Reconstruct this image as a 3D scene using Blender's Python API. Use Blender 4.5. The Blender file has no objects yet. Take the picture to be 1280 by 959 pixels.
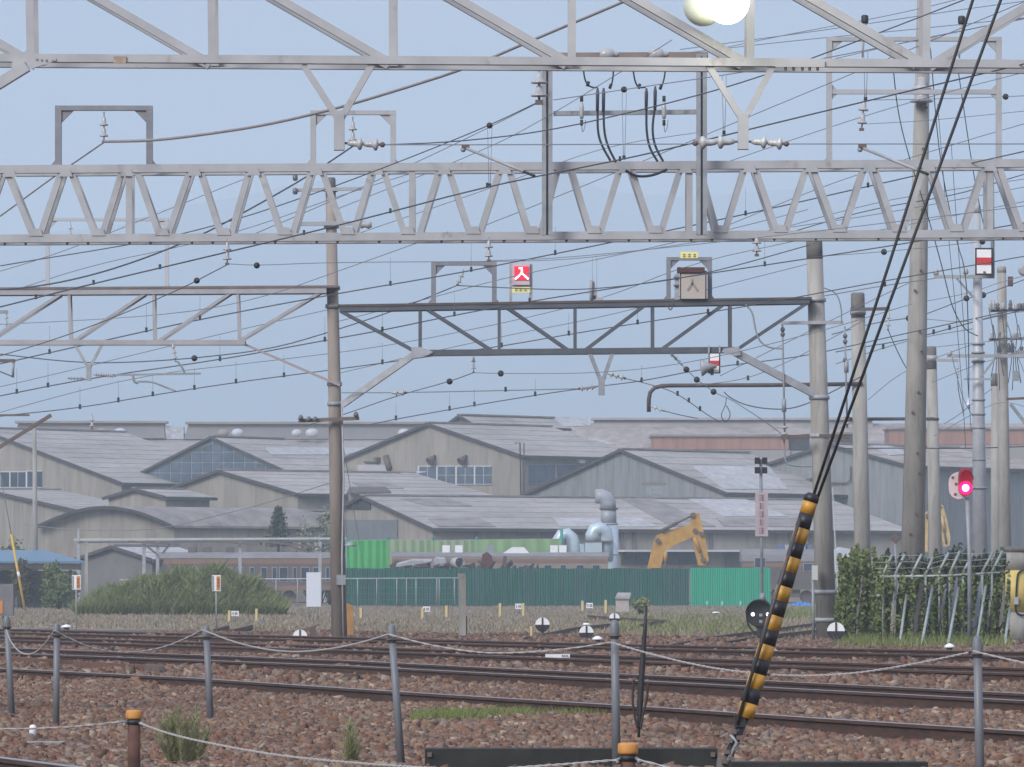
import bpy, math, random
import numpy as np
from mathutils import Vector, Matrix
R = math.radians
rng = random.Random(7)
nr = np.random.RandomState(11)
SC = bpy.context.scene
COL = SC.collection

# ------------------------------------------------------------------ camera, sky, sun, exposure
F, H, HY = 6000.0, 1.25, 730.0          # focal length in photo pixels, eye height, horizon row
cd = bpy.data.cameras.new('camera'); cam = bpy.data.objects.new('camera', cd); COL.objects.link(cam)
cam.location = (0, 0, H); cam.rotation_euler = (R(90), 0, 0)
cd.sensor_width = 36.0; cd.lens = F / 1280 * 36.0
cd.shift_y = (HY - 479.5) / 1280.0
cd.clip_start = 0.5; cd.clip_end = 60000
SC.camera = cam

w = bpy.data.worlds.new('World'); SC.world = w; w.use_nodes = True
nt = w.node_tree; nt.nodes.clear()
out = nt.nodes.new('ShaderNodeOutputWorld')
sky = nt.nodes.new('ShaderNodeTexSky'); sky.sky_type = 'NISHITA'; sky.sun_disc = False
sky.sun_elevation = R(32); sky.sun_rotation = R(215); sky.air_density = 1.2; sky.dust_density = 1.0
b1 = nt.nodes.new('ShaderNodeBackground'); b1.inputs[1].default_value = 0.05
nt.links.new(sky.outputs[0], b1.inputs[0])
b2 = nt.nodes.new('ShaderNodeBackground'); b2.inputs[1].default_value = 0.25
tc = nt.nodes.new('ShaderNodeTexCoord'); mp = nt.nodes.new('ShaderNodeMapping')
mp.inputs['Scale'].default_value = (1, 1, 4)
nz = nt.nodes.new('ShaderNodeTexNoise'); nz.inputs['Scale'].default_value = 7; nz.inputs['Detail'].default_value = 4
rp = nt.nodes.new('ShaderNodeValToRGB')
rp.color_ramp.elements[0].position = 0.38; rp.color_ramp.elements[0].color = (0.52, 0.595, 0.81, 1)
rp.color_ramp.elements[1].position = 0.62; rp.color_ramp.elements[1].color = (0.72, 0.735, 0.88, 1)
nt.links.new(tc.outputs['Generated'], mp.inputs[0]); nt.links.new(mp.outputs[0], nz.inputs[0])
nt.links.new(nz.outputs[0], rp.inputs[0]); 
# an overcast dome: evenly brighter from the horizon up to the zenith
sx = nt.nodes.new('ShaderNodeSeparateXYZ'); nt.links.new(tc.outputs['Generated'], sx.inputs[0])
ma = nt.nodes.new('ShaderNodeMath'); ma.operation = 'MULTIPLY_ADD'; ma.use_clamp = False; ma.inputs[1].default_value = 2.0; ma.inputs[2].default_value = 1.0
mz = nt.nodes.new('ShaderNodeMath'); mz.operation = 'MAXIMUM'; mz.inputs[1].default_value = 0.0
nt.links.new(sx.outputs[2], mz.inputs[0]); nt.links.new(mz.outputs[0], ma.inputs[0])
vm = nt.nodes.new('ShaderNodeVectorMath'); vm.operation = 'SCALE'
nt.links.new(rp.outputs[0], vm.inputs[0]); nt.links.new(ma.outputs[0], vm.inputs['Scale']); nt.links.new(vm.outputs[0], b2.inputs[0])
mx = nt.nodes.new('ShaderNodeMixShader'); mx.inputs[0].default_value = 0.88
nt.links.new(b1.outputs[0], mx.inputs[1]); nt.links.new(b2.outputs[0], mx.inputs[2]); nt.links.new(mx.outputs[0], out.inputs[0])

sd = bpy.data.lights.new('sun', 'SUN'); sd.energy = 1.5; sd.angle = R(25); sd.color = (1.0, 0.95, 0.9)
so = bpy.data.objects.new('sun', sd); COL.objects.link(so)
so.rotation_euler = (R(58), 0, R(-35))

SC.view_settings.view_transform = 'Standard'; SC.view_settings.look = 'None'
SC.view_settings.exposure = 1.12; SC.view_settings.gamma = 1.0; SC.view_settings.use_curve_mapping = False
cy = SC.cycles
cy.max_bounces = 5; cy.diffuse_bounces = 2; cy.glossy_bounces = 2; cy.transmission_bounces = 2
cy.volume_bounces = 3; cy.transparent_max_bounces = 6; cy.caustics_reflective = False; cy.caustics_refractive = False
cy.use_denoising = True

# ------------------------------------------------------------------ helpers
UP = Vector((0, 0, 1))
def P(x, y, Y): return Vector(((x - 640) / F * Y, Y, H + (HY - y) / F * Y))
def G(x, y, z=0.0):
    Y = F * (H - z) / (y - HY); return P(x, y, Y)
def pm(n, Y): return n * Y / F
def on_plane(x, y, o, n):
    d = Vector(((x - 640) / F, 1, (HY - y) / F)); c = Vector((0, 0, H))
    return c + d * ((o - c).dot(n) / d.dot(n))

ORG = {}
class MB:
    def __init__(s): s.v = []; s.f = []; s.s = []
    def add(s, vs, fs, smooth=False):
        b = len(s.v); s.v += [tuple(v) for v in vs]
        for f in fs: s.f.append(tuple(i + b for i in f)); s.s.append(smooth)
        return s
    def box(s, x0, x1, y0, y1, z0, z1):
        return s.add([(x0,y0,z0),(x1,y0,z0),(x1,y1,z0),(x0,y1,z0),(x0,y0,z1),(x1,y0,z1),(x1,y1,z1),(x0,y1,z1)],
                     [(0,3,2,1),(4,5,6,7),(0,1,5,4),(1,2,6,5),(2,3,7,6),(3,0,4,7)])
    def cbox(s, c, sx, sy, sz): return s.box(c[0]-sx/2, c[0]+sx/2, c[1]-sy/2, c[1]+sy/2, c[2]-sz/2, c[2]+sz/2)
    def prism(s, poly, vec):
        n = len(poly); vec = Vector(vec); a = [Vector(p) for p in poly]
        s.add(a + [p + vec for p in a], [tuple(range(n)), tuple(range(2*n-1, n-1, -1))] + [(i, i+n, (i+1) % n + n, (i+1) % n) for i in range(n)])
        return s
    def bar(s, a, b, w, h=None, side=None):
        a, b = Vector(a), Vector(b); d = (b - a).normalized(); h = h or w
        sd_ = Vector(side) if side else (d.cross(UP) if abs(d.z) < 0.95 else Vector((1, 0, 0)))
        sd_ = (sd_ - d * sd_.dot(d)).normalized(); u = sd_.cross(d).normalized()
        q = [sd_*(-w/2)+u*(-h/2), sd_*(w/2)+u*(-h/2), sd_*(w/2)+u*(h/2), sd_*(-w/2)+u*(h/2)]
        return s.prism([a + k for k in q], b - a)
    def angle(s, a, b, w, t=None, flip=1):
        # L section: one leg in the X-Z plane facing the camera, one leg running back
        a, b = Vector(a), Vector(b); t = t or w * 0.14; d = (b - a).normalized()
        n = Vector((0, 1, 0)); n = (n - d * n.dot(d)).normalized(); sd_ = d.cross(n) * flip
        q = [(0,0),(w,0),(w,t),(t,t),(t,w),(0,w)]
        return s.prism([a + sd_*(x - w/2) + n*y for x, y in q], b - a)
    def tube(s, pts, r, n=6, smooth=True, cap=True):
        pts = [Vector(p) for p in pts]; k = len(pts); rs = r if isinstance(r, (list, tuple)) else [r]*k
        vs = []; ref = None
        for i, p in enumerate(pts):
            d = (pts[min(i+1, k-1)] - pts[max(i-1, 0)]).normalized()
            if ref is None: ref = d.orthogonal()
            ref = (ref - d*ref.dot(d)).normalized(); bn = d.cross(ref)
            for j in range(n):
                t = 2*math.pi*j/n; vs.append(p + (ref*math.cos(t) + bn*math.sin(t))*rs[i])
        fs = [(i*n+j, i*n+(j+1) % n, (i+1)*n+(j+1) % n, (i+1)*n+j) for i in range(k-1) for j in range(n)]
        b = len(s.v); s.add(vs, fs, smooth)
        if cap:
            s.f.append(tuple(b + j for j in range(n-1, -1, -1))); s.s.append(False)
            s.f.append(tuple(b + (k-1)*n + j for j in range(n))); s.s.append(False)
        return s
    def lathe(s, o, axis, prof, n=12, smooth=True):
        o = Vector(o); ax = Vector(axis).normalized(); u = ax.orthogonal().normalized(); v = ax.cross(u)
        vs = [o + ax*h + (u*math.cos(2*math.pi*j/n) + v*math.sin(2*math.pi*j/n))*max(r, 1e-4) for r, h in prof for j in range(n)]
        fs = [(i*n+j, i*n+(j+1) % n, (i+1)*n+(j+1) % n, (i+1)*n+j) for i in range(len(prof)-1) for j in range(n)]
        b = len(s.v); s.add(vs, fs, smooth); k = len(prof)
        s.f.append(tuple(b + j for j in range(n-1, -1, -1))); s.s.append(False)
        s.f.append(tuple(b + (k-1)*n + j for j in range(n))); s.s.append(False)
        return s
    def ball(s, c, r, n=10, m=6, sz=1.0):
        return s.lathe(Vector(c) - Vector((0, 0, r*sz)), UP, [(r*math.sin(math.pi*i/m), (r - r*math.cos(math.pi*i/m))*sz) for i in range(m+1)], n)
    def build(s, name, mat, parent=None, org=None):
        o0 = ORG[parent.name] if parent else Vector(org or (0, 0, 0))
        me = bpy.data.meshes.new(name)
        me.from_pydata([(v[0]-o0[0], v[1]-o0[1], v[2]-o0[2]) for v in s.v], [], s.f)
        me.polygons.foreach_set('use_smooth', s.s)
        import bmesh
        bm = bmesh.new(); bm.from_mesh(me); bmesh.ops.recalc_face_normals(bm, faces=bm.faces); bm.to_mesh(me); bm.free()
        me.materials.append(mat); me.update()
        ob = bpy.data.objects.new(name, me); COL.objects.link(ob)
        if parent: ob.parent = parent
        else: ob.location = o0
        ORG[ob.name] = o0
        return ob
def raw_mesh(name, verts, faces, mat, parent=None, org=(0, 0, 0), k=None):
    # fast path for large numpy meshes; faces: (n, k) int array
    me = bpy.data.meshes.new(name); n, k = faces.shape
    o0 = ORG[parent.name] if parent else Vector(org)
    verts = verts - np.array(o0)[None, :]
    me.vertices.add(len(verts)); me.vertices.foreach_set('co', verts.astype(np.float32).ravel())
    me.loops.add(n*k); me.loops.foreach_set('vertex_index', faces.astype(np.int32).ravel())
    me.polygons.add(n); me.polygons.foreach_set('loop_start', np.arange(0, n*k, k, dtype=np.int32))
    me.polygons.foreach_set('loop_total', np.full(n, k, dtype=np.int32))
    me.update(calc_edges=True); me.validate(); me.materials.append(mat)
    ob = bpy.data.objects.new(name, me); COL.objects.link(ob)
    if parent: ob.parent = parent
    else: ob.location = o0
    ORG[ob.name] = Vector(o0)
    return ob
def tag(o, label, cat, group=None, kind=None):
    o['label'] = label
    if cat: o['category'] = cat
    if group: o['group'] = group
    if kind: o['kind'] = kind
    return o
def thing(name, label, cat, loc, group=None):
    o = bpy.data.objects.new(name, None); COL.objects.link(o); o.location = loc; o.empty_display_size = 0.2
    ORG[o.name] = Vector(loc); return tag(o, label, cat, group)
def struct(o): o['kind'] = 'structure'; return o

# ------------------------------------------------------------------ materials
MATS = {}
def mat(name, col, rough=0.7, metal=0.0, noise=None, amt=0.25, bump=0.0, stretch=None, col2=None, emit=None, island=None, lo=0.3, hi=0.7, spec=None, dirt=None):
    if name in MATS: return MATS[name]
    m = bpy.data.materials.new(name); m.use_nodes = True; t = m.node_tree; p = t.nodes['Principled BSDF']
    c = Vector(col); p.inputs['Roughness'].default_value = rough; p.inputs['Metallic'].default_value = metal
    p.inputs['Base Color'].default_value = (*col, 1)
    if spec is not None: p.inputs['Specular IOR Level'].default_value = spec
    if emit: p.inputs['Emission Color'].default_value = (*emit[0], 1); p.inputs['Emission Strength'].default_value = emit[1]
    last = None
    if noise:
        tc = t.nodes.new('ShaderNodeTexCoord'); src = tc.outputs['Object']
        if stretch:
            mpn = t.nodes.new('ShaderNodeMapping'); mpn.inputs['Scale'].default_value = stretch
            t.links.new(src, mpn.inputs[0]); src = mpn.outputs[0]
        n = t.nodes.new('ShaderNodeTexNoise'); n.inputs['Scale'].default_value = noise; n.inputs['Detail'].default_value = 6; n.inputs['Roughness'].default_value = 0.6
        t.links.new(src, n.inputs[0])
        r = t.nodes.new('ShaderNodeValToRGB'); r.color_ramp.elements[0].position = lo; r.color_ramp.elements[1].position = hi
        ca = c*(1-amt); cb = Vector(col2) if col2 else c*(1+amt)
        if col2: ca = c
        r.color_ramp.elements[0].color = (*ca, 1); r.color_ramp.elements[1].color = (*cb, 1)
        t.links.new(n.outputs[0], r.inputs[0]); last = r.outputs[0]
        if bump:
            b = t.nodes.new('ShaderNodeBump'); b.inputs['Strength'].default_value = bump; b.inputs['Distance'].default_value = 0.02
            t.links.new(n.outputs[0], b.inputs['Height']); t.links.new(b.outputs[0], p.inputs['Normal'])
    if island:
        g = t.nodes.new('ShaderNodeNewGeometry'); r2 = t.nodes.new('ShaderNodeValToRGB'); r2.color_ramp.interpolation = 'LINEAR'
        while len(r2.color_ramp.elements) < len(island): r2.color_ramp.elements.new(0.5)
        for i, cc in enumerate(island):
            r2.color_ramp.elements[i].position = i / (len(island) - 1); r2.color_ramp.elements[i].color = (*cc, 1)
        t.links.new(g.outputs['Random Per Island'], r2.inputs[0])
        if last:
            mxn = t.nodes.new('ShaderNodeMix'); mxn.data_type = 'RGBA'; mxn.blend_type = 'MIX'; mxn.inputs[0].default_value = 0.35
            t.links.new(r2.outputs[0], mxn.inputs[6]); t.links.new(last, mxn.inputs[7]); last = mxn.outputs[2]
        else: last = r2.outputs[0]
    if dirt and last:
        # a second layer of streaks or stains: (scale, stretch, stain colour factor, ramp low, ramp high)
        tc2 = t.nodes.new('ShaderNodeTexCoord'); mp2 = t.nodes.new('ShaderNodeMapping'); mp2.inputs['Scale'].default_value = dirt[1]; mp2.inputs['Location'].default_value = (3.7, 1.3, 0.4)
        n2 = t.nodes.new('ShaderNodeTexNoise'); n2.inputs['Scale'].default_value = dirt[0]; n2.inputs['Detail'].default_value = 8; n2.inputs['Roughness'].default_value = 0.7
        t.links.new(tc2.outputs['Object'], mp2.inputs[0]); t.links.new(mp2.outputs[0], n2.inputs[0])
        r3 = t.nodes.new('ShaderNodeValToRGB'); r3.color_ramp.elements[0].position = dirt[3]; r3.color_ramp.elements[1].position = dirt[4]
        r3.color_ramp.elements[0].color = (*dirt[2], 1); r3.color_ramp.elements[1].color = (1, 1, 1, 1); t.links.new(n2.outputs[0], r3.inputs[0])
        mm_ = t.nodes.new('ShaderNodeMix'); mm_.data_type = 'RGBA'; mm_.blend_type = 'MULTIPLY'; mm_.inputs[0].default_value = 1.0
        t.links.new(last, mm_.inputs[6]); t.links.new(r3.outputs[0], mm_.inputs[7]); last = mm_.outputs[2]
    if last: t.links.new(last, p.inputs['Base Color'])
    MATS[name] = m; return m
STEEL = mat('painted_steel_light', (0.36, 0.37, 0.39), 0.55, 0.0, 2.5, 0.14, 0.05, dirt=(3.0, (1, 1, 0.6), (0.70, 0.63, 0.57), 0.30, 0.41))
STEELD = mat('galvanised_steel_grey', (0.26, 0.28, 0.305), 0.5, 0.1, 4, 0.22, 0.05, dirt=(4.0, (1, 1, 0.5), (0.6, 0.5, 0.42), 0.30, 0.42))
STEELM = mat('dull_steel_grey', (0.33, 0.345, 0.37), 0.55, 0.1, 4, 0.2, 0.05)
DARK = mat('dark_rusted_steel', (0.085, 0.075, 0.075), 0.7, 0.0, 6, 0.0, 0.1, col2=(0.15, 0.105, 0.085))
RUST = mat('rust', (0.10, 0.045, 0.03), 0.85, 0, 12, 0, 0.2, col2=(0.16, 0.085, 0.06))
CONC = mat('weathered_concrete', (0.31, 0.30, 0.28), 0.9, 0, 3, 0.22, 0.1, stretch=(1, 1, 0.25), dirt=(5, (1.5, 1.5, 0.12), (0.76, 0.74, 0.71), 0.32, 0.52))
CONCD = mat('dark_concrete_cap', (0.15, 0.145, 0.14), 0.9, 0, 6, 0.25, 0.1)
BROWNC = mat('brown_stained_concrete', (0.27, 0.235, 0.21), 0.9, 0, 3, 0.25, 0.1, stretch=(1, 1, 0.2))
WIRE = mat('dark_wire', (0.055, 0.06, 0.078), 0.5)
WIREG = mat('grey_wire', (0.18, 0.195, 0.23), 0.5)
CABLE = mat('thick_grey_cable', (0.24, 0.225, 0.225), 0.6, 0, 5, 0.15)
BLACK = mat('black_rubber', (0.018, 0.018, 0.022), 0.6, 0, 8, 0.3)
WHITE = mat('white_paint', (0.78, 0.79, 0.82), 0.5, 0, 6, 0.06)
PORC = mat('grey_white_porcelain', (0.37, 0.38, 0.39), 0.25, 0, 10, 0.12)
PORCD = mat('dark_porcelain', (0.12, 0.12, 0.14), 0.3)
YEL = mat('yellow_paint', (0.62, 0.40, 0.06), 0.6, 0, 8, 0.15)
# ------------------------------------------------------------------ the setting: ground, ballast, mountains
GROUND = mat('dry_yard_ground', (0.13, 0.105, 0.09), 0.95, 0, 0.35, 0, 0.3, col2=(0.22, 0.19, 0.155))
BALL = mat('ballast_base', (0.055, 0.038, 0.032), 0.95, 0, 9, 0, 0.6, col2=(0.13, 0.09, 0.075))
FARG = mat('forested_slope', (0.085, 0.115, 0.11), 0.95, 0, 0.004, 0.3)
m = MB(); m.add([(-6000, -80, -0.06), (6000, -80, -0.06), (6000, 9000, -0.06), (-6000, 9000, -0.06)], [(0, 1, 2, 3)])
struct(m.build('ground', GROUND))
# ballast bed: a gently uneven sheet, ending just beyond the farthest running line
def ballast_h(x, y):
    return (0.022*np.sin(x*1.7 + 0.6*y) + 0.02*np.sin(0.9*x - 1.3*y + 1) + 0.016*np.sin(3.1*x + 2.3*y)) - 0.03
def far_edge(x): return 118.0 - 1.55*x
gx = np.linspace(-1, 1, 90); gy = np.linspace(0, 1, 150)
A, B = np.meshgrid(gx, gy)
XX = A*(5 + 12*B); E = np.clip(118.0 - 1.6*XX, 92, 136); YY = 18 + (E - 18)*B
ZZ = ballast_h(XX, YY) - 0.012 - 0.05*(B > 0.995)
vv = np.stack([XX.ravel(), YY.ravel(), ZZ.ravel()], 1)
ii = np.arange(150*90).reshape(150, 90)
ff = np.stack([ii[:-1, :-1].ravel(), ii[:-1, 1:].ravel(), ii[1:, 1:].ravel(), ii[1:, :-1].ravel()], 1)
struct(raw_mesh('ballast_bed', vv, ff, BALL))
# loose stones
STONE = mat('ballast_stones', (0.23, 0.155, 0.11), 0.9, 0, 0.35, 0, 0, col2=(0.11, 0.062, 0.042),
            island=[(0.022, 0.014, 0.011), (0.15, 0.055, 0.03), (0.20, 0.11, 0.07), (0.12, 0.095, 0.085), (0.26, 0.15, 0.09), (0.21, 0.18, 0.155), (0.17, 0.065, 0.036), (0.05, 0.028, 0.02), (0.42, 0.34, 0.25)])
def stones(name, n, y0, y1, smin, smax, pw):
    u = nr.rand(n); Y = y0 + (y1 - y0)*u**pw
    X = (nr.rand(n)*2 - 1)*(0.118*Y + 0.4)
    k = (Y < np.clip(118.0 - 1.6*X, 92, 136) - 1.0) & ~((Y > 32.3) & (Y < 33.0) & (X > -0.6) & (X < 1.42)) & ~((Y > 30.6) & (Y < 31.3) & (X > 1.32) & (X < 2.8))
    X, Y = X[k], Y[k]; n = len(X)
    s = smin + (smax - smin)*nr.rand(n)**1.6
    base = np.array([(-1,-1,-1),(1,-1,-1),(1,1,-1),(-1,1,-1),(-1,-1,1),(1,-1,1),(1,1,1),(-1,1,1)], float)*0.5
    V = base[None]*(0.6 + 0.8*nr.rand(n, 1, 3)) + (nr.rand(n, 8, 3) - 0.5)*0.55
    V[:, 4:, :2] *= (0.45 + 0.5*nr.rand(n, 1, 1))
    V[:, :, 2] *= 0.8
    a = nr.rand(n)*6.283; c_, s_ = np.cos(a)[:, None], np.sin(a)[:, None]
    x = V[:, :, 0]*c_ - V[:, :, 1]*s_; y = V[:, :, 0]*s_ + V[:, :, 1]*c_
    tl = (nr.rand(n, 1) - 0.5)*0.9; z = V[:, :, 2] + tl*x
    V = np.stack([x, y, z], 2)*s[:, None, None]
    V[:, :, 0] += X[:, None]; V[:, :, 1] += Y[:, None]; V[:, :, 2] += (ballast_h(X, Y) + s*0.22)[:, None]
    q = np.array([(0,3,2,1),(4,5,6,7),(0,1,5,4),(1,2,6,5),(2,3,7,6),(3,0,4,7)])
    Fc = (q[None] + (np.arange(n)*8)[:, None, None]).reshape(-1, 4)
    o = raw_mesh(name, V.reshape(-1, 3), Fc, STONE)
    return tag(o, 'reddish brown and grey crushed stone ballast between the tracks', 'ballast', kind='stuff')
stones('ballast_stones', 190000, 21, 60, 0.030, 0.078, 0.78)
stones('ballast_stones', 80000, 58, 122, 0.055, 0.12, 0.75)

# far hills: a long ridge several kilometres off
def ridge(name, pts, Y, depth, mt, seed):
    xs = np.linspace(-700, 1980, 120); q = np.random.RandomState(seed)
    ys = np.interp(xs, [p[0] for p in pts], [p[1] for p in pts])
    ys = ys + np.convolve(q.randn(120), np.ones(5)/5, 'same')*3.0
    rows = 14; V = []
    for j in range(rows):
        t = j/(rows - 1)
        for i, x in enumerate(xs):
            top = P(x, ys[i], Y); yy = Y - depth*(1 - t)
            z = top.z*(t**0.8)*(1 + 0.05*q.randn()*(1 - t)*(t > 0)) if j < rows - 1 else top.z
            V.append((top.x*(yy/Y)**0.3, yy, z - 3*(j == 0)))
    for i, x in enumerate(xs):
        top = P(x, ys[i], Y); V.append((top.x*1.1, Y + depth, -3))
    n = len(xs); ii = np.arange(n*(rows + 1)).reshape(rows + 1, n)
    ff = np.stack([ii[:-1, :-1].ravel(), ii[:-1, 1:].ravel(), ii[1:, 1:].ravel(), ii[1:, :-1].ravel()], 1)
    o = raw_mesh(name, np.array(V), ff, mt); o.data.polygons.foreach_set('use_smooth', [True]*len(o.data.polygons)); return struct(o)
ridge('mountain_ridge', [(-700, 330), (0, 300), (150, 284), (200, 262), (300, 248), (400, 226), (520, 212), (640, 205), (700, 212), (760, 240), (860, 246), (960, 236), (1100, 226), (1280, 240), (1980, 300)], 4300, 900, FARG, 3)

# ------------------------------------------------------------------ tracks
RAILM = mat('rail_side_rust', (0.03, 0.019, 0.016), 0.8, 0.0, 5, 0, 0.1, col2=(0.09, 0.044, 0.03), stretch=(1, 1, 6))
SHINE = mat('worn_rail_head', (0.36, 0.35, 0.36), 0.32, 0.85, 6, 0.12)
SHINER = mat('rusty_rail_head', (0.13, 0.085, 0.075), 0.5, 0.3, 6, 0.2)
ZT = 0.13
def rail(parent, pts, head=SHINE, zt=ZT, w=0.068):
    ps = [G(x, y, zt) for x, y in pts]
    # run the rail on past both picture edges
    a = ps[0] + (ps[0] - ps[1])*0.35; b = ps[-1] + (ps[-1] - ps[-2])*0.35
    ps = [a] + ps + [b]
    prof = [(-0.065,-0.155),(0.065,-0.155),(0.065,-0.140),(0.010,-0.118),(0.010,-0.036),(w/2,-0.026),(w/2,-0.001),(-w/2,-0.001),(-w/2,-0.026),(-0.010,-0.036),(-0.010,-0.118),(-0.065,-0.140)]
    def sweep(prof, nm, mt, par):
        V = []; n = len(prof)
        for i, p in enumerate(ps):
            d = ps[min(i+1, len(ps)-1)] - ps[max(i-1, 0)]; d.z = 0; d.normalize(); sd_ = Vector((d.y, -d.x, 0))
            V += [p + sd_*x + UP*z for x, z in prof]
        fs = [(i*n+j, i*n+(j+1) % n, (i+1)*n+(j+1) % n, (i+1)*n+j) for i in range(len(ps)-1) for j in range(n)]
        fs += [tuple(range(n)), tuple((len(ps)-1)*n + j for j in range(n))]
        return MB().add(V, fs).build(nm, mt, par)
    r = sweep(prof, 'rail', RAILM, parent)
    sweep([(-w/2+0.003, 0.0), (w/2-0.003, 0.0), (w/2-0.012, 0.004), (-w/2+0.012, 0.004)], 'rail_head', head, r)
    return r
def track(label, rails, heads):
    p0 = G(*rails[0][0], 0); t = thing('railway_track', label, 'track', (p0.x, p0.y, 0), 'railway tracks crossing the yard')
    for pts, hd in zip(rails, heads): rail(t, pts, hd)
    return t
track('farthest running line with two thin rails below the dry grass',
      [[(0,786),(200,791),(440,796.5),(640,802),(840,806.5),(1040,810.5),(1280,815)], [(0,790),(200,795),(440,800.5),(640,806),(840,811),(1040,815.5),(1280,821)]], [SHINER, SHINER])
track('second railway line from the grass with a white board on it',
      [[(0,795),(240,802.5),(440,808),(640,815),(840,822),(1040,828),(1280,835)], [(0,799.5),(240,807),(440,813),(640,820.5),(840,828),(1040,834.5),(1280,842)]], [SHINER, SHINER])
track('third railway line with bright worn rail heads and rusty left end',
      [[(0,809.5),(240,818.5),(440,826),(640,836),(840,845.5),(1040,855),(1280,867)], [(0,816),(240,825),(440,832.5),(640,843),(840,853),(1040,863.5),(1280,876)]], [SHINE, SHINE])
track('nearest full railway line with one bold shiny rail across the ballast',
      [[(0,835.5),(240,847.5),(440,861),(640,873.5),(840,885.5),(1040,899),(1280,914)]], [SHINE])
t = thing('railway_track', 'short end of dark rail in the lower left corner', 'track', tuple(G(0, 952)), 'railway tracks crossing the yard')
rail(t, [(-200, 925), (0, 947), (100, 959.5), (300, 986)], SHINE)
t = thing('spare_rail', 'short rusty rail lying beside the third track, ending in the ballast', 'rail', tuple(G(90, 835)))
ps = [(-80, 817), (0, 820.5), (90, 826.5), (182, 832)]
mm = MB(); q = [G(x, y, 0.10) for x, y in ps]
for a, b in zip(q[:-1], q[1:]): mm.bar(a - UP*0.045, b - UP*0.045, 0.06, 0.10)
mm.build('rail_bar', RUST, t)
c = q[-1]; MB().bar(c - UP*0.04, c + (q[-1]-q[-2]).normalized()*0.9 - UP*0.05, 0.05, 0.12).build('end_bracket', DARK, t)
# sidings in the grass
def siding(label, lines):
    p0 = G(*lines[0][0]); t = thing('siding_track', label, 'track', (p0.x, p0.y, 0), 'overgrown sidings in the dry grass')
    for pts in lines:
        mm = MB(); q = [G(x, y, 0.08) for x, y in pts]
        for a, b in zip(q[:-1], q[1:]): mm.bar(a - UP*0.06, b - UP*0.06, 0.07, 0.12)
        mm.build('rail', RAILM, t)
siding('rusty siding rails curving off to the right behind the shunting signal', [[(836,806),(880,797),(950,788),(1030,777)], [(900,803),(950,795),(1030,786)]])
siding('rusty siding rails in the grass left of the brown concrete mast', [[(272,791),(300,785),(315,781)], [(240,791),(270,786),(285,782)]])
siding('dark siding rails behind the small black and white indicators', [[(735,769),(790,773),(832,775),(800,780)], [(655,797),(720,784),(768,779)]])

# ------------------------------------------------------------------ dry grass of the yard and weeds (uncountable)
def blades(name, pts_fn, n, hmin, hmax, wd, mt, label, cat='grass', lean=0.5, parent=None, org=(0, 0, 0)):
    X, Y, Z = pts_fn(n); n = len(X); h = hmin + (hmax - hmin)*nr.rand(n)**1.5
    a = nr.rand(n)*6.283; wv = wd*(0.6 + 0.8*nr.rand(n))
    dx = (nr.rand(n) - 0.5)*2*lean*h; dy = (nr.rand(n) - 0.5)*2*lean*h
    V = np.zeros((n, 3, 3))
    V[:, 0] = np.stack([X - wv*np.cos(a)/2, Y - wv*np.sin(a)/2, Z], 1)
    V[:, 1] = np.stack([X + wv*np.cos(a)/2, Y + wv*np.sin(a)/2, Z], 1)
    V[:, 2] = np.stack([X + dx, Y + dy, Z + h], 1)
    Fc = np.arange(n*3).reshape(n, 3)
    o = raw_mesh(name, V.reshape(-1, 3), Fc, mt, parent, org)
    if label: tag(o, label, cat, kind='stuff')
    return o
DRY = mat('dry_grass', (0.2, 0.16, 0.12), 0.9, island=[(0.17, 0.135, 0.10), (0.27, 0.22, 0.16), (0.32, 0.27, 0.20), (0.21, 0.205, 0.12)])
GRN = mat('green_grass', (0.1, 0.14, 0.04), 0.8, island=[(0.09, 0.13, 0.03), (0.15, 0.20, 0.05), (0.20, 0.23, 0.08), (0.12, 0.14, 0.05)])
def field(n):
    Y = 104 + 185*nr.rand(n)**1.2; X = (nr.rand(n)*2 - 1)*(0.115*Y)
    k = (Y > 121 - 1.6*X) & (Y > 101); return X[k], Y[k], np.full(k.sum(), -0.06)
blades('dry_grass', field, 90000, 0.03, 0.14, 0.05, DRY, 'dry brownish grass covering the yard beyond the tracks')
def patch(x0, x1, y0, y1, z=0.0):
    def fn(n):
        x = x0 + (x1 - x0)*nr.rand(n); y = y0 + (y1 - y0)*nr.rand(n)
        Y = F*H/(y - HY); return (x - 640)/F*Y, Y, np.full(n, z)
    return fn
def tufts(cl):
    def fn(n):
        k = nr.randint(0, len(cl), n); c = np.array(cl)[k]; x = c[:, 0] + nr.randn(n)*c[:, 2]; y = c[:, 1] + nr.randn(n)*c[:, 3]; y = np.clip(y, 880, 915)
        Y = F*H/(y - HY); return (x - 640)/F*Y, Y, np.full(n, -0.02)
    return fn
blades('green_grass', tufts([(530, 900, 7, 2), (545, 899, 9, 2.5), (560, 898, 8, 2.5), (575, 900, 9, 2), (590, 898, 10, 2.5), (612, 896, 7, 2), (628, 898, 10, 2.5), (652, 896, 6, 2), (665, 899, 9, 2), (700, 899, 12, 2), (735, 898, 14, 2)]), 7500, 0.05, 0.14, 0.011, GRN, 'bright green grass strip growing in the ballast', lean=0.7)
blades('green_grass', patch(770, 960, 766, 790, -0.05), 2500, 0.05, 0.2, 0.05, GRN, 'pale green grass patch between the sidings', lean=0.7)
blades('green_grass', patch(950, 1020, 760, 772, -0.05), 1200, 0.05, 0.25, 0.06, GRN, 'yellowish green grass patch behind the striped crossing arm', lean=0.7)

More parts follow.
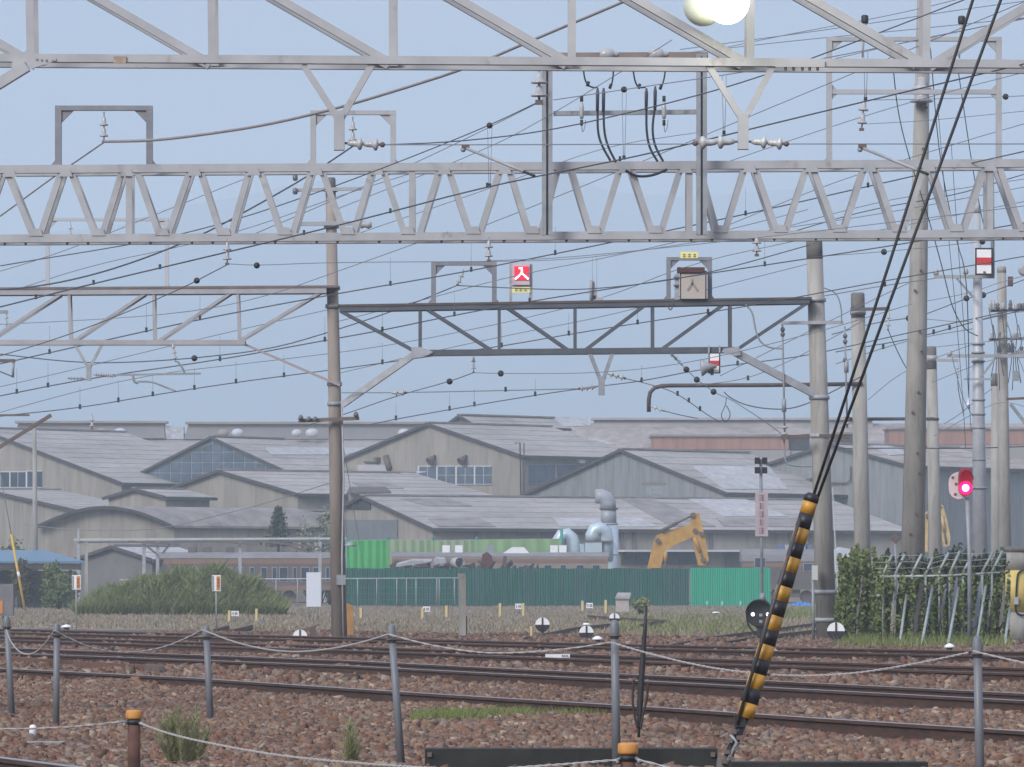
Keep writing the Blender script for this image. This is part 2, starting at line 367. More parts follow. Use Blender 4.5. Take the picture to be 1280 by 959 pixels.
def leaf_cloud(pts, size, flat=0.0):
    n = len(pts); a = nr.randn(n, 3); a /= np.linalg.norm(a, axis=1)[:, None]; b = nr.randn(n, 3)
    b -= a*(a*b).sum(1)[:, None]; b /= np.linalg.norm(b, axis=1)[:, None]
    s = size*(0.5 + nr.rand(n, 1)); V = np.zeros((n, 4, 3))
    V[:, 0] = pts - a*s; V[:, 1] = pts - b*s*0.55; V[:, 2] = pts + a*s; V[:, 3] = pts + b*s*0.55
    return V.reshape(-1, 3), np.arange(n*4).reshape(n, 4)
LEAF = mat('leaf_green', (0.07, 0.1, 0.04), 0.75, 0, 0.8, 0, 0, col2=(0.05, 0.075, 0.03), island=[(0.055, 0.085, 0.022), (0.125, 0.18, 0.045), (0.21, 0.255, 0.07), (0.15, 0.13, 0.05)])
LEAFD = mat('leaf_dark', (0.03, 0.045, 0.03), 0.75, island=[(0.02, 0.03, 0.02), (0.04, 0.06, 0.035), (0.06, 0.08, 0.05)])
LEAFY = mat('leaf_mound', (0.08, 0.1, 0.04), 0.8, 0, 0.5, 0, 0, col2=(0.13, 0.17, 0.06), island=[(0.10, 0.145, 0.045), (0.19, 0.235, 0.07), (0.28, 0.30, 0.12), (0.24, 0.22, 0.12)])
LEAFP = mat('leaf_pale', (0.2, 0.22, 0.17), 0.8, island=[(0.13, 0.15, 0.10), (0.22, 0.235, 0.18), (0.30, 0.31, 0.26)])
BARK = mat('bark', (0.08, 0.065, 0.055), 0.9, 0, 8, 0.3, 0.3)
FEATH = mat('feathery_green', (0.15, 0.16, 0.08), 0.85, island=[(0.12, 0.14, 0.06), (0.20, 0.225, 0.10), (0.28, 0.29, 0.16), (0.23, 0.20, 0.13)])
def weed(label, x, y, wpx, hpx, n, mt, size=0.02):
    b = G(x, y); S = F/b.y; w_, h_ = wpx/S, hpx/S
    t = thing('weed', label, 'weed', tuple(b), 'weeds in the near ballast')
    mm = MB(); st_ = []
    for i in range(34):
        a = nr.rand()*6.28; r = nr.rand()**0.7*w_/2; bx, by = b.x + r*0.5*math.cos(a), b.y + r*0.5*math.sin(a)
        tp = Vector((b.x + r*1.15*math.cos(a), b.y + r*math.sin(a), h_*(1 - 0.5*(r/(w_/2))**2)*(0.55 + 0.5*nr.rand())))
        mm.tube([(bx, by, -0.06), ((bx+tp.x)/2, (by+tp.y)/2, tp.z*0.55), tp], [0.0026, 0.002, 0.0008], 3); st_.append((Vector((bx, by, -0.04)), tp))
    mm.build('stem', mt, t)['kind'] = 'stuff'
    def fn(m_):
        k = nr.randint(0, 34, m_); f = 0.05 + 0.9*nr.rand(m_)
        A = np.array([st_[i][0] for i in k]); B = np.array([st_[i][1] for i in k]); Q = A + (B - A)*f[:, None] + nr.randn(m_, 3)*0.008
        return Q[:, 0], Q[:, 1], Q[:, 2]
    blades('foliage', fn, n, 0.02, 0.085, size, mt, None, lean=1.0, parent=t)
weed('bushy green weed beside the left orange-capped rusty post', 232, 953, 84, 76, 5200, FEATH, 0.005)
weed('small thin green weed left of the leaning grey rope post', 437, 950, 26, 54, 1100, FEATH, 0.0045)
def shrub(name, label, cat, x, y, wpx, hpx, dpt, n, mt, size, trunk=True, group=None, seedy=0.35, base=None, Y=None):
    b = G(x, y) if Y is None else Vector(((x-640)/F*Y, Y, 0)); S = F/b.y; rx, h_ = wpx/2/S, hpx/S
    t = thing(name, label, cat, tuple(b), group)
    mm = MB(); lobes = []
    for i in range(11):
        a = i*2.4; r = rx*0.62*math.sqrt((i + 0.4)/11)
        q = Vector((b.x + r*math.cos(a)*1.15, b.y + dpt*0.5*math.sin(a), h_*(0.24 + 0.54*nr.rand()*(1 - 0.5*r/rx))))
        mm.tube([(b.x + (q.x-b.x)*0.1, b.y, -0.05), (b.x + (q.x-b.x)*0.6, b.y + (q.y-b.y)*0.6, q.z*0.6), q], [0.05, 0.03, 0.01], 5)
        lobes.append((q, rx*(0.30 + 0.22*nr.rand()), h_*(0.26 + 0.12*nr.rand())))
    mm.build('trunk', BARK, t)
    pts = []
    while len(pts) < n:
        q, rr, hh = lobes[nr.randint(11)]; d = nr.randn(3); d /= np.linalg.norm(d); k = nr.rand()**0.45
        p = (q.x + d[0]*rr*k, q.y + d[1]*rr*k*1.0, q.z + d[2]*hh*k)
        if p[2] > 0.0: pts.append(p)
    V, Fc = leaf_cloud(np.array(pts), size); raw_mesh('crown', V, Fc, mt, t); return t
# the long grassy mound by the stored train
def mound(label, x0, x1, ybase, prof, n, mt, size, Yd):
    b = G((x0 + x1)/2, ybase); Y0 = b.y; S = F/Y0
    xs = [p[0] for p in prof]; hs = [(ybase - p[1])/S for p in prof]
    t = thing('overgrown_mound', label, 'bushes', tuple(b))
    N, M = 60, 12; V = []
    for j in range(M + 1):
        for i in range(N + 1):
            px_ = x0 + (x1 - x0)*i/N; hh = np.interp(px_, xs, hs)*math.sin(math.pi*(0.02 + 0.96*j/M))
            V.append(((px_ - 640)/S, Y0 + Yd*j/M, hh*0.86 - 0.08))
    ii = np.arange((N+1)*(M+1)).reshape(M+1, N+1)
    ff = np.stack([ii[:-1, :-1].ravel(), ii[:-1, 1:].ravel(), ii[1:, 1:].ravel(), ii[1:, :-1].ravel()], 1)
    raw_mesh('earth', np.array(V), ff, mat('mound_earth', (0.05, 0.06, 0.03), 0.95, 0, 2, 0.3), t)
    def fn(m_):
        px_ = x0 + (x1 - x0)*nr.rand(m_); j = nr.rand(m_)**1.3*0.62; hh = np.interp(px_, xs, hs)*np.sin(np.pi*(0.02 + 0.96*j))
        lump = 0.80 + 0.12*np.sin(px_*0.13 + 2*np.sin(j*9)) + 0.11*np.sin(px_*0.31 + j*23 + 1.5*np.sin(px_*0.07)) + 0.07*np.sin(px_*0.77 + j*31) + 0.05*np.sin(j*41 + px_*0.2)
        return (px_ - 640)/S, Y0 + Yd*j, np.maximum(hh*lump - 0.1, -0.05)
    blades('foliage', fn, n, 0.08, 0.62, 0.065, mt, None, lean=1.0, parent=t)
    X_, Y_, Z_ = fn(16000); V_, F_ = leaf_cloud(np.stack([X_, Y_, Z_ + 0.35*nr.rand(len(X_))], 1), 0.085); raw_mesh('leaf_clumps', V_, F_, LEAF, t)
    return t
mound('long green overgrown mound beside the stored brown train', 94, 350, 767, [(94, 764), (112, 746), (150, 733), (200, 718), (240, 713), (280, 715), (305, 726), (330, 744), (350, 764)], 52000, LEAFY, 0.13, 9)
# ------------------------------------------------------------------ factory sheds behind the yard
ROOF = mat('grey_slate_sheet_roof', (0.345, 0.325, 0.31), 0.85, 0, 0.45, 0.22, 0.1, stretch=(0.3, 0.3, 2.4), dirt=(1.4, (1.0, 1.0, 0.25), (0.76, 0.74, 0.72), 0.32, 0.56))
ROOFD = mat('dark_sheet_roof', (0.235, 0.215, 0.205), 0.85, 0, 0.9, 0.3, 0.1)
ROOFW = mat('pale_roof_sheets', (0.43, 0.43, 0.44), 0.7, 0, 0.7, 0.14, dirt=(2, (1, 1, 0.4), (0.72, 0.69, 0.67), 0.35, 0.55))
ROOFP = mat('pinkish_grey_roof', (0.35, 0.305, 0.28), 0.85, 0, 0.4, 0.2, 0.1, dirt=(1.2, (1.0, 0.5, 0.3), (0.62, 0.56, 0.52), 0.32, 0.56))
WALLB = mat('beige_mortar_wall', (0.31, 0.285, 0.25), 0.9, 0, 0.5, 0.2, 0.1, stretch=(1, 1, 0.3), dirt=(1.5, (1.2, 1.2, 0.15), (0.74, 0.71, 0.68), 0.32, 0.55))
WALLG = mat('blue_grey_sheet_wall', (0.235, 0.25, 0.255), 0.85, 0, 1.5, 0.16, 0.1, stretch=(3, 3, 0.15), dirt=(1.2, (1.5, 1.5, 0.2), (0.74, 0.72, 0.70), 0.33, 0.56))
WALLD = mat('dark_grey_brown_wall', (0.16, 0.15, 0.15), 0.9, 0, 0.6, 0.2, 0.1)
TRIM = mat('dark_eave_trim', (0.06, 0.055, 0.055), 0.85, 0, 1.0, 0.25)
GLASS = mat('dull_blue_glass', (0.085, 0.115, 0.155), 0.25, 0, 0.8, 0.35)
GLASSD = mat('dark_window_glass', (0.035, 0.05, 0.075), 0.25, 0, 0.8, 0.4)
FRAMEW = mat('pale_window_frame', (0.52, 0.54, 0.56), 0.6)
FRAMEG = mat('grey_glazing_bar', (0.27, 0.29, 0.32), 0.7)
BRICKR = mat('red_brown_cladding', (0.33, 0.175, 0.125), 0.85, 0, 0.8, 0.2, stretch=(4, 4, 0.3))

class Shed:
    """gabled shed: near right corner at (xr, Y0); gable to the left, long side to the right."""
    def __init__(s, label, xr, eave, xl, apex, xend, Y0, a, wall, roof, name='factory_shed', roof_t=0.10, over=0.3, trim=TRIM, group='factory sheds behind the yard'):
        a = R(a); s.a = a; s.Y0 = Y0
        Xr = (xr - 640)/F*Y0; k = xl - 640
        W = (F*Xr - k*Y0)/(F*math.cos(a) + k*math.sin(a)); k = xend - 640
        L = (k*Y0 - F*Xr)/(F*math.sin(a) - k*math.cos(a))
        s.u = Vector((-math.cos(a), math.sin(a), 0)); s.v = Vector((math.sin(a), math.cos(a), 0)); s.W, s.L = W, L
        s.o = Vector((Xr, Y0, 0)); s.t = thing(name, label, 'building', tuple(s.o), group)
        ze = H + (HY - eave)/F*Y0; Ym = (s.o + s.u*W/2).y; za = H + (HY - apex)/F*Ym
        s.ze, s.za = ze, za
        o, u, v = s.o, s.u, s.v
        MB().prism([o, o + u*W, o + u*W + UP*ze, o + u*W/2 + UP*za, o + UP*ze], v*L).build('wall', wall, s.t)
        rise = (za - ze)/(W/2); nr_ = Vector((0, 0, 1))
        for sg, nm in ((0, 'roof'), (1, 'roof')):
            e = o + UP*(ze - rise*over) - u*over if not sg else o + u*(W + over) + UP*(ze - rise*over)
            r = o + u*W/2 + UP*za
            e, r = e - v*over + UP*0.03, r - v*over + UP*0.03
            ro = MB().prism([e, r, r + UP*roof_t, e + UP*roof_t], v*(L + 2*over)).build(nm, roof, s.t)
            mm = MB(); mm.prism([e - UP*0.08 - v*0.06, r - UP*0.08 - v*0.06, r + UP*(roof_t + 0.03) - v*0.06, e + UP*(roof_t + 0.03) - v*0.06], v*0.12)
            if not sg: mm.prism([e - u*0.05 - UP*0.14, e - u*0.22 - UP*0.14, e - u*0.22 + UP*0.06, e - u*0.05 + UP*0.06], v*(L + 2*over))
            mm.build('eave_trim', trim, ro)
            run = (r - e); k_ = max(2, int(run.length/1.6)); ms = MB(); up_ = v.cross(run).normalized(); up_ = up_ if up_.z > 0 else -up_
            for q_ in range(1, k_): c_ = e + run*(q_/k_) + UP*roof_t; ms.bar(c_ + up_*0.012 + v*0.1, c_ + up_*0.012 + v*(L + over), 0.035, 0.025)
            ms.build('roof_seams', ROOF, ro)['kind'] = 'stuff'
            if not sg: MB().bar(r + UP*(roof_t + 0.05), r + UP*(roof_t + 0.05) + v*(L + 2*over), 0.5, 0.12).build('ridge_cap', ROOFD, ro)
            if not sg: s.roof = ro; s.roof_o = r + UP*roof_t; s.roof_n = (r - e).cross(v).normalized()
        if s.roof_n.z < 0: s.roof_n = -s.roof_n
        s.gn = -v; s.sn = -u
    def gp(s, x, y, off=0.0): return on_plane(x, y, s.o - s.v*off, s.v)
    def sp(s, x, y, off=0.0): return on_plane(x, y, s.o - s.u*off, s.u)
    def rp(s, x, y, off=0.03): return on_plane(x, y, s.roof_o + s.roof_n*off, s.roof_n)
    def patch(s, poly, mt, name='roof_sheet'):
        ps = [s.rp(x, y, 0.0) for x, y in poly]
        return MB().prism(ps, s.roof_n*0.05).build(name, mt, s.roof)
    def gbox(s, x0, x1, y0, y1, mt, name, t=0.08, side=False, parent=None, off=0.0):
        f = s.sp if side else s.gp; n = -s.u if side else -s.v
        ps = [f(x0, y1, off), f(x1, y1, off), f(x1, y0, off), f(x0, y0, off)]
        return MB().prism(ps, n*t).build(name, mt, parent or s.t)
    def window(s, x0, x1, y0, y1, cols, rows, glass=GLASSD, frame=FRAMEW, side=False):
        fr = s.gbox(x0-0.7, x1+0.7, y0-0.7, y1+0.9, frame, 'window', 0.10, side)
        f = s.sp if side else s.gp; n = -s.u if side else -s.v
        for i in range(cols):
            for j in range(rows):
                g = 0.5
                s.gbox(x0+(x1-x0)*i/cols+g, x0+(x1-x0)*(i+1)/cols-g, y0+(y1-y0)*j/rows+g*0.7, y0+(y1-y0)*(j+1)/rows-g*0.7, glass, 'pane', 0.03, side, fr, 0.10)
        return fr

# long roofs with ridge monitors, farthest back
def long_roof(label, x0, x1, yr, ye, Yr, depth, roof, mon=None, monmat=None, ymon=None, skew=0.0):
    """ridge parallel to the picture at row yr; front slope runs down to row ye."""
    zr = H + (HY - yr)/F*Yr; Ye = Yr - depth; ze = max(2.5, H + (HY - ye)/F*Ye)
    X0, X1 = (x0 - 640)/F*Yr, (x1 - 640)/F*Yr
    t = thing('factory_hall', label, 'building', (X0, Ye, 0), 'factory sheds behind the yard')
    prof = [Vector((X0, Ye, 0)), Vector((X0, Ye, ze)), Vector((X0, Yr, zr)), Vector((X0, Yr + depth, ze)), Vector((X0, Yr + depth, 0))]
    MB().prism(prof, (X1 - X0, 0, 0)).build('wall', WALLB, t)
    ro = MB().prism([Vector((X0-0.4, Ye-0.5, ze-0.05)), Vector((X0-0.4, Ye-0.5, ze+0.2)), Vector((X0-0.4, Yr, zr+0.28)), Vector((X0-0.4, Yr, zr+0.03))], (X1 - X0 + 0.8, 0, 0)).build('roof', roof, t)
    MB().prism([Vector((X0-0.4, Yr+depth+0.5, ze-0.05)), Vector((X0-0.4, Yr+depth+0.5, ze+0.2)), Vector((X0-0.4, Yr, zr+0.28)), Vector((X0-0.4, Yr, zr+0.03))], (X1 - X0 + 0.8, 0, 0)).build('roof', roof, t)
    s = lambda x, y, off=0.0: on_plane(x, y, Vector((0, Yr, zr + 0.28 + off)), Vector((0, -(zr - ze), depth + 0.0)).normalized())
    return t, ro, Yr, zr, s
MON = mat('brown_stained_ridge_monitor', (0.27, 0.235, 0.21), 0.9, 0, 0.35, 0, 0.1, col2=(0.20, 0.20, 0.215), stretch=(1, 1, 1.5))
MONB = mat('rust_stained_cap', (0.33, 0.265, 0.22), 0.9, 0, 0.3, 0.2)
t, ro, Yr, zr, sl = long_roof('long grey factory hall roof at far left under a brown ridge monitor', -160, 640, 546, 640, 470, 26, ROOF)
def monitor(t, x0, x1, y0, y1, Yc, name='ridge_monitor', mt=MON, cap=MONB, dp=2.2):
    a, b = P(x0, y1, Yc), P(x1, y0, Yc)
    mo = MB().prism([a, Vector((b.x, Yc, a.z)), b + Vector((-0.1, 0.5, 0)), Vector((a.x + 0.4, Yc + 0.5, b.z))], (0, dp, 0)).build(name, mt, t)
    MB().box(a.x + 0.1, b.x + 0.2, Yc - 0.05, Yc + dp + 0.3, b.z + 0.01, b.z + 0.22).build('ridge_cap', cap, mo)
    return mo
mo = monitor(t, 17, 206, 529, 548, 467.5); mo2 = monitor(t, 230, 640, 530, 549, 467.5)
MB().prism([P(206.3, 549, 467.8), P(229.7, 549, 467.8), P(229.7, 534, 468), P(206.3, 532, 468)], (0, 1.2, 0)).build('open_louvre', mat('pale_louvre', (0.42, 0.43, 0.46), 0.8, 0, 3, 0.3), mo)
VENTW = mat('pale_ventilator', (0.50, 0.51, 0.54), 0.5, 0.1, 2, 0.1)
for x, wv, c_ in ((127, 17, MONB), (150, 18, VENTW), (279, 14, MONB), (297, 16, VENTW), (371, 14, VENTW), (390, 17, VENTW), (505, 16, VENTW)):
    c = P(x, 541.5, 466.0); r = pm(wv/2, 466.2)
    MB().lathe(c - Vector((r*0.0, 0, 0)), (1, 0, 0), [(r*0.72*math.sqrt(max(0.0, 1 - (i/6 - 1)**2)), (-r + 2*r*i/12)) for i in range(13)], 10).build('ventilator', c_, t)
def on_roof(sl, ro, poly, mt, name='roof_sheet'):
    ps = [sl(x, y, 0.0) for x, y in poly]; MB().prism(ps, (0, -0.02, 0.07)).build(name, mt, ro)
on_roof(sl, ro, [(27, 553), (62, 560), (92, 559), (60, 547)], ROOFW)
on_roof(sl, ro, [(305, 569), (432, 569), (432, 561), (322, 561)], ROOFW)
on_roof(sl, ro, [(120, 546), (150, 557), (166, 556), (160, 546)], ROOFD)
on_roof(sl, ro, [(330, 553), (480, 551), (500, 547), (330, 548)], ROOFP)
on_roof(sl, ro, [(362, 587), (432, 586), (432, 581), (362, 581)], ROOFW)
# right-hand long hall with monitor and red cladding
t, ro, Yr, zr, sl = long_roof('long pinkish factory hall roof at far right with red-brown clerestory', 690, 1500, 533, 625, 455, 34, ROOFP)
monitor(t, 738, 1092, 525, 536, 453, mt=mat('grey_ridge_monitor', (0.31, 0.29, 0.28), 0.9, 0, 0.6, 0.2), cap=mat('pale_ridge_cap', (0.40, 0.38, 0.37), 0.9, 0, 0.5, 0.15))
def clerestory(x0, x1, y0, y1, Yc, mt, nm='clerestory', dp=6):
    a, b = P(x0, y1, Yc), P(x1, y0, Yc)
    k = MB().box(a.x, b.x, Yc, Yc + dp, a.z, b.z).build(nm, mt, t)
    MB().box(a.x - 0.2, b.x + 0.2, Yc - 0.25, Yc + dp, b.z + 0.01, b.z + 0.2).build('clerestory_roof', ROOFD, k)
    MB().box(a.x - 0.1, b.x + 0.1, Yc - 0.2, Yc + dp, a.z - 1.6, a.z - 0.05).build('sill', mat('grey_sill', (0.3, 0.28, 0.27), 0.9), k)
clerestory(816, 986, 546, 562, 438, BRICKR)
clerestory(1112, 1330, 537, 556, 438, BRICKR)
clerestory(987, 1012, 547, 563, 438.4, mat('dark_opening', (0.035, 0.035, 0.04), 0.9), 'dark_opening')
clerestory(1045, 1082, 543, 560, 438.4, MATS['dark_opening'], 'dark_opening')
on_roof(sl, ro, [(735, 549), (760, 556), (770, 556), (748, 549)], ROOFW)

# left gable with windows
s = Shed('pale left-hand factory shed with strip windows and dark sloping eave', 152, 604, -190, 537, 330, 372, 45, WALLB, ROOF)
s.window(-22, 12, 590, 609, 3, 1); s.window(13, 32, 590, 609, 2, 1); s.window(34, 53, 589, 609, 2, 1)
s.gbox(31.5, 34.5, 611, 615, DARK, 'wall_lamp', 0.3)
# glazed gable
s = Shed('factory shed with a wide fully glazed gable wall', 397, 607, 141, 548, 480, 366, 40, FRAMEG, ROOF)
def lim(x): return 551.5 + (269 - x)*0.465 if x < 269 else 551.5 + (x - 269)*0.465
for i in range(16):
    xa, xb = 147 + 13.2*i + 0.8, 147 + 13.2*i + 12.4
    for j in range(5):
        ya, yb_ = 552 + 13*j + 0.8, 552 + 13*j + 12.2
        pl_ = [(xa, yb_), (xb, yb_), (xb, max(ya, lim(xb) + 1)), (xa, max(ya, lim(xa) + 1))]
        if xa < 269 < xb: pl_.insert(3, (269, max(ya, lim(269) + 1)))
        pl_ = [(x, min(y, yb_)) for x, y in pl_]
        q_ = []
        for p_ in pl_:
            if not any(abs(p_[0]-k[0]) + abs(p_[1]-k[1]) < 0.3 for k in q_): q_.append(p_)
        if len(q_) >= 3 and yb_ - min(p_[1] for p_ in q_) > 2.5: MB().prism([s.gp(x, y, 0.02) for x, y in q_], -s.v*0.05).build('pane', GLASS, s.t)
s.patch([(340, 569), (432, 569), (470, 560), (330, 560)], ROOFW)
# main gable in the middle
s = Shed('big beige gabled factory shed with a row of windows and two wall lamps', 652, 570, 428, 531, 800, 360, 48, WALLB, ROOF)
s.window(524, 545, 583, 604, 2, 1, GLASS); s.window(547, 568.5, 583, 605, 2, 2, GLASS); s.window(571, 592, 583, 605, 2, 2, GLASS); s.window(594, 615, 583, 605, 2, 2, GLASS)
for x in (544, 583):
    MB().lathe(s.gp(x, 574, 0.0) + Vector((0, 0, 0.25)), -s.v*0.8 - UP*0.6, [(0.12, 0), (0.2, 0.3), (0.36, 0.75), (0.3, 0.76)], 10).build('wall_lamp', DARK, s.t)
MB().tube([s.gp(482, 570, 0.15), s.gp(487, 587, 0.15)], 0.25, 8).build('vent_pipe', DARK, s.t)
s.gbox(472, 476, 572, 578, DARK, 'vent_cowl', 0.4)
MB().tube([s.gp(455, 577.5, 0.15), s.gp(474, 578, 0.15)], 0.06, 6).build('wall_pipe', DARK, s.t)
s.gbox(448, 485, 581, 589, mat('pale_wall_panel', (0.40, 0.40, 0.41), 0.8, 0, 1, 0.1), 'wall_panel', 0.1)
s.window(660, 694, 581, 604, 3, 1, GLASS, FRAMEG, True); s.window(697, 736, 581, 604, 3, 1, GLASS, FRAMEG, True)
MB().tube([s.sp(644, 554, 0.3), s.sp(650, 553.5, 0.3), s.sp(651, 620, 0.3)], 0.05, 6).build('drain_pipe', DARK, s.t)
MB().tube([s.sp(655, 554, 0.3), s.sp(655, 620, 0.3)], 0.06, 6).build('drain_pipe', DARK, s.t)
s.gbox(720, 727, 574, 579, FRAMEW, 'wall_light', 0.4, True)
s = Shed('small rooftop gable rising behind the big beige shed', 595, 532, 559, 521, 706, 385, 48, WALLD, ROOF)
s.patch([(690, 522), (735, 522), (738, 533), (706, 534)], ROOFW)
# centre blue-grey gable
s = Shed('blue-grey gabled shed with a rooftop ventilator in front of it', 906, 616, 656, 564, 1060, 345, 45, WALLG, ROOF)
s.patch([(865, 583), (960, 583), (985, 612), (905, 612)], ROOFW)
mm = MB(); c = P(817, 609, 341)
mm.cbox(c - UP*0.25, 1.15, 1.0, 0.6); v1 = mm.build('ventilator_base', STEELD, s.t)
MB().prism([P(801, 606, 341), P(833, 606, 341), P(834, 603, 341), P(824, 602.5, 341), P(803, 602.5, 341)], (0, 1.0, 0)).build('ventilator_hood', mat('rusty_vent_hood', (0.22, 0.20, 0.19), 0.8, 0.2, 3, 0.3), s.t)
# right blue-grey gable
s = Shed('blue-grey gabled shed behind the concrete poles with a pipe on its wall', 1136, 583, 944, 557, 1290, 350, 42, WALLG, ROOFP)
MB().tube([s.gp(1030, 604, 0.2), s.gp(1058, 604, 0.2), s.gp(1063, 600, 0.2), s.gp(1063, 583, 0.2)], 0.06, 6).build('wall_pipe', DARK, s.t)
s.gbox(1011, 1016, 598, 606, DARK, 'wall_lamp', 0.3)
s.patch([(1085, 556), (1110, 556), (1135, 568), (1112, 570)], ROOFW)
s = Shed('pale far-right shed seen between the steel masts', 1262, 620, 1145, 590, 1420, 380, 42, WALLB, ROOFP)
# second row
s = Shed('grey shed with a long low roof in front of the glazed gable', 372, 618, 186, 590, 612, 338, 55, WALLB, ROOF)
s.patch([(440, 604), (480, 604), (505, 611), (455, 611)], ROOFD); s.patch([(505, 590), (535, 590), (520, 593), (500, 593)], ROOFW)
s = Shed('small low gable between the arched shed and the glazed gable', 207, 622, 136, 613, 262, 334, 45, WALLB, ROOF)
s = Shed('low flat left shed with a pale roof below the strip windows', 102, 640, -120, 614, 190, 345, 62, WALLB, ROOF)
# arched roof shed
Y0 = 322; arc = []
for i in range(15):
    tt = i/14; x = 46 + 172*tt; arc.append((x, 663 - 30*math.sin(math.pi*(0.06 + 0.88*tt))/1.0 + 3))
b = P(46, 730, Y0); t = thing('arched_shed', 'low shed with a rounded arched roof at the left', 'building', (b.x, Y0, 0), 'factory sheds behind the yard')
poly = [Vector((P(46, 0, Y0).x, Y0, 0))] + [P(x, y, Y0) for x, y in arc] + [Vector((P(218, 0, Y0).x, Y0, 0))]
vv = Vector((11.5, 9, 0))
MB().prism(poly, vv).build('wall', WALLB, t)
mm = MB()
for (a0, b0), (a1, b1_) in zip(arc[:-1], arc[1:]):
    mm.prism([P(a0, b0 - 0.3, Y0) - Vector((0, 0.4, 0)), P(a1, b1_ - 0.3, Y0) - Vector((0, 0.4, 0)), P(a1, b1_ - 3.2, Y0) - Vector((0, 0.4, 0)), P(a0, b0 - 3.2, Y0) - Vector((0, 0.4, 0))], vv*1.02)
ro = mm.build('roof', ROOFD, t)
mm = MB()
for (a0, b0), (a1, b1_) in zip(arc[:-1], arc[1:]):
    mm.prism([P(a0, b0 + 0.4, Y0) - Vector((0, 0.7, 0)), P(a1, b1_ + 0.4, Y0) - Vector((0, 0.7, 0)), P(a1, b1_ - 3.4, Y0) - Vector((0, 0.7, 0)), P(a0, b0 - 3.4, Y0) - Vector((0, 0.7, 0))], (0, 0.28, 0))
mm.build('eave_trim', TRIM, ro)
s = Shed('low dark-roofed shed with a bright white side wall behind the pipe bridge', 214, 659, 190, 640, 440, 326, 72, mat('bright_white_wall', (0.62, 0.66, 0.72), 0.7, 0, 0.8, 0.08, stretch=(6, 6, 0.3)), ROOFD)
# long front shed
s = Shed('long pale-roofed shed with a louvred gable running behind the green fence', 541, 661, 376, 622, 1132, 315, 62, WALLB, ROOF)
s.gbox(436, 464, 629, 637, mat('dark_louvre', (0.04, 0.042, 0.05), 0.9), 'louvre', 0.08)
MB().prism([s.gp(436, 629, 0), s.gp(450, 624.5, 0), s.gp(464, 629, 0)], -s.v*0.08).build('louvre', MATS['dark_louvre'], s.t)
s.gbox(432, 498, 650, 690, mat('dull_roller_door', (0.15, 0.17, 0.18), 0.8, 0, 2, 0.15), 'roller_door', 0.1)
s.patch([(560, 624), (500, 624), (535, 633), (590, 633)], ROOFD); s.patch([(535, 649), (598, 648), (620, 659), (548, 659)], ROOFD)
s.patch([(775, 623), (815, 623), (895, 659), (840, 659)], ROOFD); s.patch([(895, 648), (1000, 648), (1010, 659), (905, 659)], ROOFD)
s.patch([(860, 624), (930, 624), (985, 646), (905, 646)], ROOFW); s.patch([(690, 648), (800, 648), (822, 659), (700, 659)], ROOFW)
for x0, x1, y0, y1 in ((647, 653, 664, 670), (676, 705, 663, 690), (775, 779, 664, 690), (790, 794, 664, 690), (886, 890, 662, 690), (985, 990, 663, 690), (1010, 1013, 664, 690)):
    s.gbox(x0, x1, y0, y1, WALLD, 'wall_opening' if x1 - x0 > 5 else 'wall_post', 0.12, True)
s.window(776, 884, 690, 705, 6, 1, GLASSD, WALLD, True); s.gbox(906, 928, 692, 712, WALLD, 'door', 0.1, True)
s.gbox(770, 935, 687.5, 690, mat('pale_canopy', (0.60, 0.62, 0.64), 0.6), 'canopy', 1.2, True)
t = thing('lean_to', 'small dark lean-to roof between the sheds left of centre', 'building', tuple(P(462, 730, 330)), 'factory sheds behind the yard')
MB().prism([P(433, 618, 329), P(489, 617, 329), P(482, 610.5, 332), P(437, 611, 332)], (0, 0, 0.12)).build('roof', mat('dark_brown_roof', (0.10, 0.08, 0.076), 0.85, 0, 2, 0.25), t); MB().box(P(436, 0, 331).x, P(484, 0, 331).x, 330.5, 333, 0, P(0, 618, 331).z).build('wall', WALLB, t)
# low dark hut and gable near the pipe bridge
s = Shed('dark low hut with a pale roof edge beside the mound', 190, 700, 98, 685, 262, 300, 45, WALLD, ROOFW, name='hut')
# blue-roofed shed far left
BLUE = mat('blue_tin_roof', (0.10, 0.19, 0.29), 0.5, 0, 2, 0.15, stretch=(8, 8, 0.4))
b = P(-60, 757, 255); X0, X1 = P(-110, 0, 255).x, P(94, 0, 255).x
t = thing('blue_roofed_shed', 'low open shed with a blue tin roof at the left edge', 'building', (X0, 255, 0))
z1, z0 = P(0, 690, 261).z, P(0, 704, 255).z
MB().prism([Vector((X0, 255, z0)), Vector((X1 + 0.5, 255, z0)), Vector((X1 - 2.2, 261, z1)), Vector((X0, 261, z1))], (0, 0, 0.1)).build('roof', BLUE, t)
MB().box(X0, X1 + 0.3, 255.1, 255.3, z0 - 0.35, z0 - 0.02).build('fascia', TRIM, t)
MB().box(X0, X1 - 0.6, 259.5, 262, 0, z0 - 0.4).build('wall', WALLD, t)
for x in (-50, 20, 88):
    q = P(x, 0, 255.4); MB().box(q.x - 0.07, q.x + 0.07, 255.45, 255.6, 0, z0 - 0.36).build('post', DARK, t)
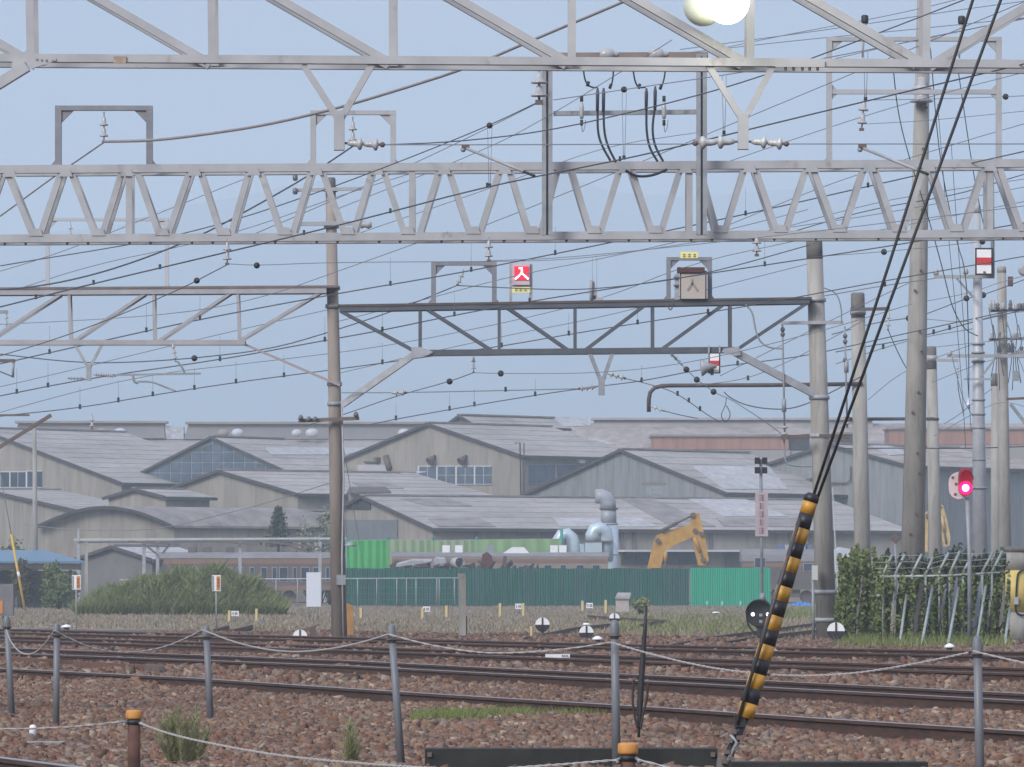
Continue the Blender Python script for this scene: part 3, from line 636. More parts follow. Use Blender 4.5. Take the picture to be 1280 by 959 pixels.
# ------------------------------------------------------------------ overhead line structures
def pole(label, xt, yt, wt, xb, wb, Y, mt=CONC, cap=CONCD, capn=0.35, name='concrete_pole', group='concrete line poles', zb=-0.2):
    top = P(xt, yt, Y); S = F/Y; bx = (xb - 640)/F*Y
    t = thing(name, label, 'pole', (bx, Y, 0), group)
    b = Vector((bx, Y, zb)); d = (top - b); n = d.length
    k = capn/n
    MB().tube([b, b + d*(1-k)], [wb/2/S, (wt + (wb-wt)*k)/2/S], 16).build('shaft', mt, t)
    MB().tube([b + d*(1-k), top - d*0.004, top], [(wt + 0.5)/2/S, (wt + 0.3)/2/S, wt*0.42/S], 16).build('cap', cap, t)
    t['_a'] = 0; del t['_a']
    return t, (lambda y: (lambda f_: b + d*f_)(((H + (HY - y)/F*Y) - b.z)/d.z)), S
def band(t, at, y, r, h, mt=STEELD, name='band'):
    c = at(y); MB().lathe(c - UP*h/2, UP, [(r, 0), (r, h)], 16).build(name, mt, t)
def arm(t, pts, wd, mt=STEELD, name='crossarm'):
    mm = MB()
    for a, b in zip(pts[:-1], pts[1:]): mm.bar(a, b, wd)
    return mm.build(name, mt, t)

# --- top truss, close to the viewer
Y1 = 46.0
def lattice(label, Y, gap, chords, members, mt, wch, wm, base, name='lattice_gantry', gus=(), mtc=None, angle=True):
    t = thing(name, label, 'gantry', base, 'overhead line gantries')
    for k, dy in (('front', 0.0), ('rear', gap)):
        for (x0, y0, x1, y1, hw) in chords:
            a, b = P(x0, y0, Y), P(x1, y1, Y); a.y += dy; b.y += dy
            S = F/Y; hh = hw/S; mm = MB()
            # angle-section chord: upright leg facing out, flat leg turned inwards
            sg = 1 if k == 'front' else -1
            mm.bar(a, b, 0.012, hh, side=(0, 1, 0)); mm.bar(a + Vector((0, sg*hh*0.5, -hh*0.44)), b + Vector((0, sg*hh*0.5, -hh*0.44)), hh, 0.012, side=(0, 1, 0))
            mm.build('chord', mtc or mt, t)
        for (x0, y0, x1, y1) in members:
            a, b = P(x0, y0, Y), P(x1, y1, Y); a.y += dy + (0.014 if not dy else -0.014 - wm); b.y += dy + (0.014 if not dy else -0.014 - wm)
            MB().angle(a, b, wm, flip=1 if x1 >= x0 else -1).build('lattice_bar', mt, t)
    for (x, y, ww, hh) in gus:
        c = P(x, y, Y); MB().cbox(c - Vector((0, 0.012, 0)), ww*Y/F, 0.012, hh*Y/F).build('gusset_plate', mt, t)
    return t
mem1 = []
nodes = [38, 265, 491, 715, 938, 1158]
for x in nodes: mem1.append((x, 76, x + (x - 640)*0.004, -55))
for x in (38, 258, 484, 708, 930, 1150): mem1.append((x, 76, x - 222, -52))
mem1 += [(1168, 78, 1385, -55), (1385, 76, 1385, -55)]
T1 = lattice('nearest pale steel truss across the top of the view carrying the lit lamp', Y1, 0.55,
    [(-180, 71, 1480, 81, 10), (-180, -58, 1480, -54, 10)], mem1, STEEL, 10, 0.075, tuple(P(-120, 0, Y1).xy) + (0,), gus=())
# gusset with bolts and knee brace at the left
c = [P(*q, Y1 - 0.02) for q in ((15, 78), (34, 62), (42, 66), (70, 73), (70, 76), (36, 87), (14, 90))]
g = MB().prism(c, (0, 0.012, 0)).build('gusset_plate', STEEL, T1)
for x, y in ((46, 74), (52, 75), (58, 75.5), (66, 76), (31, 79), (26, 83), (21, 86)):
    MB().lathe(P(x, y, Y1 - 0.02), (0, -1, 0), [(0.011, 0), (0.011, 0.012)], 6).build('bolt', STEELD, g)
MB().bar(P(34, 83, Y1), P(-120, 178, Y1), 0.10).build('knee_brace', STEEL, T1)
for x in (-130, 1440):
    q = P(x, 0, Y1 + 0.28); MB().box(q.x - 0.16, q.x + 0.16, q.y - 0.16, q.y + 0.16, -0.2, 8.5).build('post', STEEL, T1)
pl = P(150, 75, Y1 - 0.02); MB().cbox(pl, 0.12, 0.012, 0.07).build('rust_patch', mat('rusty_plate', (0.34, 0.28, 0.22), 0.9, 0, 20, 0.3), T1)
pl = P(997, 83, Y1 - 0.015); 
mm = MB()
for x in (982, 992, 1003, 1012, 1022): mm.lathe(P(x, 84, Y1), (0, 0, -1), [(0.014, 0), (0.014, 0.03), (0.005, 0.035)], 6)
mm.build('bolt_row', DARK, T1)
MB().cbox(P(1000, 80, Y1 - 0.02), pm(62, Y1), 0.012, pm(8, Y1)).build('splice_plate', STEEL, T1)
def y_hanger(T, Y, l, r, c, ytop, yj, yb, wpx, wch, mt):
    h_ = MB(); h_.bar(P(l, ytop, Y), P(c - wch*0.2, yj, Y), pm(wpx, Y)); h_.bar(P(r, ytop, Y), P(c + wch*0.25, yj, Y), pm(wpx, Y))
    hg = h_.build('hanger_strut', mt, T)
    MB().box(P(c - wch/2, 0, Y).x, P(c + wch/2, 0, Y).x, Y - pm(wch/2, Y), Y + pm(wch/2, Y), P(0, yb, Y).z, P(0, yj - 4, Y).z).build('hanger_post', mt, T)
y_hanger(T1, Y1 + 0.05, 379, 465, 424, 81, 147, 188, 8, 13, STEEL); y_hanger(T1, Y1 + 0.05, 885, 967, 929, 81, 147, 187, 8, 13, STEEL)

# --- main gantry
Y2 = 69.0
dg = [(7,40),(77,50),(87,118),(153,128),(170,198),(238,210),(249,275),(312,289),(324,351),(390,366),(401,430),(466,442),(478,505),(550,525),(560,587),(626,600),(636,661),(698,676),(713,738),(776,751),(788,815),(852,827),(874,896),(932,907),(943,971),(1010,983),(1015,1045),(1082,1055),(1092,1119),(1156,1130),(1164,1191),(1233,1206),(1248,1277),(0,-28),(-60,-30),(-70,-100),(1312,1285),(1322,1350)]
def yt2(x): return 214 - x*0.006
mem2 = [(a, yt2(a) - 2, b, 293 - b*0.005) for a, b in dg] + [(x, yt2(x), x, 294 - x*0.005) for x in (161, 515, 862, 1238)]
T2 = lattice('long pale box-lattice gantry spanning the whole view', Y2, 0.62, [(-140, 212.5, 1420, 203, 10), (-140, 299, 1420, 291, 10)], mem2, STEEL, 10, 0.088, tuple(P(-120, 0, Y2).xy) + (0,))
for x in (-125, 1405):
    q = P(x, 0, Y2 + 0.31); MB().box(q.x - 0.2, q.x + 0.2, q.y - 0.2, q.y + 0.2, -0.2, 7.4).build('post', STEEL, T2)
js = []
for kk, (a_, b_) in enumerate(dg):
    for x_, top_ in ((a_, 1), (b_, 0)):
        if not any(tp == top_ and abs(x_ - q_) < 22 for q_, tp in js): js.append((x_ + (5 if top_ else 5 if b_ > a_ else 5), top_))
for x_, top_ in js:
    for y_ in ((yt2(x_) + 3) if top_ else (291 - x_*0.005),):
        c = P(x_, y_, Y2 - 0.009); g_ = MB().prism([c + Vector((-0.10, 0, -0.05)), c + Vector((0.10, 0, -0.05)), c + Vector((0.065, 0, 0.055)), c + Vector((-0.065, 0, 0.055))], (0, -0.01, 0)).build('gusset_plate', STEEL, T2)
mm = MB()
for i in range(52):
    x = -20 + i*26; yy = 304 - x*0.0062
    if i % 3: mm.lathe(P(x, yy - 0.5, Y2 + 0.03), (0, 0, -1), [(0.025, 0), (0.022, 0.02), (0.006, 0.045)], 6)
mm.build('bolt_row', DARK, T2)
# lower flange in shadow along the right half
def portal(label, x0, x1, yt, yb, Y, mt, wpx, brace=True, mid=None, base=None, name='portal_frame', cat='frame'):
    t = thing(name, label, cat, tuple(P(x0, yb, Y)), 'steel portal frames standing on the gantries')
    wd = pm(wpx, Y)
    MB().bar(P(x0 + wpx/2, yb, Y), P(x0 + wpx/2, yt + wpx*0.6, Y), wd).build('post', mt, t)
    MB().bar(P(x1 - wpx/2, yb, Y), P(x1 - wpx/2, yt + wpx*0.6, Y), wd).build('post', mt, t)
    MB().bar(P(x0, yt + wpx*0.3, Y), P(x1, yt + wpx*0.3, Y), wd*1.05, wd*0.75).build('top_beam', mt, t)
    if mid: MB().bar(P(x0 + wpx, mid, Y), P(x1 - wpx, mid, Y), wd*0.8, wd*0.8).build('middle_beam', mt, t)
    if brace:
        k = wpx*1.9
        for xa, sg in ((x0 + wpx, 1), (x1 - wpx, -1)):
            MB().prism([P(xa, yt + wpx*0.65, Y - wd*0.2), P(xa + sg*k, yt + wpx*0.65, Y - wd*0.2), P(xa, yt + wpx*0.65 + k, Y - wd*0.2)], (0, wd*0.4, 0)).build('corner_brace', mt, t)
            if mid: MB().prism([P(xa, mid - k*0.7, Y - wd*0.2), P(xa + sg*k*0.7, mid, Y - wd*0.2), P(xa, mid + k*0.7, Y - wd*0.2)], (0, wd*0.4, 0)).build('corner_brace', mt, t)
    for xa, sg in ((x0 + wpx/2, -1), (x1 - wpx/2, 1)):
        MB().prism([P(xa, yb - wpx*1.6, Y - wd*0.3), P(xa + sg*wpx*1.3, yb, Y - wd*0.3), P(xa, yb, Y - wd*0.3)], (0, wd*0.6, 0)).build('foot_bracket', mt, t)
    return t
PF = mat('portal_grey_steel', (0.20, 0.21, 0.235), 0.6, 0.1, 4, 0.2)
portal('dark grey portal frame on the left end of the long gantry', 69, 191, 133, 208, Y2 + 0.31, PF, 8)
portal('pale portal frame on the long gantry behind the left hanger', 388, 495, 139, 206, Y2 + 0.4, STEEL, 7)
portal('tall pale portal frame with a middle beam at the right end of the long gantry', 1033, 1252, 47, 204, Y2 + 0.4, STEEL, 7, mid=115)
# the cable frame through the middle of the gantry
YC = Y2 - 0.35
t = thing('cable_frame', 'tall steel frame with hanging black cables in the middle of the long gantry', 'frame', tuple(P(685, 293, YC)))
for x in (684, 877):
    for dx in (-4.0, 4.0):
        MB().bar(P(x + dx, 294, YC), P(x + dx, 68, YC), pm(5.2, YC), pm(9, YC), side=(1, 0, 0)).build('post', STEELD, t)
    MB().bar(P(x, 294, YC + 0.04), P(x, 68, YC + 0.04), pm(4, YC), 0.01, side=(1, 0, 0)).build('post_web', STEELM, t)
MB().bar(P(676, 70, YC + 0.1), P(885, 69, YC + 0.1), pm(7, YC), 0.12, side=(0, 0, 1)).build('top_beam', mat('rusty_edged_steel', (0.16, 0.15, 0.145), 0.7, 0, 3, 0, col2=(0.27, 0.21, 0.17)), t)
MB().bar(P(692, 142, YC + 0.05), P(873, 140, YC + 0.05), pm(5.5, YC), 0.08, side=(0, 0, 1)).build('middle_beam', STEELD, t)
for x in (761, 823):
    MB().lathe(P(x, 68, YC - 0.15), (1, 0, 0), [(0.06, -0.13), (0.085, -0.08), (0.09, 0), (0.07, 0.06), (0.04, 0.08), (0.05, 0.11), (0.02, 0.15)], 12).build('insulator', PORC, t)
def swag(t, pts, r, Y, mt=BLACK, name='cable', n=6):
    q = [P(x, y, Y) for x, y in pts]
    # smooth the polyline once
    for _ in range(2):
        o_ = [q[0]]
        for a, b in zip(q[:-1], q[1:]): o_ += [a.lerp(b, 0.25), a.lerp(b, 0.75)]
        q = o_ + [q[-1]]
    return MB().tube(q, r, n).build(name, mt, t)
YD = YC - 0.12
for pts in ([(747, 138), (747, 165), (752, 182), (763, 201)], [(754.5, 138), (755, 165), (760, 184), (770, 203)], [(808, 138), (808, 165), (812, 186), (822, 202)], [(819, 133), (815, 160), (818, 182), (829, 202)]):
    swag(t, pts, 0.017, YD)
for x0, y0, y1 in ((747, 110, 139), (754.5, 110, 139), (808, 110, 138), (819, 108, 138)):
    MB().tube([P(x0, y0, YD), P(x0, y0 + 6, YD), P(x0 - 0.3, y1, YD)], [0.012, 0.026, 0.022], 8).build('cable_sleeve', mat('dark_blue_sleeve', (0.05, 0.055, 0.075), 0.5), t)
for pts in ([(729, 85), (731, 100), (735, 107), (742, 110), (747, 109)], [(767, 86), (766, 100), (763, 110)], [(791, 85), (794, 104), (799, 110), (807, 109)], [(832, 86), (830, 100), (826, 111)]):
    swag(t, pts, 0.012, YD); x, y = pts[-1] if len(pts) == 3 else pts[2]
    MB().tube([P(x + 1, y - 5, YD), P(x - 1, y + 1, YD)], 0.022, 8).build('cable_clamp', BLACK, t)
for x in (727, 830):
    MB().tube([P(x, 120, YD), P(x, 127, YD)], 0.024, 8).build('arrester_cap', BLACK, t)
    MB().lathe(P(x, 149, YD), UP, [(0.02, 0), (0.034, 0.05), (0.034, 0.16), (0.02, 0.25)], 10).build('arrester', PORC, t)
    MB().tube([P(x, 150, YD), P(x, 157, YD)], 0.022, 8).build('arrester_cap', BLACK, t)
    swag(t, [(x, 157), (x + 1, 167), (x + 4, 160), (x + 5, 150)], 0.006, YD, WIREG)
swag(t, [(782, 213), (795, 221), (815, 220), (834, 212)], 0.02, YC + 0.3)

# --- middle gantry between two concrete poles
Y3 = 106.0
pA, atA, SA = pole('brown-stained concrete pole carrying both lattice gantries left of centre', 413, 222, 12.5, 424.5, 20, Y3 + 0.5, BROWNC, CONCD, 0.3)
pB, atB, SB = pole('thick pale concrete pole at the right end of the middle gantry', 1017.5, 296, 20, 1034, 26, Y3 + 0.3, CONC, CONCD, 0.5)
MG = mat('dark_blue_grey_steel', (0.08, 0.09, 0.108), 0.55, 0.1, 3, 0.2)
MGD = mat('near_black_steel', (0.055, 0.052, 0.058), 0.6, 0, 3, 0, col2=(0.11, 0.075, 0.06))
mem3 = [(525, 383, 525, 440), (624, 382, 624, 440), (719, 381, 719, 440), (816, 379, 816, 439), (913, 378, 913, 439),
        (425, 388, 519, 439), (532, 385, 618, 440), (634, 384, 714, 440), (805, 382, 728, 440), (905, 380, 825, 438), (1010, 378, 921, 437)]
T3 = lattice('dark steel gantry with shaped braces spanning between two concrete poles', Y3 - 0.25, 0.5, [(424, 386, 1012, 376, 7), (519, 441, 918, 437, 7)], mem3, MG, 7, 0.07, tuple(P(520, 0, Y3).xy) + (0,), mtc=MG)
MB().bar(P(422, 383, Y3), P(1014, 373.5, Y3), 0.55, 0.05).build('top_plate', MGD, T3)
MB().bar(P(521, 441, Y3 - 0.2), P(428, 506, Y3 + 0.2), 0.11, 0.14).build('knee_brace', STEELM, T3)
MB().bar(P(916, 439, Y3 - 0.2), P(1026, 497, Y3 + 0.2), 0.12, 0.16).build('knee_brace', STEELM, T3)
for q in ([(514, 434), (526, 434), (542, 440), (535, 444), (514, 449)], [(924, 433), (926, 444), (918, 445), (902, 440), (905, 436)]):
    MB().prism([P(x, y, Y3 - 0.29) for x, y in q], (0, 0.03, 0)).build('gusset_plate', STEELM, T3)
y_hanger(T3, Y3 - 0.2, 736, 767, 752, 438, 475, 494, 5, 8, STEELD)
# --- left gantry on the same pole
MT4 = mat('mid_grey_steel', (0.34, 0.34, 0.365), 0.6, 0, 3, 0.15)
mem4 = [(86, 367, 88, 426), (192, 366, 193, 426), (297, 364, 299, 424), (75, 368, -12, 424), (181, 367, 91, 427), (288, 366, 198, 426), (404, 363, 302, 424), (-25, 368, -24, 426)]
T4 = lattice('grey lattice gantry running off the left edge from the brown pole', Y3, 0.5, [(-300, 367, 408, 363, 7), (-300, 428, 306, 428, 6)], mem4, MT4, 7, 0.065, tuple(P(300, 0, Y3).xy) + (0,))
MB().bar(P(-300, 363.5, Y3 + 0.25), P(424, 359, Y3 + 0.25), 0.55, 0.05).build('top_plate', mat('brown_top_plate', (0.16, 0.135, 0.125), 0.8, 0, 3, 0.25), T4)
MB().bar(P(300, 428, Y3 + 0.1), P(425, 482, Y3 + 0.3), 0.045, 0.05).build('stay_rod', mat('pinkish_rod', (0.36, 0.30, 0.31), 0.6), T4)
q = P(-290, 0, Y3 + 0.25); MB().tube([(q.x, q.y, -0.2), (q.x, q.y, 9.5)], [0.2, 0.15], 12).build('post', CONC, T4)
y_hanger(T4, Y3 + 0.05, 93, 128, 111, 430, 459, 476, 3.5, 6, STEELM)
# fittings of the brown pole
for y in (237, 283, 360, 383, 480, 505): band(pA, atA, y, pm(9.5, Y3), pm(5, Y3))
arm(pA, [P(366, 238, Y3 + 0.3), P(452, 236, Y3 + 0.3)], pm(4, Y3), STEELM)
arm(pA, [P(372, 280, Y3 + 0.3), P(462, 279, Y3 + 0.3)], pm(5, Y3), STEELM)
arm(pA, [P(373, 526, Y3 + 0.2), P(449, 523, Y3 + 0.2)], pm(4.5, Y3), mat('brown_timber', (0.16, 0.13, 0.11), 0.9, 0, 6, 0.2))
for x, y in ((376, 527), (386, 529), (394, 529), (445, 523)): MB().lathe(P(x, y - 2, Y3 + 0.1), UP, [(0.03, 0), (0.06, 0.02), (0.05, 0.07), (0.025, 0.11)], 8).build('pin_insulator', PORCD, pA)
for x, y in ((369, 221), (369, 238)): MB().lathe(P(x, y + 5, Y3 + 0.2), UP, [(0.04, 0), (0.06, 0.04), (0.055, 0.12), (0.03, 0.14)], 10).build('pin_insulator', PORCD, pA)
MB().lathe(P(458, 281, Y3 + 0.1), (1, 0, 0), [(0.05, -0.16), (0.09, -0.1), (0.06, -0.03), (0.10, 0.04), (0.06, 0.12)], 10).build('strain_insulator', PORC, pA)
MB().tube([atA(505) + Vector((0.16, -0.15, 0)), atA(600) + Vector((0.17, -0.19, 0)), atA(700) + Vector((0.1, -0.24, 0)), atA(796) + Vector((0.1, -0.26, 0))], 0.022, 6).build('conduit', STEEL, pA)
MB().lathe(atA(682) + Vector((0.27, -0.1, -0.02)), UP, [(0.14, 0), (0.12, 0.05), (0.05, 0.1)], 12).build('lamp_hood', STEELM, pA)
MB().cbox(atA(725) + Vector((0.07, -0.2, 0)), 0.2, 0.12, 0.22).build('junction_box', STEELD, pA)
b_ = G(435, 795); MB().prism([b_ + Vector((-0.09, 0.4, 0)), b_ + Vector((0.12, 0.4, 0)), b_ + Vector((0.10, 0.4, 0.72)), b_ + Vector((-0.06, 0.4, 0.80))], (0, 0.06, 0)).build('orange_guard', mat('faded_orange', (0.42, 0.22, 0.08), 0.8, 0, 6, 0.25), pA)
# fittings of the thick pole
for y, k in ((375, 12.5), (404, 11.5), (497, 13), (545, 12.5), (740, 14.5), (775, 14.5)): band(pB, atB, y, pm(k, Y3), pm(5, Y3), STEELM)
arm(pB, [P(976, 404, Y3), P(1054, 403, Y3)], pm(4, Y3), STEELM)
arm(pB, [P(985, 795, Y3 - 0.3) if False else P(1012, 545, Y3 - 0.2), P(976, 547, Y3 - 0.2)], pm(5, Y3), DARK); arm(pB, [P(1024, 545, Y3 - 0.2), P(1062, 546, Y3 - 0.2)], pm(5, Y3), DARK)
MB().box(P(1014, 0, Y3).x, P(1021, 0, Y3).x, Y3 - 0.35, Y3 - 0.15, P(0, 725, Y3).z, P(0, 707, Y3).z).build('switch_box', mat('pale_box', (0.5, 0.52, 0.5), 0.5), pB)
for x, y0, y1 in ((978, 405, 548), (1056, 408, 535)):
    ix = thing('tensioning_rod', 'long thin rod with insulators hanging %s the thick pole' % ('left of' if x < 1000 else 'right of'), 'insulator rod', tuple(P(x, y1, Y3)))
    MB().tube([P(x, y0, Y3 - 0.05), P(x + 3, y1, Y3 - 0.05)], 0.022, 6).build('rod', STEELD, ix)
    for yy in ((y0 + 15, y0 + 22, y0 + 45) if x > 1000 else (y0 + 10, y0 + 16)): MB().lathe(P(x + 0.4, yy, Y3 - 0.05), UP, [(0.03, 0), (0.055, 0.05), (0.03, 0.1)], 8).build('insulator', PORCD, ix)
    yy = y0 + (102 if x < 1000 else 50); MB().tube([P(x + 2, yy - 8, Y3 - 0.05), P(x + 2, yy + 8, Y3 - 0.05)], 0.05, 8).build('turnbuckle', STEELD, ix)
    for k in (0, 8): MB().lathe(P(x + 2.5, y1 - 12 + k, Y3 - 0.05), UP, [(0.03, 0), (0.09, 0.02), (0.05, 0.06)], 10).build('disc_insulator', PORC, ix)
swag(pB, [(980, 548), (981, 575), (985, 581), (1000, 583), (1014, 583)], 0.02, Y3 - 0.1, STEELD, 'bent_pipe')
swag(pB, [(932, 381), (941, 390), (944, 412), (950, 428), (962, 435), (978, 436)], 0.02, Y3 - 0.3, STEELD, 'loop_cable')
swag(pB, [(1030, 360), (1046, 366), (1052, 385), (1052, 404)], 0.014, Y3 - 0.2, WIREG, 'loop_cable')
MB().tube([atB(610) + Vector((0.22, -0.2, 0)), P(1049, 780, Y3 - 0.3), P(1050, 800, Y3 - 0.3)], 0.014, 6).build('white_conduit', STEEL, pB)
MB().tube([P(1016, 722, Y3 - 0.3), P(1017, 800, Y3 - 0.3)], 0.03, 6).build('conduit', STEELD, pB)

# --- other poles on the right
pC, atC, _ = pole('tall tapered concrete pole crossing the whole view at the right', 1156, -70, 15, 1139, 32, 118, CONC, CONCD, 0.3)
mm = MB()
for i in range(18):
    y = 60 + i*38 + (13 if i % 2 else 0); c = atC(y); mm.lathe(c + Vector(((0.04 if i % 2 else 0.10)*(-1 if i % 4 == 0 else 1), -(0.20 + 0.09*(y/700)), 0)), (0, -1, 0), [(0.035, 0), (0.03, 0.06)], 6)
mm.build('step_bolt', mat('rusty_bolt', (0.11, 0.07, 0.055), 0.8), pC)
MB().lathe(P(1152, 128, 117.6), UP, [(0.26, 0), (0.30, 0.03), (0.14, 0.10), (0.13, 0.28), (0.27, 0.30), (0.22, 0.36), (0.10, 0.42), (0.10, 0.62)], 14).build('disc_insulator', PORC, pC)
pD, atD, _ = pole('shorter concrete pole between the thick pole and the tall pole', 1072, 366, 17, 1080, 22, 132, CONC, CONCD, 0.7)
band(pD, atD, 391, pm(10, 132), pm(5, 132)); arm(pD, [P(1063, 387, 131.6), P(1112, 386, 131.6)], pm(4, 132), DARK)
pE, atE, _ = pole('slim concrete pole right behind the tall pole', 1164, 433, 12.5, 1171, 19, 165, CONC, CONCD, 0.8)
band(pE, atE, 448, pm(7.5, 165), pm(7, 165), STEELM); arm(pE, [P(1170, 450, 164.6), P(1198, 451, 164.6)], pm(3.5, 165), STEELM); band(pE, atE, 524, pm(8, 165), pm(3, 165), DARK)
pF, atF, _ = pole('pale steel mast carrying a red and white sign and crossarms', 1221, 256, 9, 1226, 22, 112, mat('pale_galvanised_mast', (0.40, 0.42, 0.45), 0.5, 0.1, 3, 0.12), STEELM, 0.2, name='steel_mast')
for y in (345, 430, 441, 452, 500, 518, 535, 575, 610, 720): band(pF, atF, y, pm(8.5 if y < 600 else 10.5, 112), pm(2.5, 112), STEELD)
for x0, x1, y, k in ((1168, 1243, 346, 4), (1184, 1285, 445, 4), (1205, 1240, 474, 2.5)): arm(pF, [P(x0, y, 111.7), P(x1, y, 111.7)], pm(k, 112), STEELM)
for a, b in (((1196, 348), (1217, 372)), ((1245, 447), (1226, 472))): arm(pF, [P(*a, 111.7), P(*b, 111.7)], pm(2.5, 112), STEELD, 'arm_brace')
for x, y in ((1170, 342), (1207, 341), (1187, 443)): MB().lathe(P(x, y + 2, 111.7), UP, [(0.05, 0), (0.07, 0.04), (0.05, 0.12), (0.02, 0.15)], 8).build('pin_insulator', PORC, pF)
MB().tube([P(1240, 200, 111.6), P(1241, 345, 111.6)], 0.045, 8).build('side_tube', STEELD, pF)
pG, atG, _ = pole('distribution pole hung with tangled wires near the right edge', 1252, 333, 11, 1257, 18, 150, CONC, CONC, 0.2, name='distribution_pole')
pH, atH, _ = pole('short pale concrete pole between the mast and the right edge', 1244, 467, 11, 1245.5, 14, 190, CONC, CONCD, 0.5)
for x0, x1, y, k in ((1238, 1290, 389, 3), (1236, 1278, 425, 3), (1246, 1300, 445, 4), (1258, 1300, 499, 3)): arm(pG, [P(x0, y, 149.6), P(x1, y - 2, 149.6)], pm(k, 150), DARK)
arm(pG, [P(1263, 505, 149.6), P(1284, 532, 149.6)], pm(4, 150), STEELD, 'arm_brace')
for i in range(16):
    x = 1238 + (i*37 % 44); y = (384, 384, 421, 438)[i % 4]
    MB().lathe(P(x, y + 3, 149.5), UP, [(0.04, 0), (0.08, 0.03), (0.05, 0.1), (0.07, 0.15), (0.03, 0.2 if i % 3 else 0.3)], 8).build('pin_insulator', PORCD if i % 2 else PORC, pG)
for i in range(9):
    x = 1236 + i*5.3; swag(pG, [(x, 386 + (i % 3)*20), (x + 5, 410 + (i % 2)*22), (x + 9 - (i % 4)*4, 440), (x + 3, 470 + (i % 3)*9)], 0.014, 149.3, WIRE, 'jumper_wire')
for x, y, sx, sy in ((1275, 443, 12, 9), (1270, 470, 8, 12)): MB().cbox(P(x, y, 149.2), pm(sx, 150), 0.2, pm(sy, 150)).build('switch_box', STEELD, pG)
MB().lathe(P(1280, 338, 150), (0, -1, 0), [(0.18, 0), (0.2, 0.1), (0.14, 0.2)], 12).build('horn', STEELM, pG)
MB().cbox(P(1263, 352, 149.6), pm(6, 150), 0.2, pm(12, 150)).build('brown_canister', mat('brown_box', (0.10, 0.06, 0.05), 0.6), pG)
# yellow-wrapped pole foot at the right edge
YW = 104; t = thing('pole_footing', 'wide concrete pole foot wrapped in yellow at the right edge', 'pole', tuple(P(1270, 802, YW)))
c = P(1272, 0, YW); z = lambda y: H + (HY - y)/F*YW
MB().lathe((c.x, YW, -0.1), UP, [(pm(16, YW), 0), (pm(15, YW), z(765) + 0.1)], 18).build('foot', CONC, t)
MB().lathe((c.x, YW, z(765)), UP, [(pm(15.6, YW), 0), (pm(15.4, YW), z(713) - z(765))], 18).build('yellow_wrap', mat('yellow_plastic_wrap', (0.55, 0.42, 0.13), 0.6, 0, 3, 0.15), t)
MB().lathe((c.x, YW, z(713)), UP, [(pm(14.5, YW), 0), (pm(14, YW), z(690) - z(713))], 18).build('upper_shaft', CONC, t)
MB().lathe((c.x, YW, z(690)), UP, [(pm(15, YW), 0), (pm(15, YW), 0.12)], 18).build('dark_band', CONCD, t)
swag(t, [(1285, 712), (1273, 714), (1271, 725), (1270, 747), (1269, 764), (1274, 769), (1285, 769)], 0.02, YW - 0.3, BLACK, 'hose')
MB().cbox(P(1270, 751, YW - 0.32), 0.1, 0.08, 0.16).build('junction_box', STEEL, t)
# left near pole with slanting arm
YL = 150
pL, atL, _ = pole('slim concrete pole with a slanting arm at the far left', 43, 530, 4.6, 44.5, 8, 262, CONC, CONC, 0.2)
t = thing('slanting_beam', 'dark slanting beam end coming in from the left edge', 'beam', tuple(P(0, 560, 150))); 
MB().bar(P(-60, 596, 150), P(64, 519, 150), pm(4.5, 150)).build('beam', DARK, t)
MB().bar(P(-60, 519.5, 150), P(37, 519, 150), pm(2.5, 150)).build('tie_rod', DARK, t)
q = P(-60, 0, 150); MB().tube([(q.x, 150, -0.1), (q.x, 150, 7.2)], 0.16, 10).build('post', CONC, t)
# curved pipe bracket arm right of the hanger
t = thing('curved_bracket_arm', 'long dark pipe arm with a curved end reaching left from the poles', 'bracket arm', tuple(P(1078, 480, 131.8)))
q = [P(x, y, 131.8) for x, y in ((811, 515), (811, 500), (812.5, 491), (818, 485), (827, 482.5), (838, 482), (960, 481.5), (1078, 480))]
MB().tube(q, pm(2.6, 132), 8).build('pipe', MGD, t)
t = thing('horizontal_pipe_arm', 'dark horizontal pipe arm between the tall pole and the slim pole', 'bracket arm', tuple(P(1078, 524, 131.8)))
MB().tube([P(1060, 524, 131.8), P(1167, 523.5, 164)], pm(2.2, 140), 8).build('pipe', MGD, t)

# ------------------------------------------------------------------ insulators hanging from things
def insul(label, x, y0, y1, Y, discs=2, wpx=10, x1=None, mt=PORC):
    a = P(x, y0, Y); b = P(x1 if x1 is not None else x, y1, Y); n = (b - a).length; ax = (b - a).normalized()
    t = thing('insulator_string', label, 'insulator', tuple(b), 'porcelain insulator strings'); r = pm(wpx/2, Y)
    MB().tube([a, b], r*0.16, 6).build('pin', STEELD, t)
    for i in range(discs):
        h0 = n*(0.16 + 0.74*i/discs); hh = n*0.62/discs
        MB().lathe(a + ax*h0, ax, [(r*0.28, 0), (r*0.42, hh*0.25), (r*0.55, hh*0.75), (r*1.0, hh*0.86), (r*0.95, hh*0.98), (r*0.3, hh)], 12).build('disc', mt, t)
    MB().cbox(b, r*0.9, r*0.7, r*0.5).build('clamp', DARK, t)
insul('two-disc insulator under the dark left portal frame', 130, 140, 177, Y2 + 0.31, 2, 11)
insul('two-disc insulator under the pale portal behind the left hanger', 441, 146, 182, Y2 + 0.4, 2, 11)
insul('insulator hanging under the long gantry left of the brown pole', 284, 298, 330, Y2, 2, 11)
insul('insulator hanging under the long gantry above the small portal', 611, 296, 326, Y2, 2, 11)
insul('insulator hanging under the long gantry left of the thick pole', 946, 292, 319, Y2, 2, 12)
insul('large glass-like disc insulator left of the tall cable frame', 674, 84, 128, 62, 2, 22)
insul('insulator under the middle gantry lower chord', 592, 442, 465, Y3, 2, 6)
insul('tilted insulator inside the small portal on the middle gantry', 580, 337, 356, Y3, 2, 8, x1=572)
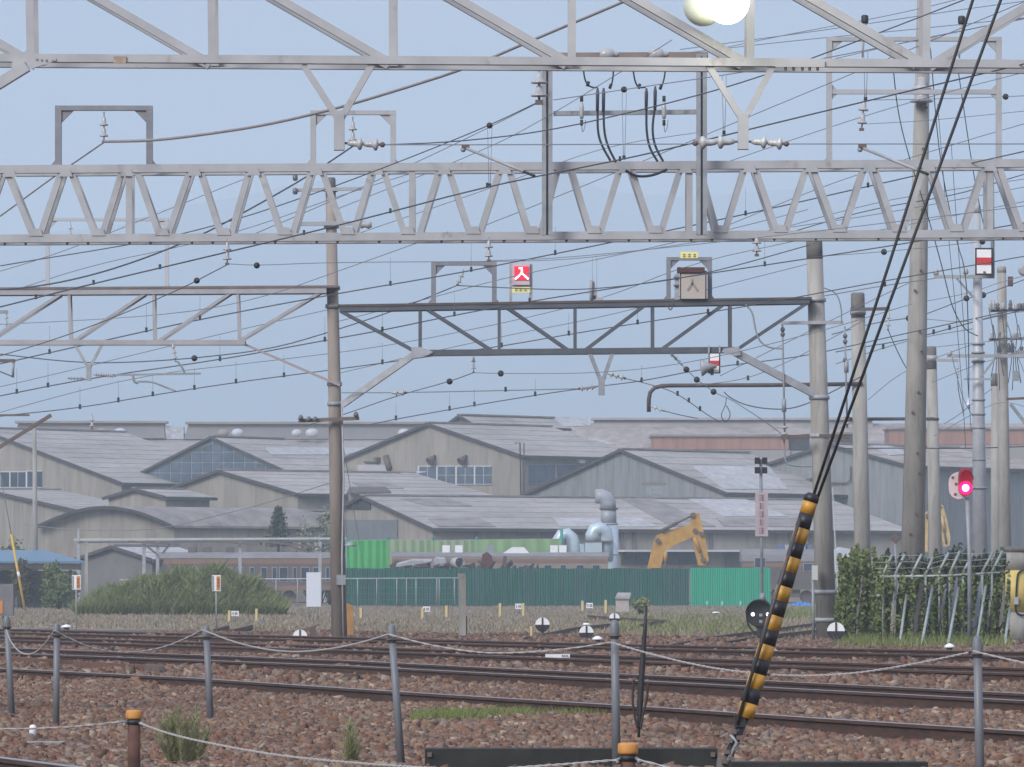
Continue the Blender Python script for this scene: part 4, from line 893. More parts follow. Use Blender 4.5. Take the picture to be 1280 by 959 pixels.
insul('slanting insulator below the left gantry', 215, 425, 452, Y3, 3, 6, x1=220)
insul('small insulator in the faint portal at the far left', 88, 277, 297, 110, 2, 6)
insul('insulator hanging in the tall pale portal at the right', 1081, 118, 162, Y2 + 0.3, 2, 13, x1=1077)
insul('small insulator on the short bracket at the left edge', 8, 388, 410, 108, 2, 5)
insul('thin insulator hanging from the shorter pole crossarm', 1111, 386, 412, 131.5, 2, 6, x1=1110)
insul('thin insulator below the slim pole crossarm', 1197, 452, 472, 164.5, 2, 5)
insul('white bell insulator beside the steel mast', 1211, 495, 510, 111.4, 1, 7, mt=WHITE)
insul('small insulator on the beam near the far left roof', 115, 517, 536, 180, 2, 7)
insul('drooping insulator under the right end of the middle gantry', 835, 438, 456, Y3, 3, 6, x1=852)
insul('insulator pair on the end of the curved pipe arm', 812, 507, 514, 131.7, 2, 6, x1=830)
def strain(label, x0, x1, y, Y, n, wpx, sag=0.0):
    a, b = P(x0, y, Y), P(x1, y + sag, Y); L = (b - a).length; ax = (b - a).normalized(); r = pm(wpx/2, Y)
    t = thing('strain_insulator', label, 'insulator', tuple(a), 'horizontal strain insulators'); MB().tube([a, b], r*0.2, 6).build('rod', STEELD, t)
    for i in range(n):
        h0 = L*(0.08 + 0.84*i/n); hh = L*0.8/n
        MB().lathe(a + ax*h0, ax, [(r*0.35, 0), (r*0.5, hh*0.3), (r*0.5, hh*0.6), (r, hh*0.75), (r*0.95, hh*0.9), (r*0.3, hh)], 12).build('disc', PORC, t)
    MB().ball(b, r*0.45, 8, 5).build('end_clamp', DARK, t)
strain('pair of big strain insulators right of the left hanger', 431, 478, 179, Y1 + 0.05, 2, 16, 2)
strain('big strain insulators right of the right hanger', 936, 983, 177, Y1 + 0.05, 2, 16, 3)
strain('big strain insulators left of the right hanger', 922, 869, 177, Y1 + 0.05, 2, 17, 2)
strain('small strain insulators on the middle gantry hanger', 747, 724, 483, Y3 - 0.2, 3, 8, 3)
strain('small strain insulators on the left gantry hanger', 106, 86, 473, Y3, 4, 5)
strain('ribbed pale strain insulator right of the left gantry hanger', 116, 144, 468, Y3, 8, 6, 2)
strain('small strain insulator right of the brown pole', 488, 507, 491, Y3, 2, 8)
strain('small strain insulator beside the middle gantry hanger', 758, 781, 466, Y3 + 6, 3, 8, 7)
# ------------------------------------------------------------------ overhead wires
def wire_pts(pts, Y0, Y1_):
    xs = [p[0] for p in pts]; q = []
    L = [0]
    for a, b in zip(pts[:-1], pts[1:]): L.append(L[-1] + math.hypot(b[0]-a[0], b[1]-a[1]))
    for (x, y), l in zip(pts, L):
        iv = 1/Y0 + (1/Y1_ - 1/Y0)*l/L[-1]; q.append((x, y, 1/iv))
    return q
def smooth(q):
    for _ in range(2):
        o_ = [q[0]]
        for a, b in zip(q[:-1], q[1:]): o_ += [a.lerp(b, 0.25), a.lerp(b, 0.75)]
        q = o_ + [q[-1]]
    return q
def wire(label, pts, Y0, Y1_, wpx=1.7, mt=WIRE, clips=(), drop=0, balls=(), name='overhead_wire', cat='wire'):
    q = wire_pts(pts, Y0, Y1_); ps = smooth([P(*k) for k in q])
    t = thing(name, label, cat, tuple(ps[0]), 'overhead line wires')
    rs = [max(0.0055, pm(wpx*0.4, p.y)) for p in ps]
    MB().tube(ps, rs, 6).build('strand', mt, t)
    xs = [k[0] for k in q]; 
    def at(x):
        if xs[0] < xs[-1]: return P(x, np.interp(x, xs, [k[1] for k in q]), np.interp(x, xs, [k[2] for k in q]))
        return P(x, np.interp(x, xs[::-1], [k[1] for k in q][::-1]), np.interp(x, xs[::-1], [k[2] for k in q][::-1]))
    for x in clips:
        c = at(x); s_ = c.y/F; MB().cbox(c + UP*1.5*s_, 3*s_, 3*s_, 6*s_).build('clip', BLACK, t)
        if drop: MB().tube([c, c + UP*drop*s_], 0.0045*c.y/90, 4).build('dropper', WIREG, t)
    for x in balls: c = at(x); MB().ball(c, pm(4, c.y), 10, 6).build('ball', BLACK, t)
    return t
wire('thick grey feeder cable swooping up to the right from the left portal', [(130,177),(190,176),(250,169),(330,157),(420,136),(500,112),(585,85),(680,44),(790,-2),(860,-34)], 69.2, 54, 4.6, CABLE, name='feeder_cable', cat='cable')
wire('grey wire dropping left from the dark portal insulator', [(130,178),(60,226),(0,271),(-80,325)], 69.2, 78, 2.6, CABLE)
wire('dark wire from the pale portal insulator down to the left gantry', [(441,183),(383,222),(299,269),(258,291),(190,320),(117,344),(50,358),(0,362),(-80,366)], 69.3, 104, 2.6, WIRE)
wire('long dark contact wire rising from the left edge to the upper right', [(-60,398),(0,384),(94,360),(285,315),(410,285),(488,265),(609,233),(775,200),(850,183),(1030,139),(1280,80),(1340,66)], 84, 45, 2.3, WIRE, (45,117,200,380,488,609,775,932), 0)
wire('messenger wire running up to the large disc insulator', [(-60,344),(0,332),(183,303),(282,279),(380,247),(498,203),(612,157),(672,128)], 92, 62, 1.7, WIRE, (), 0, (612,))
wire('second messenger wire meeting the large disc insulator', [(300,300),(400,258),(525,201),(600,165),(672,129)], 84, 62.1, 1.3, WIREG)
wire('taut thin wire between the two big hangers', [(478,181),(650,181),(868,180)], 46.05, 46.05, 1.4, WIREG)
wire('taut wire running right from the right hanger', [(983,180),(1130,180),(1340,180)], 46.05, 46.05, 1.5, WIREG)
wire('dark contact wire leaving the left hanger and climbing past the cable frame', [(480,181),(565,178),(680,165),(800,138),(885,116),(950,96),(1018,72),(1149,22),(1230,-10)], 62, 44, 2.0, WIRE, (), 0)
wire('thin wire with a ball passing through the cable frame', [(692,125),(780,112),(953,87),(1100,60),(1340,10)], 62, 46, 1.5, WIREG, (), 0, (780,))
wire('upper thin wire of the pair at the top right', [(850,62),(1065,33),(1200,12),(1340,-6)], 90, 70, 1.3, WIREG)
wire('lower thin wire of the pair at the top right', [(850,67),(1000,50),(1150,36),(1340,16)], 90, 70, 1.3, WIREG)
wire('thin wire slanting up behind the right hanger', [(560,300),(700,245),(936,146),(1030,107),(1085,84),(1190,40),(1300,-6)], 95, 56, 1.3, WIREG)
wire('thin steep wire behind the cable frame', [(420,262),(613,185),(690,143),(781,87),(840,50)], 84, 60, 1.2, WIREG)
wire('thin wire sloping through the cable frame foot', [(430,298),(600,240),(660,218),(760,182),(870,166)], 90, 72, 1.1, WIREG)
wire('long contact wire rising across the middle to the right edge', [(-60,468),(0,455),(120,428),(250,399),(427,366),(565,343),(656,325),(760,304),(932,268),(1085,233),(1210,205),(1340,176)], 128, 66, 1.9, WIRE, (62,183,250,488,589,694,808,932,1085), 34)
wire('messenger wire from the left edge up to the gantry insulator', [(-60,462),(0,445),(90,418),(215,367),(284,331)], 110, 69, 1.6, WIRE, (), 0, (246,))
wire('thin horizontal wire right of the gantry insulator', [(287,330),(322,332),(410,328),(611,327)], 69, 69.2, 1.2, WIREG, (), 0, (321,))
wire('thin horizontal wire right of the second gantry insulator', [(612,326),(700,323),(850,308),(1100,280),(1340,250)], 69, 62, 1.2, WIREG)
wire('sagging messenger wire crossing the brown pole', [(-60,434),(0,443),(100,454),(168,453),(242,448),(337,437),(410,416),(498,387),(571,357)], 118, 106, 1.7, WIRE, (), 0, (243,))
wire('third contact wire passing over the middle gantry', [(-60,507),(0,495),(110,473),(275,450),(404,426),(478,413),(568,394),(667,376),(832,350),(1013,323),(1160,300),(1340,268)], 140, 78, 1.8, WIRE, (21,60,275,406,478,568,662,956), 30)
wire('wire leaving the tilted insulator to the right', [(572,357),(700,363),(760,360),(834,351),(900,338),(1013,306)], 106, 92, 1.6, WIRE)
wire('fourth contact wire under the middle gantry top plate', [(-60,529),(0,520),(100,510),(191,494),(295,478),(410,463),(478,454),(627,433),(711,418),(798,404),(936,383),(1100,352),(1340,310)], 165, 90, 1.6, WIRE, (100,148,191,243,295,355,478,627,711,797,885), 26)
wire('thin wire crossing behind the middle gantry panels', [(-60,534),(0,515),(170,470),(330,452),(478,434),(640,402),(760,372),(860,330),(1000,300)], 160, 100, 1.2, WIREG)
wire('low contact wire above the factory roofs', [(461,531),(495,524),(562,512),(669,494),(747,483),(800,477),(885,460),(960,451),(1013,444),(1140,415),(1340,372)], 190, 105, 1.6, WIRE, (495,562,593,669,802,922), 20)
wire('thin messenger rising to the insulator under the middle gantry', [(380,533),(434,517),(495,495),(562,477),(592,466)], 150, 106, 1.4, WIRE, (), 0, (562,))
wire('thin messenger right of the insulator under the middle gantry', [(592,466),(626,467),(745,467),(860,455),(1013,418),(1140,380)], 106, 95, 1.2, WIREG, (), 0, (626,))
wire('thin taut wire from the brown pole to the small hanger', [(427,491),(491,491),(600,489),(724,486)], 106, 106, 1.5, WIREG, (632,))
wire('drooping wire below the curved arm falling to the right', [(781,473),(806,479),(838,488),(860,501),(880,516),(900,528)], 112, 135, 1.4, WIRE, (847,861,875), 0)
wire('beaded wire from the drooping insulator past the curved arm', [(835,440),(852,456),(870,474),(895,492),(915,500),(930,510),(946,520),(970,537),(988,552)], 106, 150, 1.2, WIREG, (), 0, (858,871,892))
wire('wire from the end of the curved pipe arm', [(828,513),(850,519),(872,523)], 131.7, 140, 1.5, WIRE)
wire('slack loop cable right of the curved arm', [(905,490),(912,497),(930,506),(955,511),(985,512),(1012,504),(1040,490),(1078,470)], 131.5, 131, 1.8, WIRE)
wire('hanging teardrop loop of wire below the pipe arm', [(908,497),(907,507),(901,518),(903,524),(907,528),(912,523),(913,516),(908,507)], 131.5, 131.5, 1.4, WIRE)
wire('thin wire rising from the pipe arm to the upper right', [(870,482),(935,474),(990,450),(1013,438),(1080,400)], 131, 118, 1.2, WIREG, (935,))
wire('wire from the thick pole to the mast crossarm', [(1030,370),(1105,357),(1169,348)], 106, 112, 1.4, WIREG, (1106,))
wire('left one of two slack cables beside the tall pole', [(1116,80),(1122,140),(1136,196),(1160,270),(1178,335),(1190,385),(1205,412),(1222,420)], 70, 111, 1.8, WIRE)
wire('right one of two slack cables beside the tall pole', [(1163,60),(1174,200),(1195,300),(1208,340),(1211,430),(1211,495)], 80, 111, 1.6, WIRE)
wire('steep dark cable above the mast sign', [(1198,90),(1214,200),(1225,262),(1234,300)], 80, 111, 1.6, WIRE)
wire('thin vertical wire left of the steel mast', [(1172,130),(1184,280),(1196,400),(1205,520),(1207,560)], 90, 112, 1.0, WIREG)
wire('second thin vertical wire left of the steel mast', [(1189,180),(1200,340),(1207,440),(1214,540)], 95, 112, 1.0, WIREG)
wire('cable slanting down from the shorter pole insulator', [(1110,412),(1120,436),(1134,463),(1150,485)], 131.5, 140, 1.5, WIRE)
wire('wire hanging from the slim pole arm', [(1197,472),(1198,490),(1205,520)], 164.5, 164.5, 1.4, WIRE)
wire('twin wire with balls crossing the tall pole', [(1040,418),(1100,402),(1136,398),(1155,394),(1208,373),(1229,369),(1290,346)], 140, 125, 1.4, WIRE, (), 0, (1136,1155,1208,1229))
wire('dark wire with splices behind the tall pole', [(1045,440),(1138,424),(1165,417),(1187,411),(1222,401),(1290,385)], 145, 130, 1.6, WIRE, (1167,1187,1222))
wire('low wire bending past the shorter pole', [(1045,455),(1104,435),(1150,422),(1222,410)], 150, 140, 1.3, WIREG, (1104,))
wire('thin wire sloping to the upper right near the right edge', [(1085,500),(1130,462),(1222,428)], 150, 140, 1.1, WIREG)
wire('thin pale wire at the upper right with a dark ball', [(1090,125),(1160,124),(1257,121),(1340,117)], 95, 88, 1.3, WIREG, (), 0, (1257,))
wire('thin pale wire below the middle beam of the tall portal', [(1085,155),(1160,151),(1280,139),(1340,133)], 95, 88, 1.1, WIREG)
wire('thin wire at the right edge behind the long gantry', [(990,290),(1085,262),(1190,245),(1240,230),(1340,200)], 98, 80, 1.5, WIRE)
wire('second thin wire at the right edge behind the long gantry', [(960,290),(1085,255),(1170,240),(1340,215)], 110, 90, 1.2, WIREG)
wire('faint wire with a ball right of the thick pole', [(1030,320),(1105,315),(1228,302),(1340,290)], 110, 100, 1.2, WIREG, (), 0, (1105,1228))
wire('lower dark wire in front of the right roofs', [(1045,561),(1130,560),(1200,561),(1290,558)], 150, 150, 1.8, WIRE)
wire('thin wire sagging in front of the arched shed', [(30,655),(70,661),(130,664),(200,662),(270,645),(330,630),(424,600)], 255, 107, 1.2, WIREG)
# the finer web of wires
fine = [
 ('fine wire crossing the upper left sky below the dark portal', [(-60, 356), (60, 322), (160, 282), (240, 250), (330, 214)], 110, 78),
 ('fine wire low at the left above the long roofs', [(-60, 497), (60, 470), (190, 438), (300, 412), (420, 385)], 170, 120),
 ('fine wire just under the left gantry chord', [(-60, 408), (80, 402), (230, 392), (330, 372), (420, 340), (560, 290)], 130, 88),
 ('fine wire from the left gantry up past the brown pole top', [(20, 362), (120, 330), (230, 308), (330, 280), (420, 246), (520, 215)], 110, 82),
 ('fine wire right of the brown pole towards the small portal', [(418, 468), (520, 444), (640, 418), (760, 395), (860, 368), (1010, 330)], 150, 110),
 ('fine wire in the gap under the entry sign', [(418, 403), (540, 372), (640, 345), (760, 322), (900, 290), (1010, 262)], 120, 88),
 ('fine wire above the rusty box sign', [(611, 327), (720, 325), (850, 306), (980, 285), (1100, 268), (1290, 232)], 110, 84),
 ('fine wire left of the thick pole below its crossarm', [(900, 470), (960, 440), (1010, 415), (1070, 385), (1140, 352)], 140, 118),
 ('fine wire rising behind the striped mast sign', [(1030, 300), (1110, 286), (1200, 268), (1290, 250)], 100, 92),
 ('fine wire over the tall right portal', [(960, 92), (1060, 70), (1160, 46), (1290, 22)], 80, 70),
 ('fine wire cutting the top right corner', [(885, 64), (1000, 40), (1100, 22), (1180, 4), (1230, -10)], 80, 72),
 ('fine wire under the tall portal middle beam', [(905, 204), (1010, 168), (1090, 142), (1180, 116), (1290, 88)], 78, 66),
 ('fine wire crossing the slack cables at the right', [(895, 288), (1020, 236), (1110, 206), (1200, 178), (1290, 152)], 88, 76),
 ('uppermost service wire at the distribution pole', [(1150, 378), (1215, 366), (1252, 352), (1300, 340)], 150, 149),
 ('second service wire at the distribution pole', [(1150, 398), (1210, 404), (1252, 392), (1300, 388)], 150, 149),
 ('third service wire at the distribution pole', [(1148, 436), (1225, 428), (1262, 424), (1300, 420)], 150, 149),
 ('fourth service wire at the distribution pole', [(1165, 478), (1230, 452), (1265, 444), (1300, 446)], 150, 149),
 ('drooping service wire low on the distribution pole', [(1168, 545), (1225, 512), (1256, 500), (1300, 515)], 150, 149),
 ('service wire falling from the mast crossarm', [(1190, 446), (1196, 470), (1204, 500), (1216, 520)], 112, 112),
 ('thin stay falling right from the distribution pole', [(1258, 400), (1270, 440), (1284, 475), (1300, 510)], 149, 149),
 ('short fine wire above the right shed roof', [(1180, 530), (1200, 518), (1220, 500), (1240, 486)], 160, 150),
]
for lb, pts, ya, yb in fine: wire(lb, pts, ya, yb, 1.2, WIREG if '_' not in lb else WIRE)
for x, y0, y1, Y, tx in ((780, 115, 197, 61, 'double thin dropper below the ball in the cable frame'), (612, 160, 232, 63, 'double thin dropper below the ball left of the cable frame'), (1082, 62, 124, 60, 'double thin dropper below the dark canister at the right'), (905, 95, 166, 62, 'double thin dropper left of the right hanger'), (743, 322, 372, 100, 'double thin dropper over the middle gantry')):
    t = thing('dropper_wires', tx, 'wire', tuple(P(x, y1, Y)), 'double droppers')
    for dx in (-2.5, 3): MB().tube([P(x + dx, y0, Y), P(x + dx*(0.3 if y1 < 240 else 1), y1, Y)], 0.005, 4).build('strand', WIREG, t)
    MB().cbox(P(x, y1, Y), pm(4, Y), 0.04, pm(5, Y)).build('clip', BLACK, t)
for x, y in ((1081, 24), (1202, 25)):
    t = thing('line_canister', 'dark canister insulator above the %s of the tall right portal' % ('left side' if x < 1100 else 'right side'), 'insulator', tuple(P(x, y, 72)), 'dark canister insulators')
    MB().lathe(P(x, y + 5, 72), UP, [(0.05, 0), (0.055, 0.02), (0.055, 0.1), (0.04, 0.12)], 12).build('body', BLACK, t)
    MB().tube([P(x, y + 5, 72), P(x - 2, y + 30, 72), P(x - 3, y + 48, 72)], [0.03, 0.02, 0.012], 8).build('stem', PORC, t)
# registration arms (slanting steady arms) below the hangers
def steady(label, a, b, Y, wpx=4):
    t = thing('steady_arm', label, 'steady arm', tuple(P(*a, Y)), 'slanting steady arms'); A_, B_ = P(*a, Y), P(*b, Y - 1)
    MB().tube([A_, A_.lerp(B_, 0.85)], pm(wpx/2, Y), 8).build('tube', STEELM, t)
    MB().tube([A_.lerp(B_, 0.85), B_], pm(wpx/2.2, Y), 8).build('end_fitting', BLACK, t)
    MB().cbox(A_ + UP*pm(2, Y), pm(10, Y), 0.08, pm(4, Y)).build('clamp', DARK, t); MB().ball(A_ + Vector((pm(-3, Y), 0, pm(-2, Y))), pm(3.5, Y), 8, 5).build('swivel', STEELD, t)
steady('slanting steady arm under the left big wire', (582, 185), (668, 220), 58); steady('slanting steady arm before the tall pole', (1078, 185), (1160, 218), 58)
t = thing('pull_off_arm', 'thin steady arm assembly below the left gantry', 'steady arm', tuple(P(165, 470, Y3)))
MB().bar(P(140, 469, Y3), P(251, 467, Y3), pm(2.5, Y3)).build('tube', STEELD, t)
swag(t, [(222, 452), (228, 460), (231, 467)], 0.025, Y3, STEELD, 'stay'); swag(t, [(166, 468), (167, 477), (173, 479)], 0.03, Y3, STEELD, 'bracket'); swag(t, [(173, 477), (190, 477), (204, 483), (220, 489)], 0.02, Y3 - 0.4, STEELD, 'steady_rod')
t = thing('short_bracket', 'short bracket with a steady rod at the left edge', 'bracket', tuple(P(0, 452, 110)))
MB().bar(P(-40, 451, 110), P(19, 451, 110), pm(4, 110)).build('arm', DARK, t); MB().tube([P(17, 452, 110), P(16, 472, 110)], 0.03, 6).build('drop_rod', STEELD, t); MB().tube([P(-40, 448, 110), P(16, 471, 110)], 0.015, 6).build('stay', STEELD, t)
t = thing('short_bracket', 'small arm tip with an insulator at the left edge', 'bracket', tuple(P(0, 390, 108))); MB().bar(P(-40, 390, 108), P(10, 390, 108), pm(4, 108)).build('arm', STEELD, t)
portal('faint pale portal frame on the left gantry', 57, 211, 273, 360, Y3 + 0.3, mat('hazy_pale_steel', (0.42, 0.44, 0.47), 0.6), 5)
portal('small portal frame on the left part of the middle gantry', 539, 621, 328, 380, Y3, MATS['portal_grey_steel'], 6)
portal('small portal frame around the rusty box sign', 833, 890, 322, 375, Y3, MATS['portal_grey_steel'], 5.5)

# ------------------------------------------------------------------ signs and lamps
RED = mat('red_sign_face', (0.50, 0.01, 0.03), 0.5, emit=((0.85, 0.02, 0.06), 0.30))
GLOW = mat('lit_white_glyph', (0.9, 0.8, 0.82), 0.5, emit=((1.0, 0.86, 0.9), 1.1))
t = thing('entry_sign', 'lit red entry sign with white character above a yellow plate', 'sign', tuple(P(651, 378, Y3)), 'entry character signs')
for x in (638.5, 664): MB().bar(P(x, 379, Y3), P(x, 330, Y3), pm(3.6, Y3)).build('post', STEELM, t)
MB().cbox(P(651.3, 343, Y3 - 0.05), pm(22, Y3), 0.12, pm(27, Y3)).build('housing', mat('pale_pink_housing', (0.55, 0.45, 0.52), 0.6), t)
f_ = MB().cbox(P(652, 341.5, Y3 - 0.125), pm(18, Y3), 0.02, pm(17, Y3)).build('red_panel', RED, t)
YG = Y3 - 0.145; mm = MB()
for a, b in (((648.5, 335.3), (653, 335.3)), ((652.3, 335), (652.3, 342.6)), ((652.3, 341.4), (644, 349)), ((652.3, 341.4), (660.5, 349))): mm.bar(P(*a, YG), P(*b, YG), pm(2.1, Y3), 0.015, side=(0, 0, 1) if abs(a[1]-b[1]) < 1 else (1, 0, 0))
mm.build('character', GLOW, f_)
MB().bar(P(639, 357.6, Y3 - 0.03), P(664, 357.6, Y3 - 0.03), pm(2, Y3)).build('crossbar', STEELD, t)
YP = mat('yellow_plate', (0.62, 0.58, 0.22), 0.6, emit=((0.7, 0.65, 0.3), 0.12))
yp = MB().cbox(P(651.5, 362.5, Y3 - 0.05), pm(23, Y3), 0.03, pm(7, Y3)).build('yellow_plate', YP, t)
mm = MB()
for x in (645.5, 651, 657):
    mm.cbox(P(x, 361, Y3 - 0.075), pm(3.6, Y3), 0.01, pm(0.8, Y3)); mm.cbox(P(x, 363.2, Y3 - 0.075), pm(3.6, Y3), 0.01, pm(0.8, Y3)); mm.cbox(P(x - 0.8, 362.3, Y3 - 0.075), pm(0.8, Y3), 0.01, pm(3.8, Y3))
mm.build('lettering', mat('dim_lettering', (0.30, 0.28, 0.13), 0.8), yp)
t = thing('box_sign', 'rusty unlit box sign with faint character on the middle gantry', 'sign', tuple(P(864, 375, Y3)), 'entry character signs')
MB().cbox(P(866.5, 356.5, Y3 - 0.2), pm(33, Y3), 0.3, pm(35, Y3)).build('housing', RUST, t)
f_ = MB().cbox(P(866.5, 358, Y3 - 0.362), pm(30, Y3), 0.02, pm(31, Y3)).build('front_panel', mat('rust_streaked_white', (0.42, 0.40, 0.37), 0.7, 0, 4, 0, col2=(0.50, 0.36, 0.26), lo=0.45, hi=0.75), t)
MB().cbox(P(863.5, 338, Y3 - 0.25), pm(34, Y3), 0.34, pm(6.5, Y3)).build('hood', mat('dark_rust_hood', (0.07, 0.03, 0.025), 0.8, 0, 6, 0.3), t)
mm = MB(); YG = Y3 - 0.38
for a, b in (((865, 349), (865.5, 356)), ((865.5, 354), (859.5, 363)), ((865.5, 354), (872.5, 364))): mm.bar(P(*a, YG), P(*b, YG), pm(2.4, Y3), 0.012, side=(1, 0, 0))
mm.build('character', mat('faded_character', (0.25, 0.235, 0.22), 0.8), f_)
MB().cbox(P(846, 359, Y3 - 0.2), pm(5, Y3), 0.2, pm(32, Y3)).build('side_box', STEELM, t)
for y in (347, 357): MB().cbox(P(845.5, y, Y3 - 0.32), pm(7, Y3), 0.1, pm(2, Y3)).build('hinge', DARK, t)
yp = MB().cbox(P(861.5, 319, Y3 - 0.05), pm(22, Y3), 0.03, pm(8, Y3)).build('yellow_plate', YP, t)
mm = MB()
for x in (855, 861.5, 868):
    mm.cbox(P(x, 318, Y3 - 0.075), pm(3.8, Y3), 0.01, pm(0.9, Y3)); mm.cbox(P(x, 320.7, Y3 - 0.075), pm(3.8, Y3), 0.01, pm(0.9, Y3)); mm.cbox(P(x + 0.6, 319.5, Y3 - 0.075), pm(0.9, Y3), 0.01, pm(4.6, Y3))
mm.build('lettering', MATS['dim_lettering'], yp)
swag(t, [(835, 380), (836, 386), (838, 388), (841, 384), (840, 378)], 0.015, Y3 - 0.3, DARK, 'loop_cable')
t = thing('loud_fitting', 'pale small fitting standing on the middle gantry left of the box sign', 'fitting', tuple(P(742, 377, Y3)))
MB().prism([P(739, 377, Y3 - 0.1), P(748, 377, Y3 - 0.1), P(743, 352, Y3 - 0.1), P(739, 352, Y3 - 0.1)], (0, 0.1, 0)).build('bracket', STEEL, t); MB().cbox(P(748, 374, Y3 - 0.15), pm(12, Y3), 0.1, pm(4, Y3)).build('base_box', STEEL, t)
MB().tube([P(739, 350, Y3 - 0.15), P(739, 376, Y3 - 0.15)], 0.035, 6).build('tube', STEELM, t)
REDB = mat('sign_red', (0.55, 0.03, 0.03), 0.5)
def rw_sign(label, x0, x1, y0, y1, Y, r0, r1):
    t = thing('striped_sign', label, 'sign', tuple(P((x0+x1)/2, y1, Y)), 'white signs with a red band')
    MB().cbox(P((x0+x1)/2, (y0+y1)/2, Y), pm(x1-x0, Y), 0.05, pm(y1-y0, Y)).build('frame', BLACK, t)
    g = (x1 - x0)*0.09; f = MB().cbox(P((x0+x1)/2, (y0+y1)/2, Y - 0.035), pm(x1-x0-2*g, Y), 0.02, pm(y1-y0-2*g, Y)).build('white_panel', WHITE, t)
    MB().cbox(P((x0+x1)/2, (r0+r1)/2, Y - 0.052), pm(x1-x0-2*g, Y), 0.012, pm(r1-r0, Y)).build('red_band', REDB, f)
    return t
t = rw_sign('white sign with a red band on the steel mast', 1219, 1241, 310, 344, 111.3, 322, 331)
MB().cbox(P(1230.5, 340.3, 111.24), pm(3, 111), 0.01, pm(2, 111)).build('mark', DARK, t)
t = rw_sign('small white sign with a red band under the middle gantry', 886, 900, 441, 467, Y3 - 0.3, 451, 457)
for x in (886, 899.5): MB().bar(P(x, 432, Y3 - 0.3), P(x, 467, Y3 - 0.3), pm(2, Y3)).build('hanger_bar', STEELM, t)
MB().lathe(P(893, 458, Y3 - 0.5), (-1, 0, -0.1), [(0.03, -0.05), (0.08, 0.1), (0.2, 0.28), (0.18, 0.3)], 12).build('horn', STEELM, t); MB().cbox(P(890, 465, Y3 - 0.45), pm(4, Y3), 0.08, pm(8, Y3)).build('drop_fitting', BLACK, t)
# lit lamp on the nearest truss: a pair of globes
t = thing('yard_lamp', 'pair of round glass globe lamps, one lit, on the nearest truss', 'lamp', tuple(P(905, 0, Y1 - 0.3)))
MB().ball(P(879, 8, Y1 - 0.25), pm(25, Y1), 20, 14).build('unlit_globe', mat('milky_globe', (0.55, 0.60, 0.50), 0.2, 0, 3, 0.06), t)
MB().ball(P(909, 2, Y1 - 0.5), pm(28, Y1), 20, 14).build('lit_globe', mat('lit_globe_glass', (0.95, 0.95, 0.85), 0.3, emit=((1.0, 0.98, 0.80), 3.5)), t)
for gx_, gy_, dy_ in ((879, -16, 0.25), (909, -25, 0.5)): MB().lathe(P(gx_, gy_ + 4, Y1 - dy_), UP, [(0.10, 0), (0.11, 0.03), (0.09, 0.08), (0.05, 0.12)], 14).build('collar', STEELD, t)
MB().tube([P(895, -40, Y1 - 0.35), P(895, -18, Y1 - 0.35)], 0.05, 8).build('bracket', STEELM, t); MB().bar(P(895, -40, Y1 - 0.35), P(940, -40, Y1), 0.06).build('arm', STEELM, t)
ld = bpy.data.lights.new('yard_lamp_light', 'POINT'); ld.energy = 12; ld.color = (1.0, 0.96, 0.78); ld.shadow_soft_size = 0.2
lo_ = bpy.data.objects.new('yard_lamp_light', ld); COL.objects.link(lo_); lo_.location = P(909, 2, Y1 - 0.9)
# red railway signal
YS = 100; t = thing('railway_signal', 'red-lit railway signal with a pale rounded backplate at the right', 'signal', tuple(P(1208, 700, YS)))
def rounded(cx, y0, y1, wpx, Y, n=8):
    r = wpx/2; pts = [(cx + r*math.cos(math.pi*i/n), y0 + r - r*math.sin(math.pi*i/n)) for i in range(n+1)] + [(cx - r*math.cos(math.pi*i/n), y1 - r + r*math.sin(math.pi*i/n)) for i in range(n+1)]
    return [P(x, y, Y) for x, y in pts]
MB().prism(rounded(1198.5, 590, 624, 25, YS), (0, 0.05, 0)).build('backplate', mat('pale_backplate', (0.55, 0.52, 0.53), 0.6, 0, 5, 0.12), t)
hd = MB().prism(rounded(1207, 585, 620, 17.5, YS - 0.12), (0, 0.11, 0)).build('signal_head', mat('red_glow_head', (0.16, 0.01, 0.02), 0.5, emit=((0.7, 0.0, 0.05), 0.12)), t)  # housing itself emits faint red, the lens glow put into its material
MB().lathe(P(1207, 610, YS - 0.13), (0, -1, 0), [(pm(8.2, YS), 0), (pm(8.2, YS), 0.02)], 20).build('glow_ring', mat('red_lens', (0.6, 0.0, 0.05), 0.4, emit=((1.0, 0.0, 0.10), 1.6)), hd)
MB().lathe(P(1207, 610, YS - 0.16), (0, -1, 0), [(pm(4.4, YS), 0), (pm(4.2, YS), 0.02), (pm(1, YS), 0.04)], 20).build('lens', mat('lit_lens', (1, 0.6, 0.65), 0.3, emit=((1.0, 0.38, 0.40), 3.5)), hd)
mm = MB(); a = [P(1207 + 8.9*math.cos(k), 600 - 13*math.sin(k)*0.9, YS - 0.13) for k in [math.pi*i/10 for i in range(11)]]
for p, q in zip(a[:-1], a[1:]): mm.prism([p, q, q + Vector((0, -0.22, 0.0)), p + Vector((0, -0.22, 0.0))], (0, 0, 0.012))
mm.build('hood', mat('dark_red_hood', (0.10, 0.01, 0.015), 0.6), hd)
MB().tube([P(1209, 622, YS + 0.05), P(1212, 700, YS + 0.05), (P(1212, 0, YS).x, YS + 0.05, 0)], 0.045, 8).build('post', STEELD, t)
for x, y in ((1194, 618), (1191, 597), (1195, 605)): MB().cbox(P(x, y, YS - 0.005), 0.05, 0.02, 0.05).build('bolt', DARK, t)
rl = bpy.data.lights.new('signal_light', 'POINT'); rl.energy = 0.8; rl.color = (1.0, 0.05, 0.12); rl.shadow_soft_size = 0.07
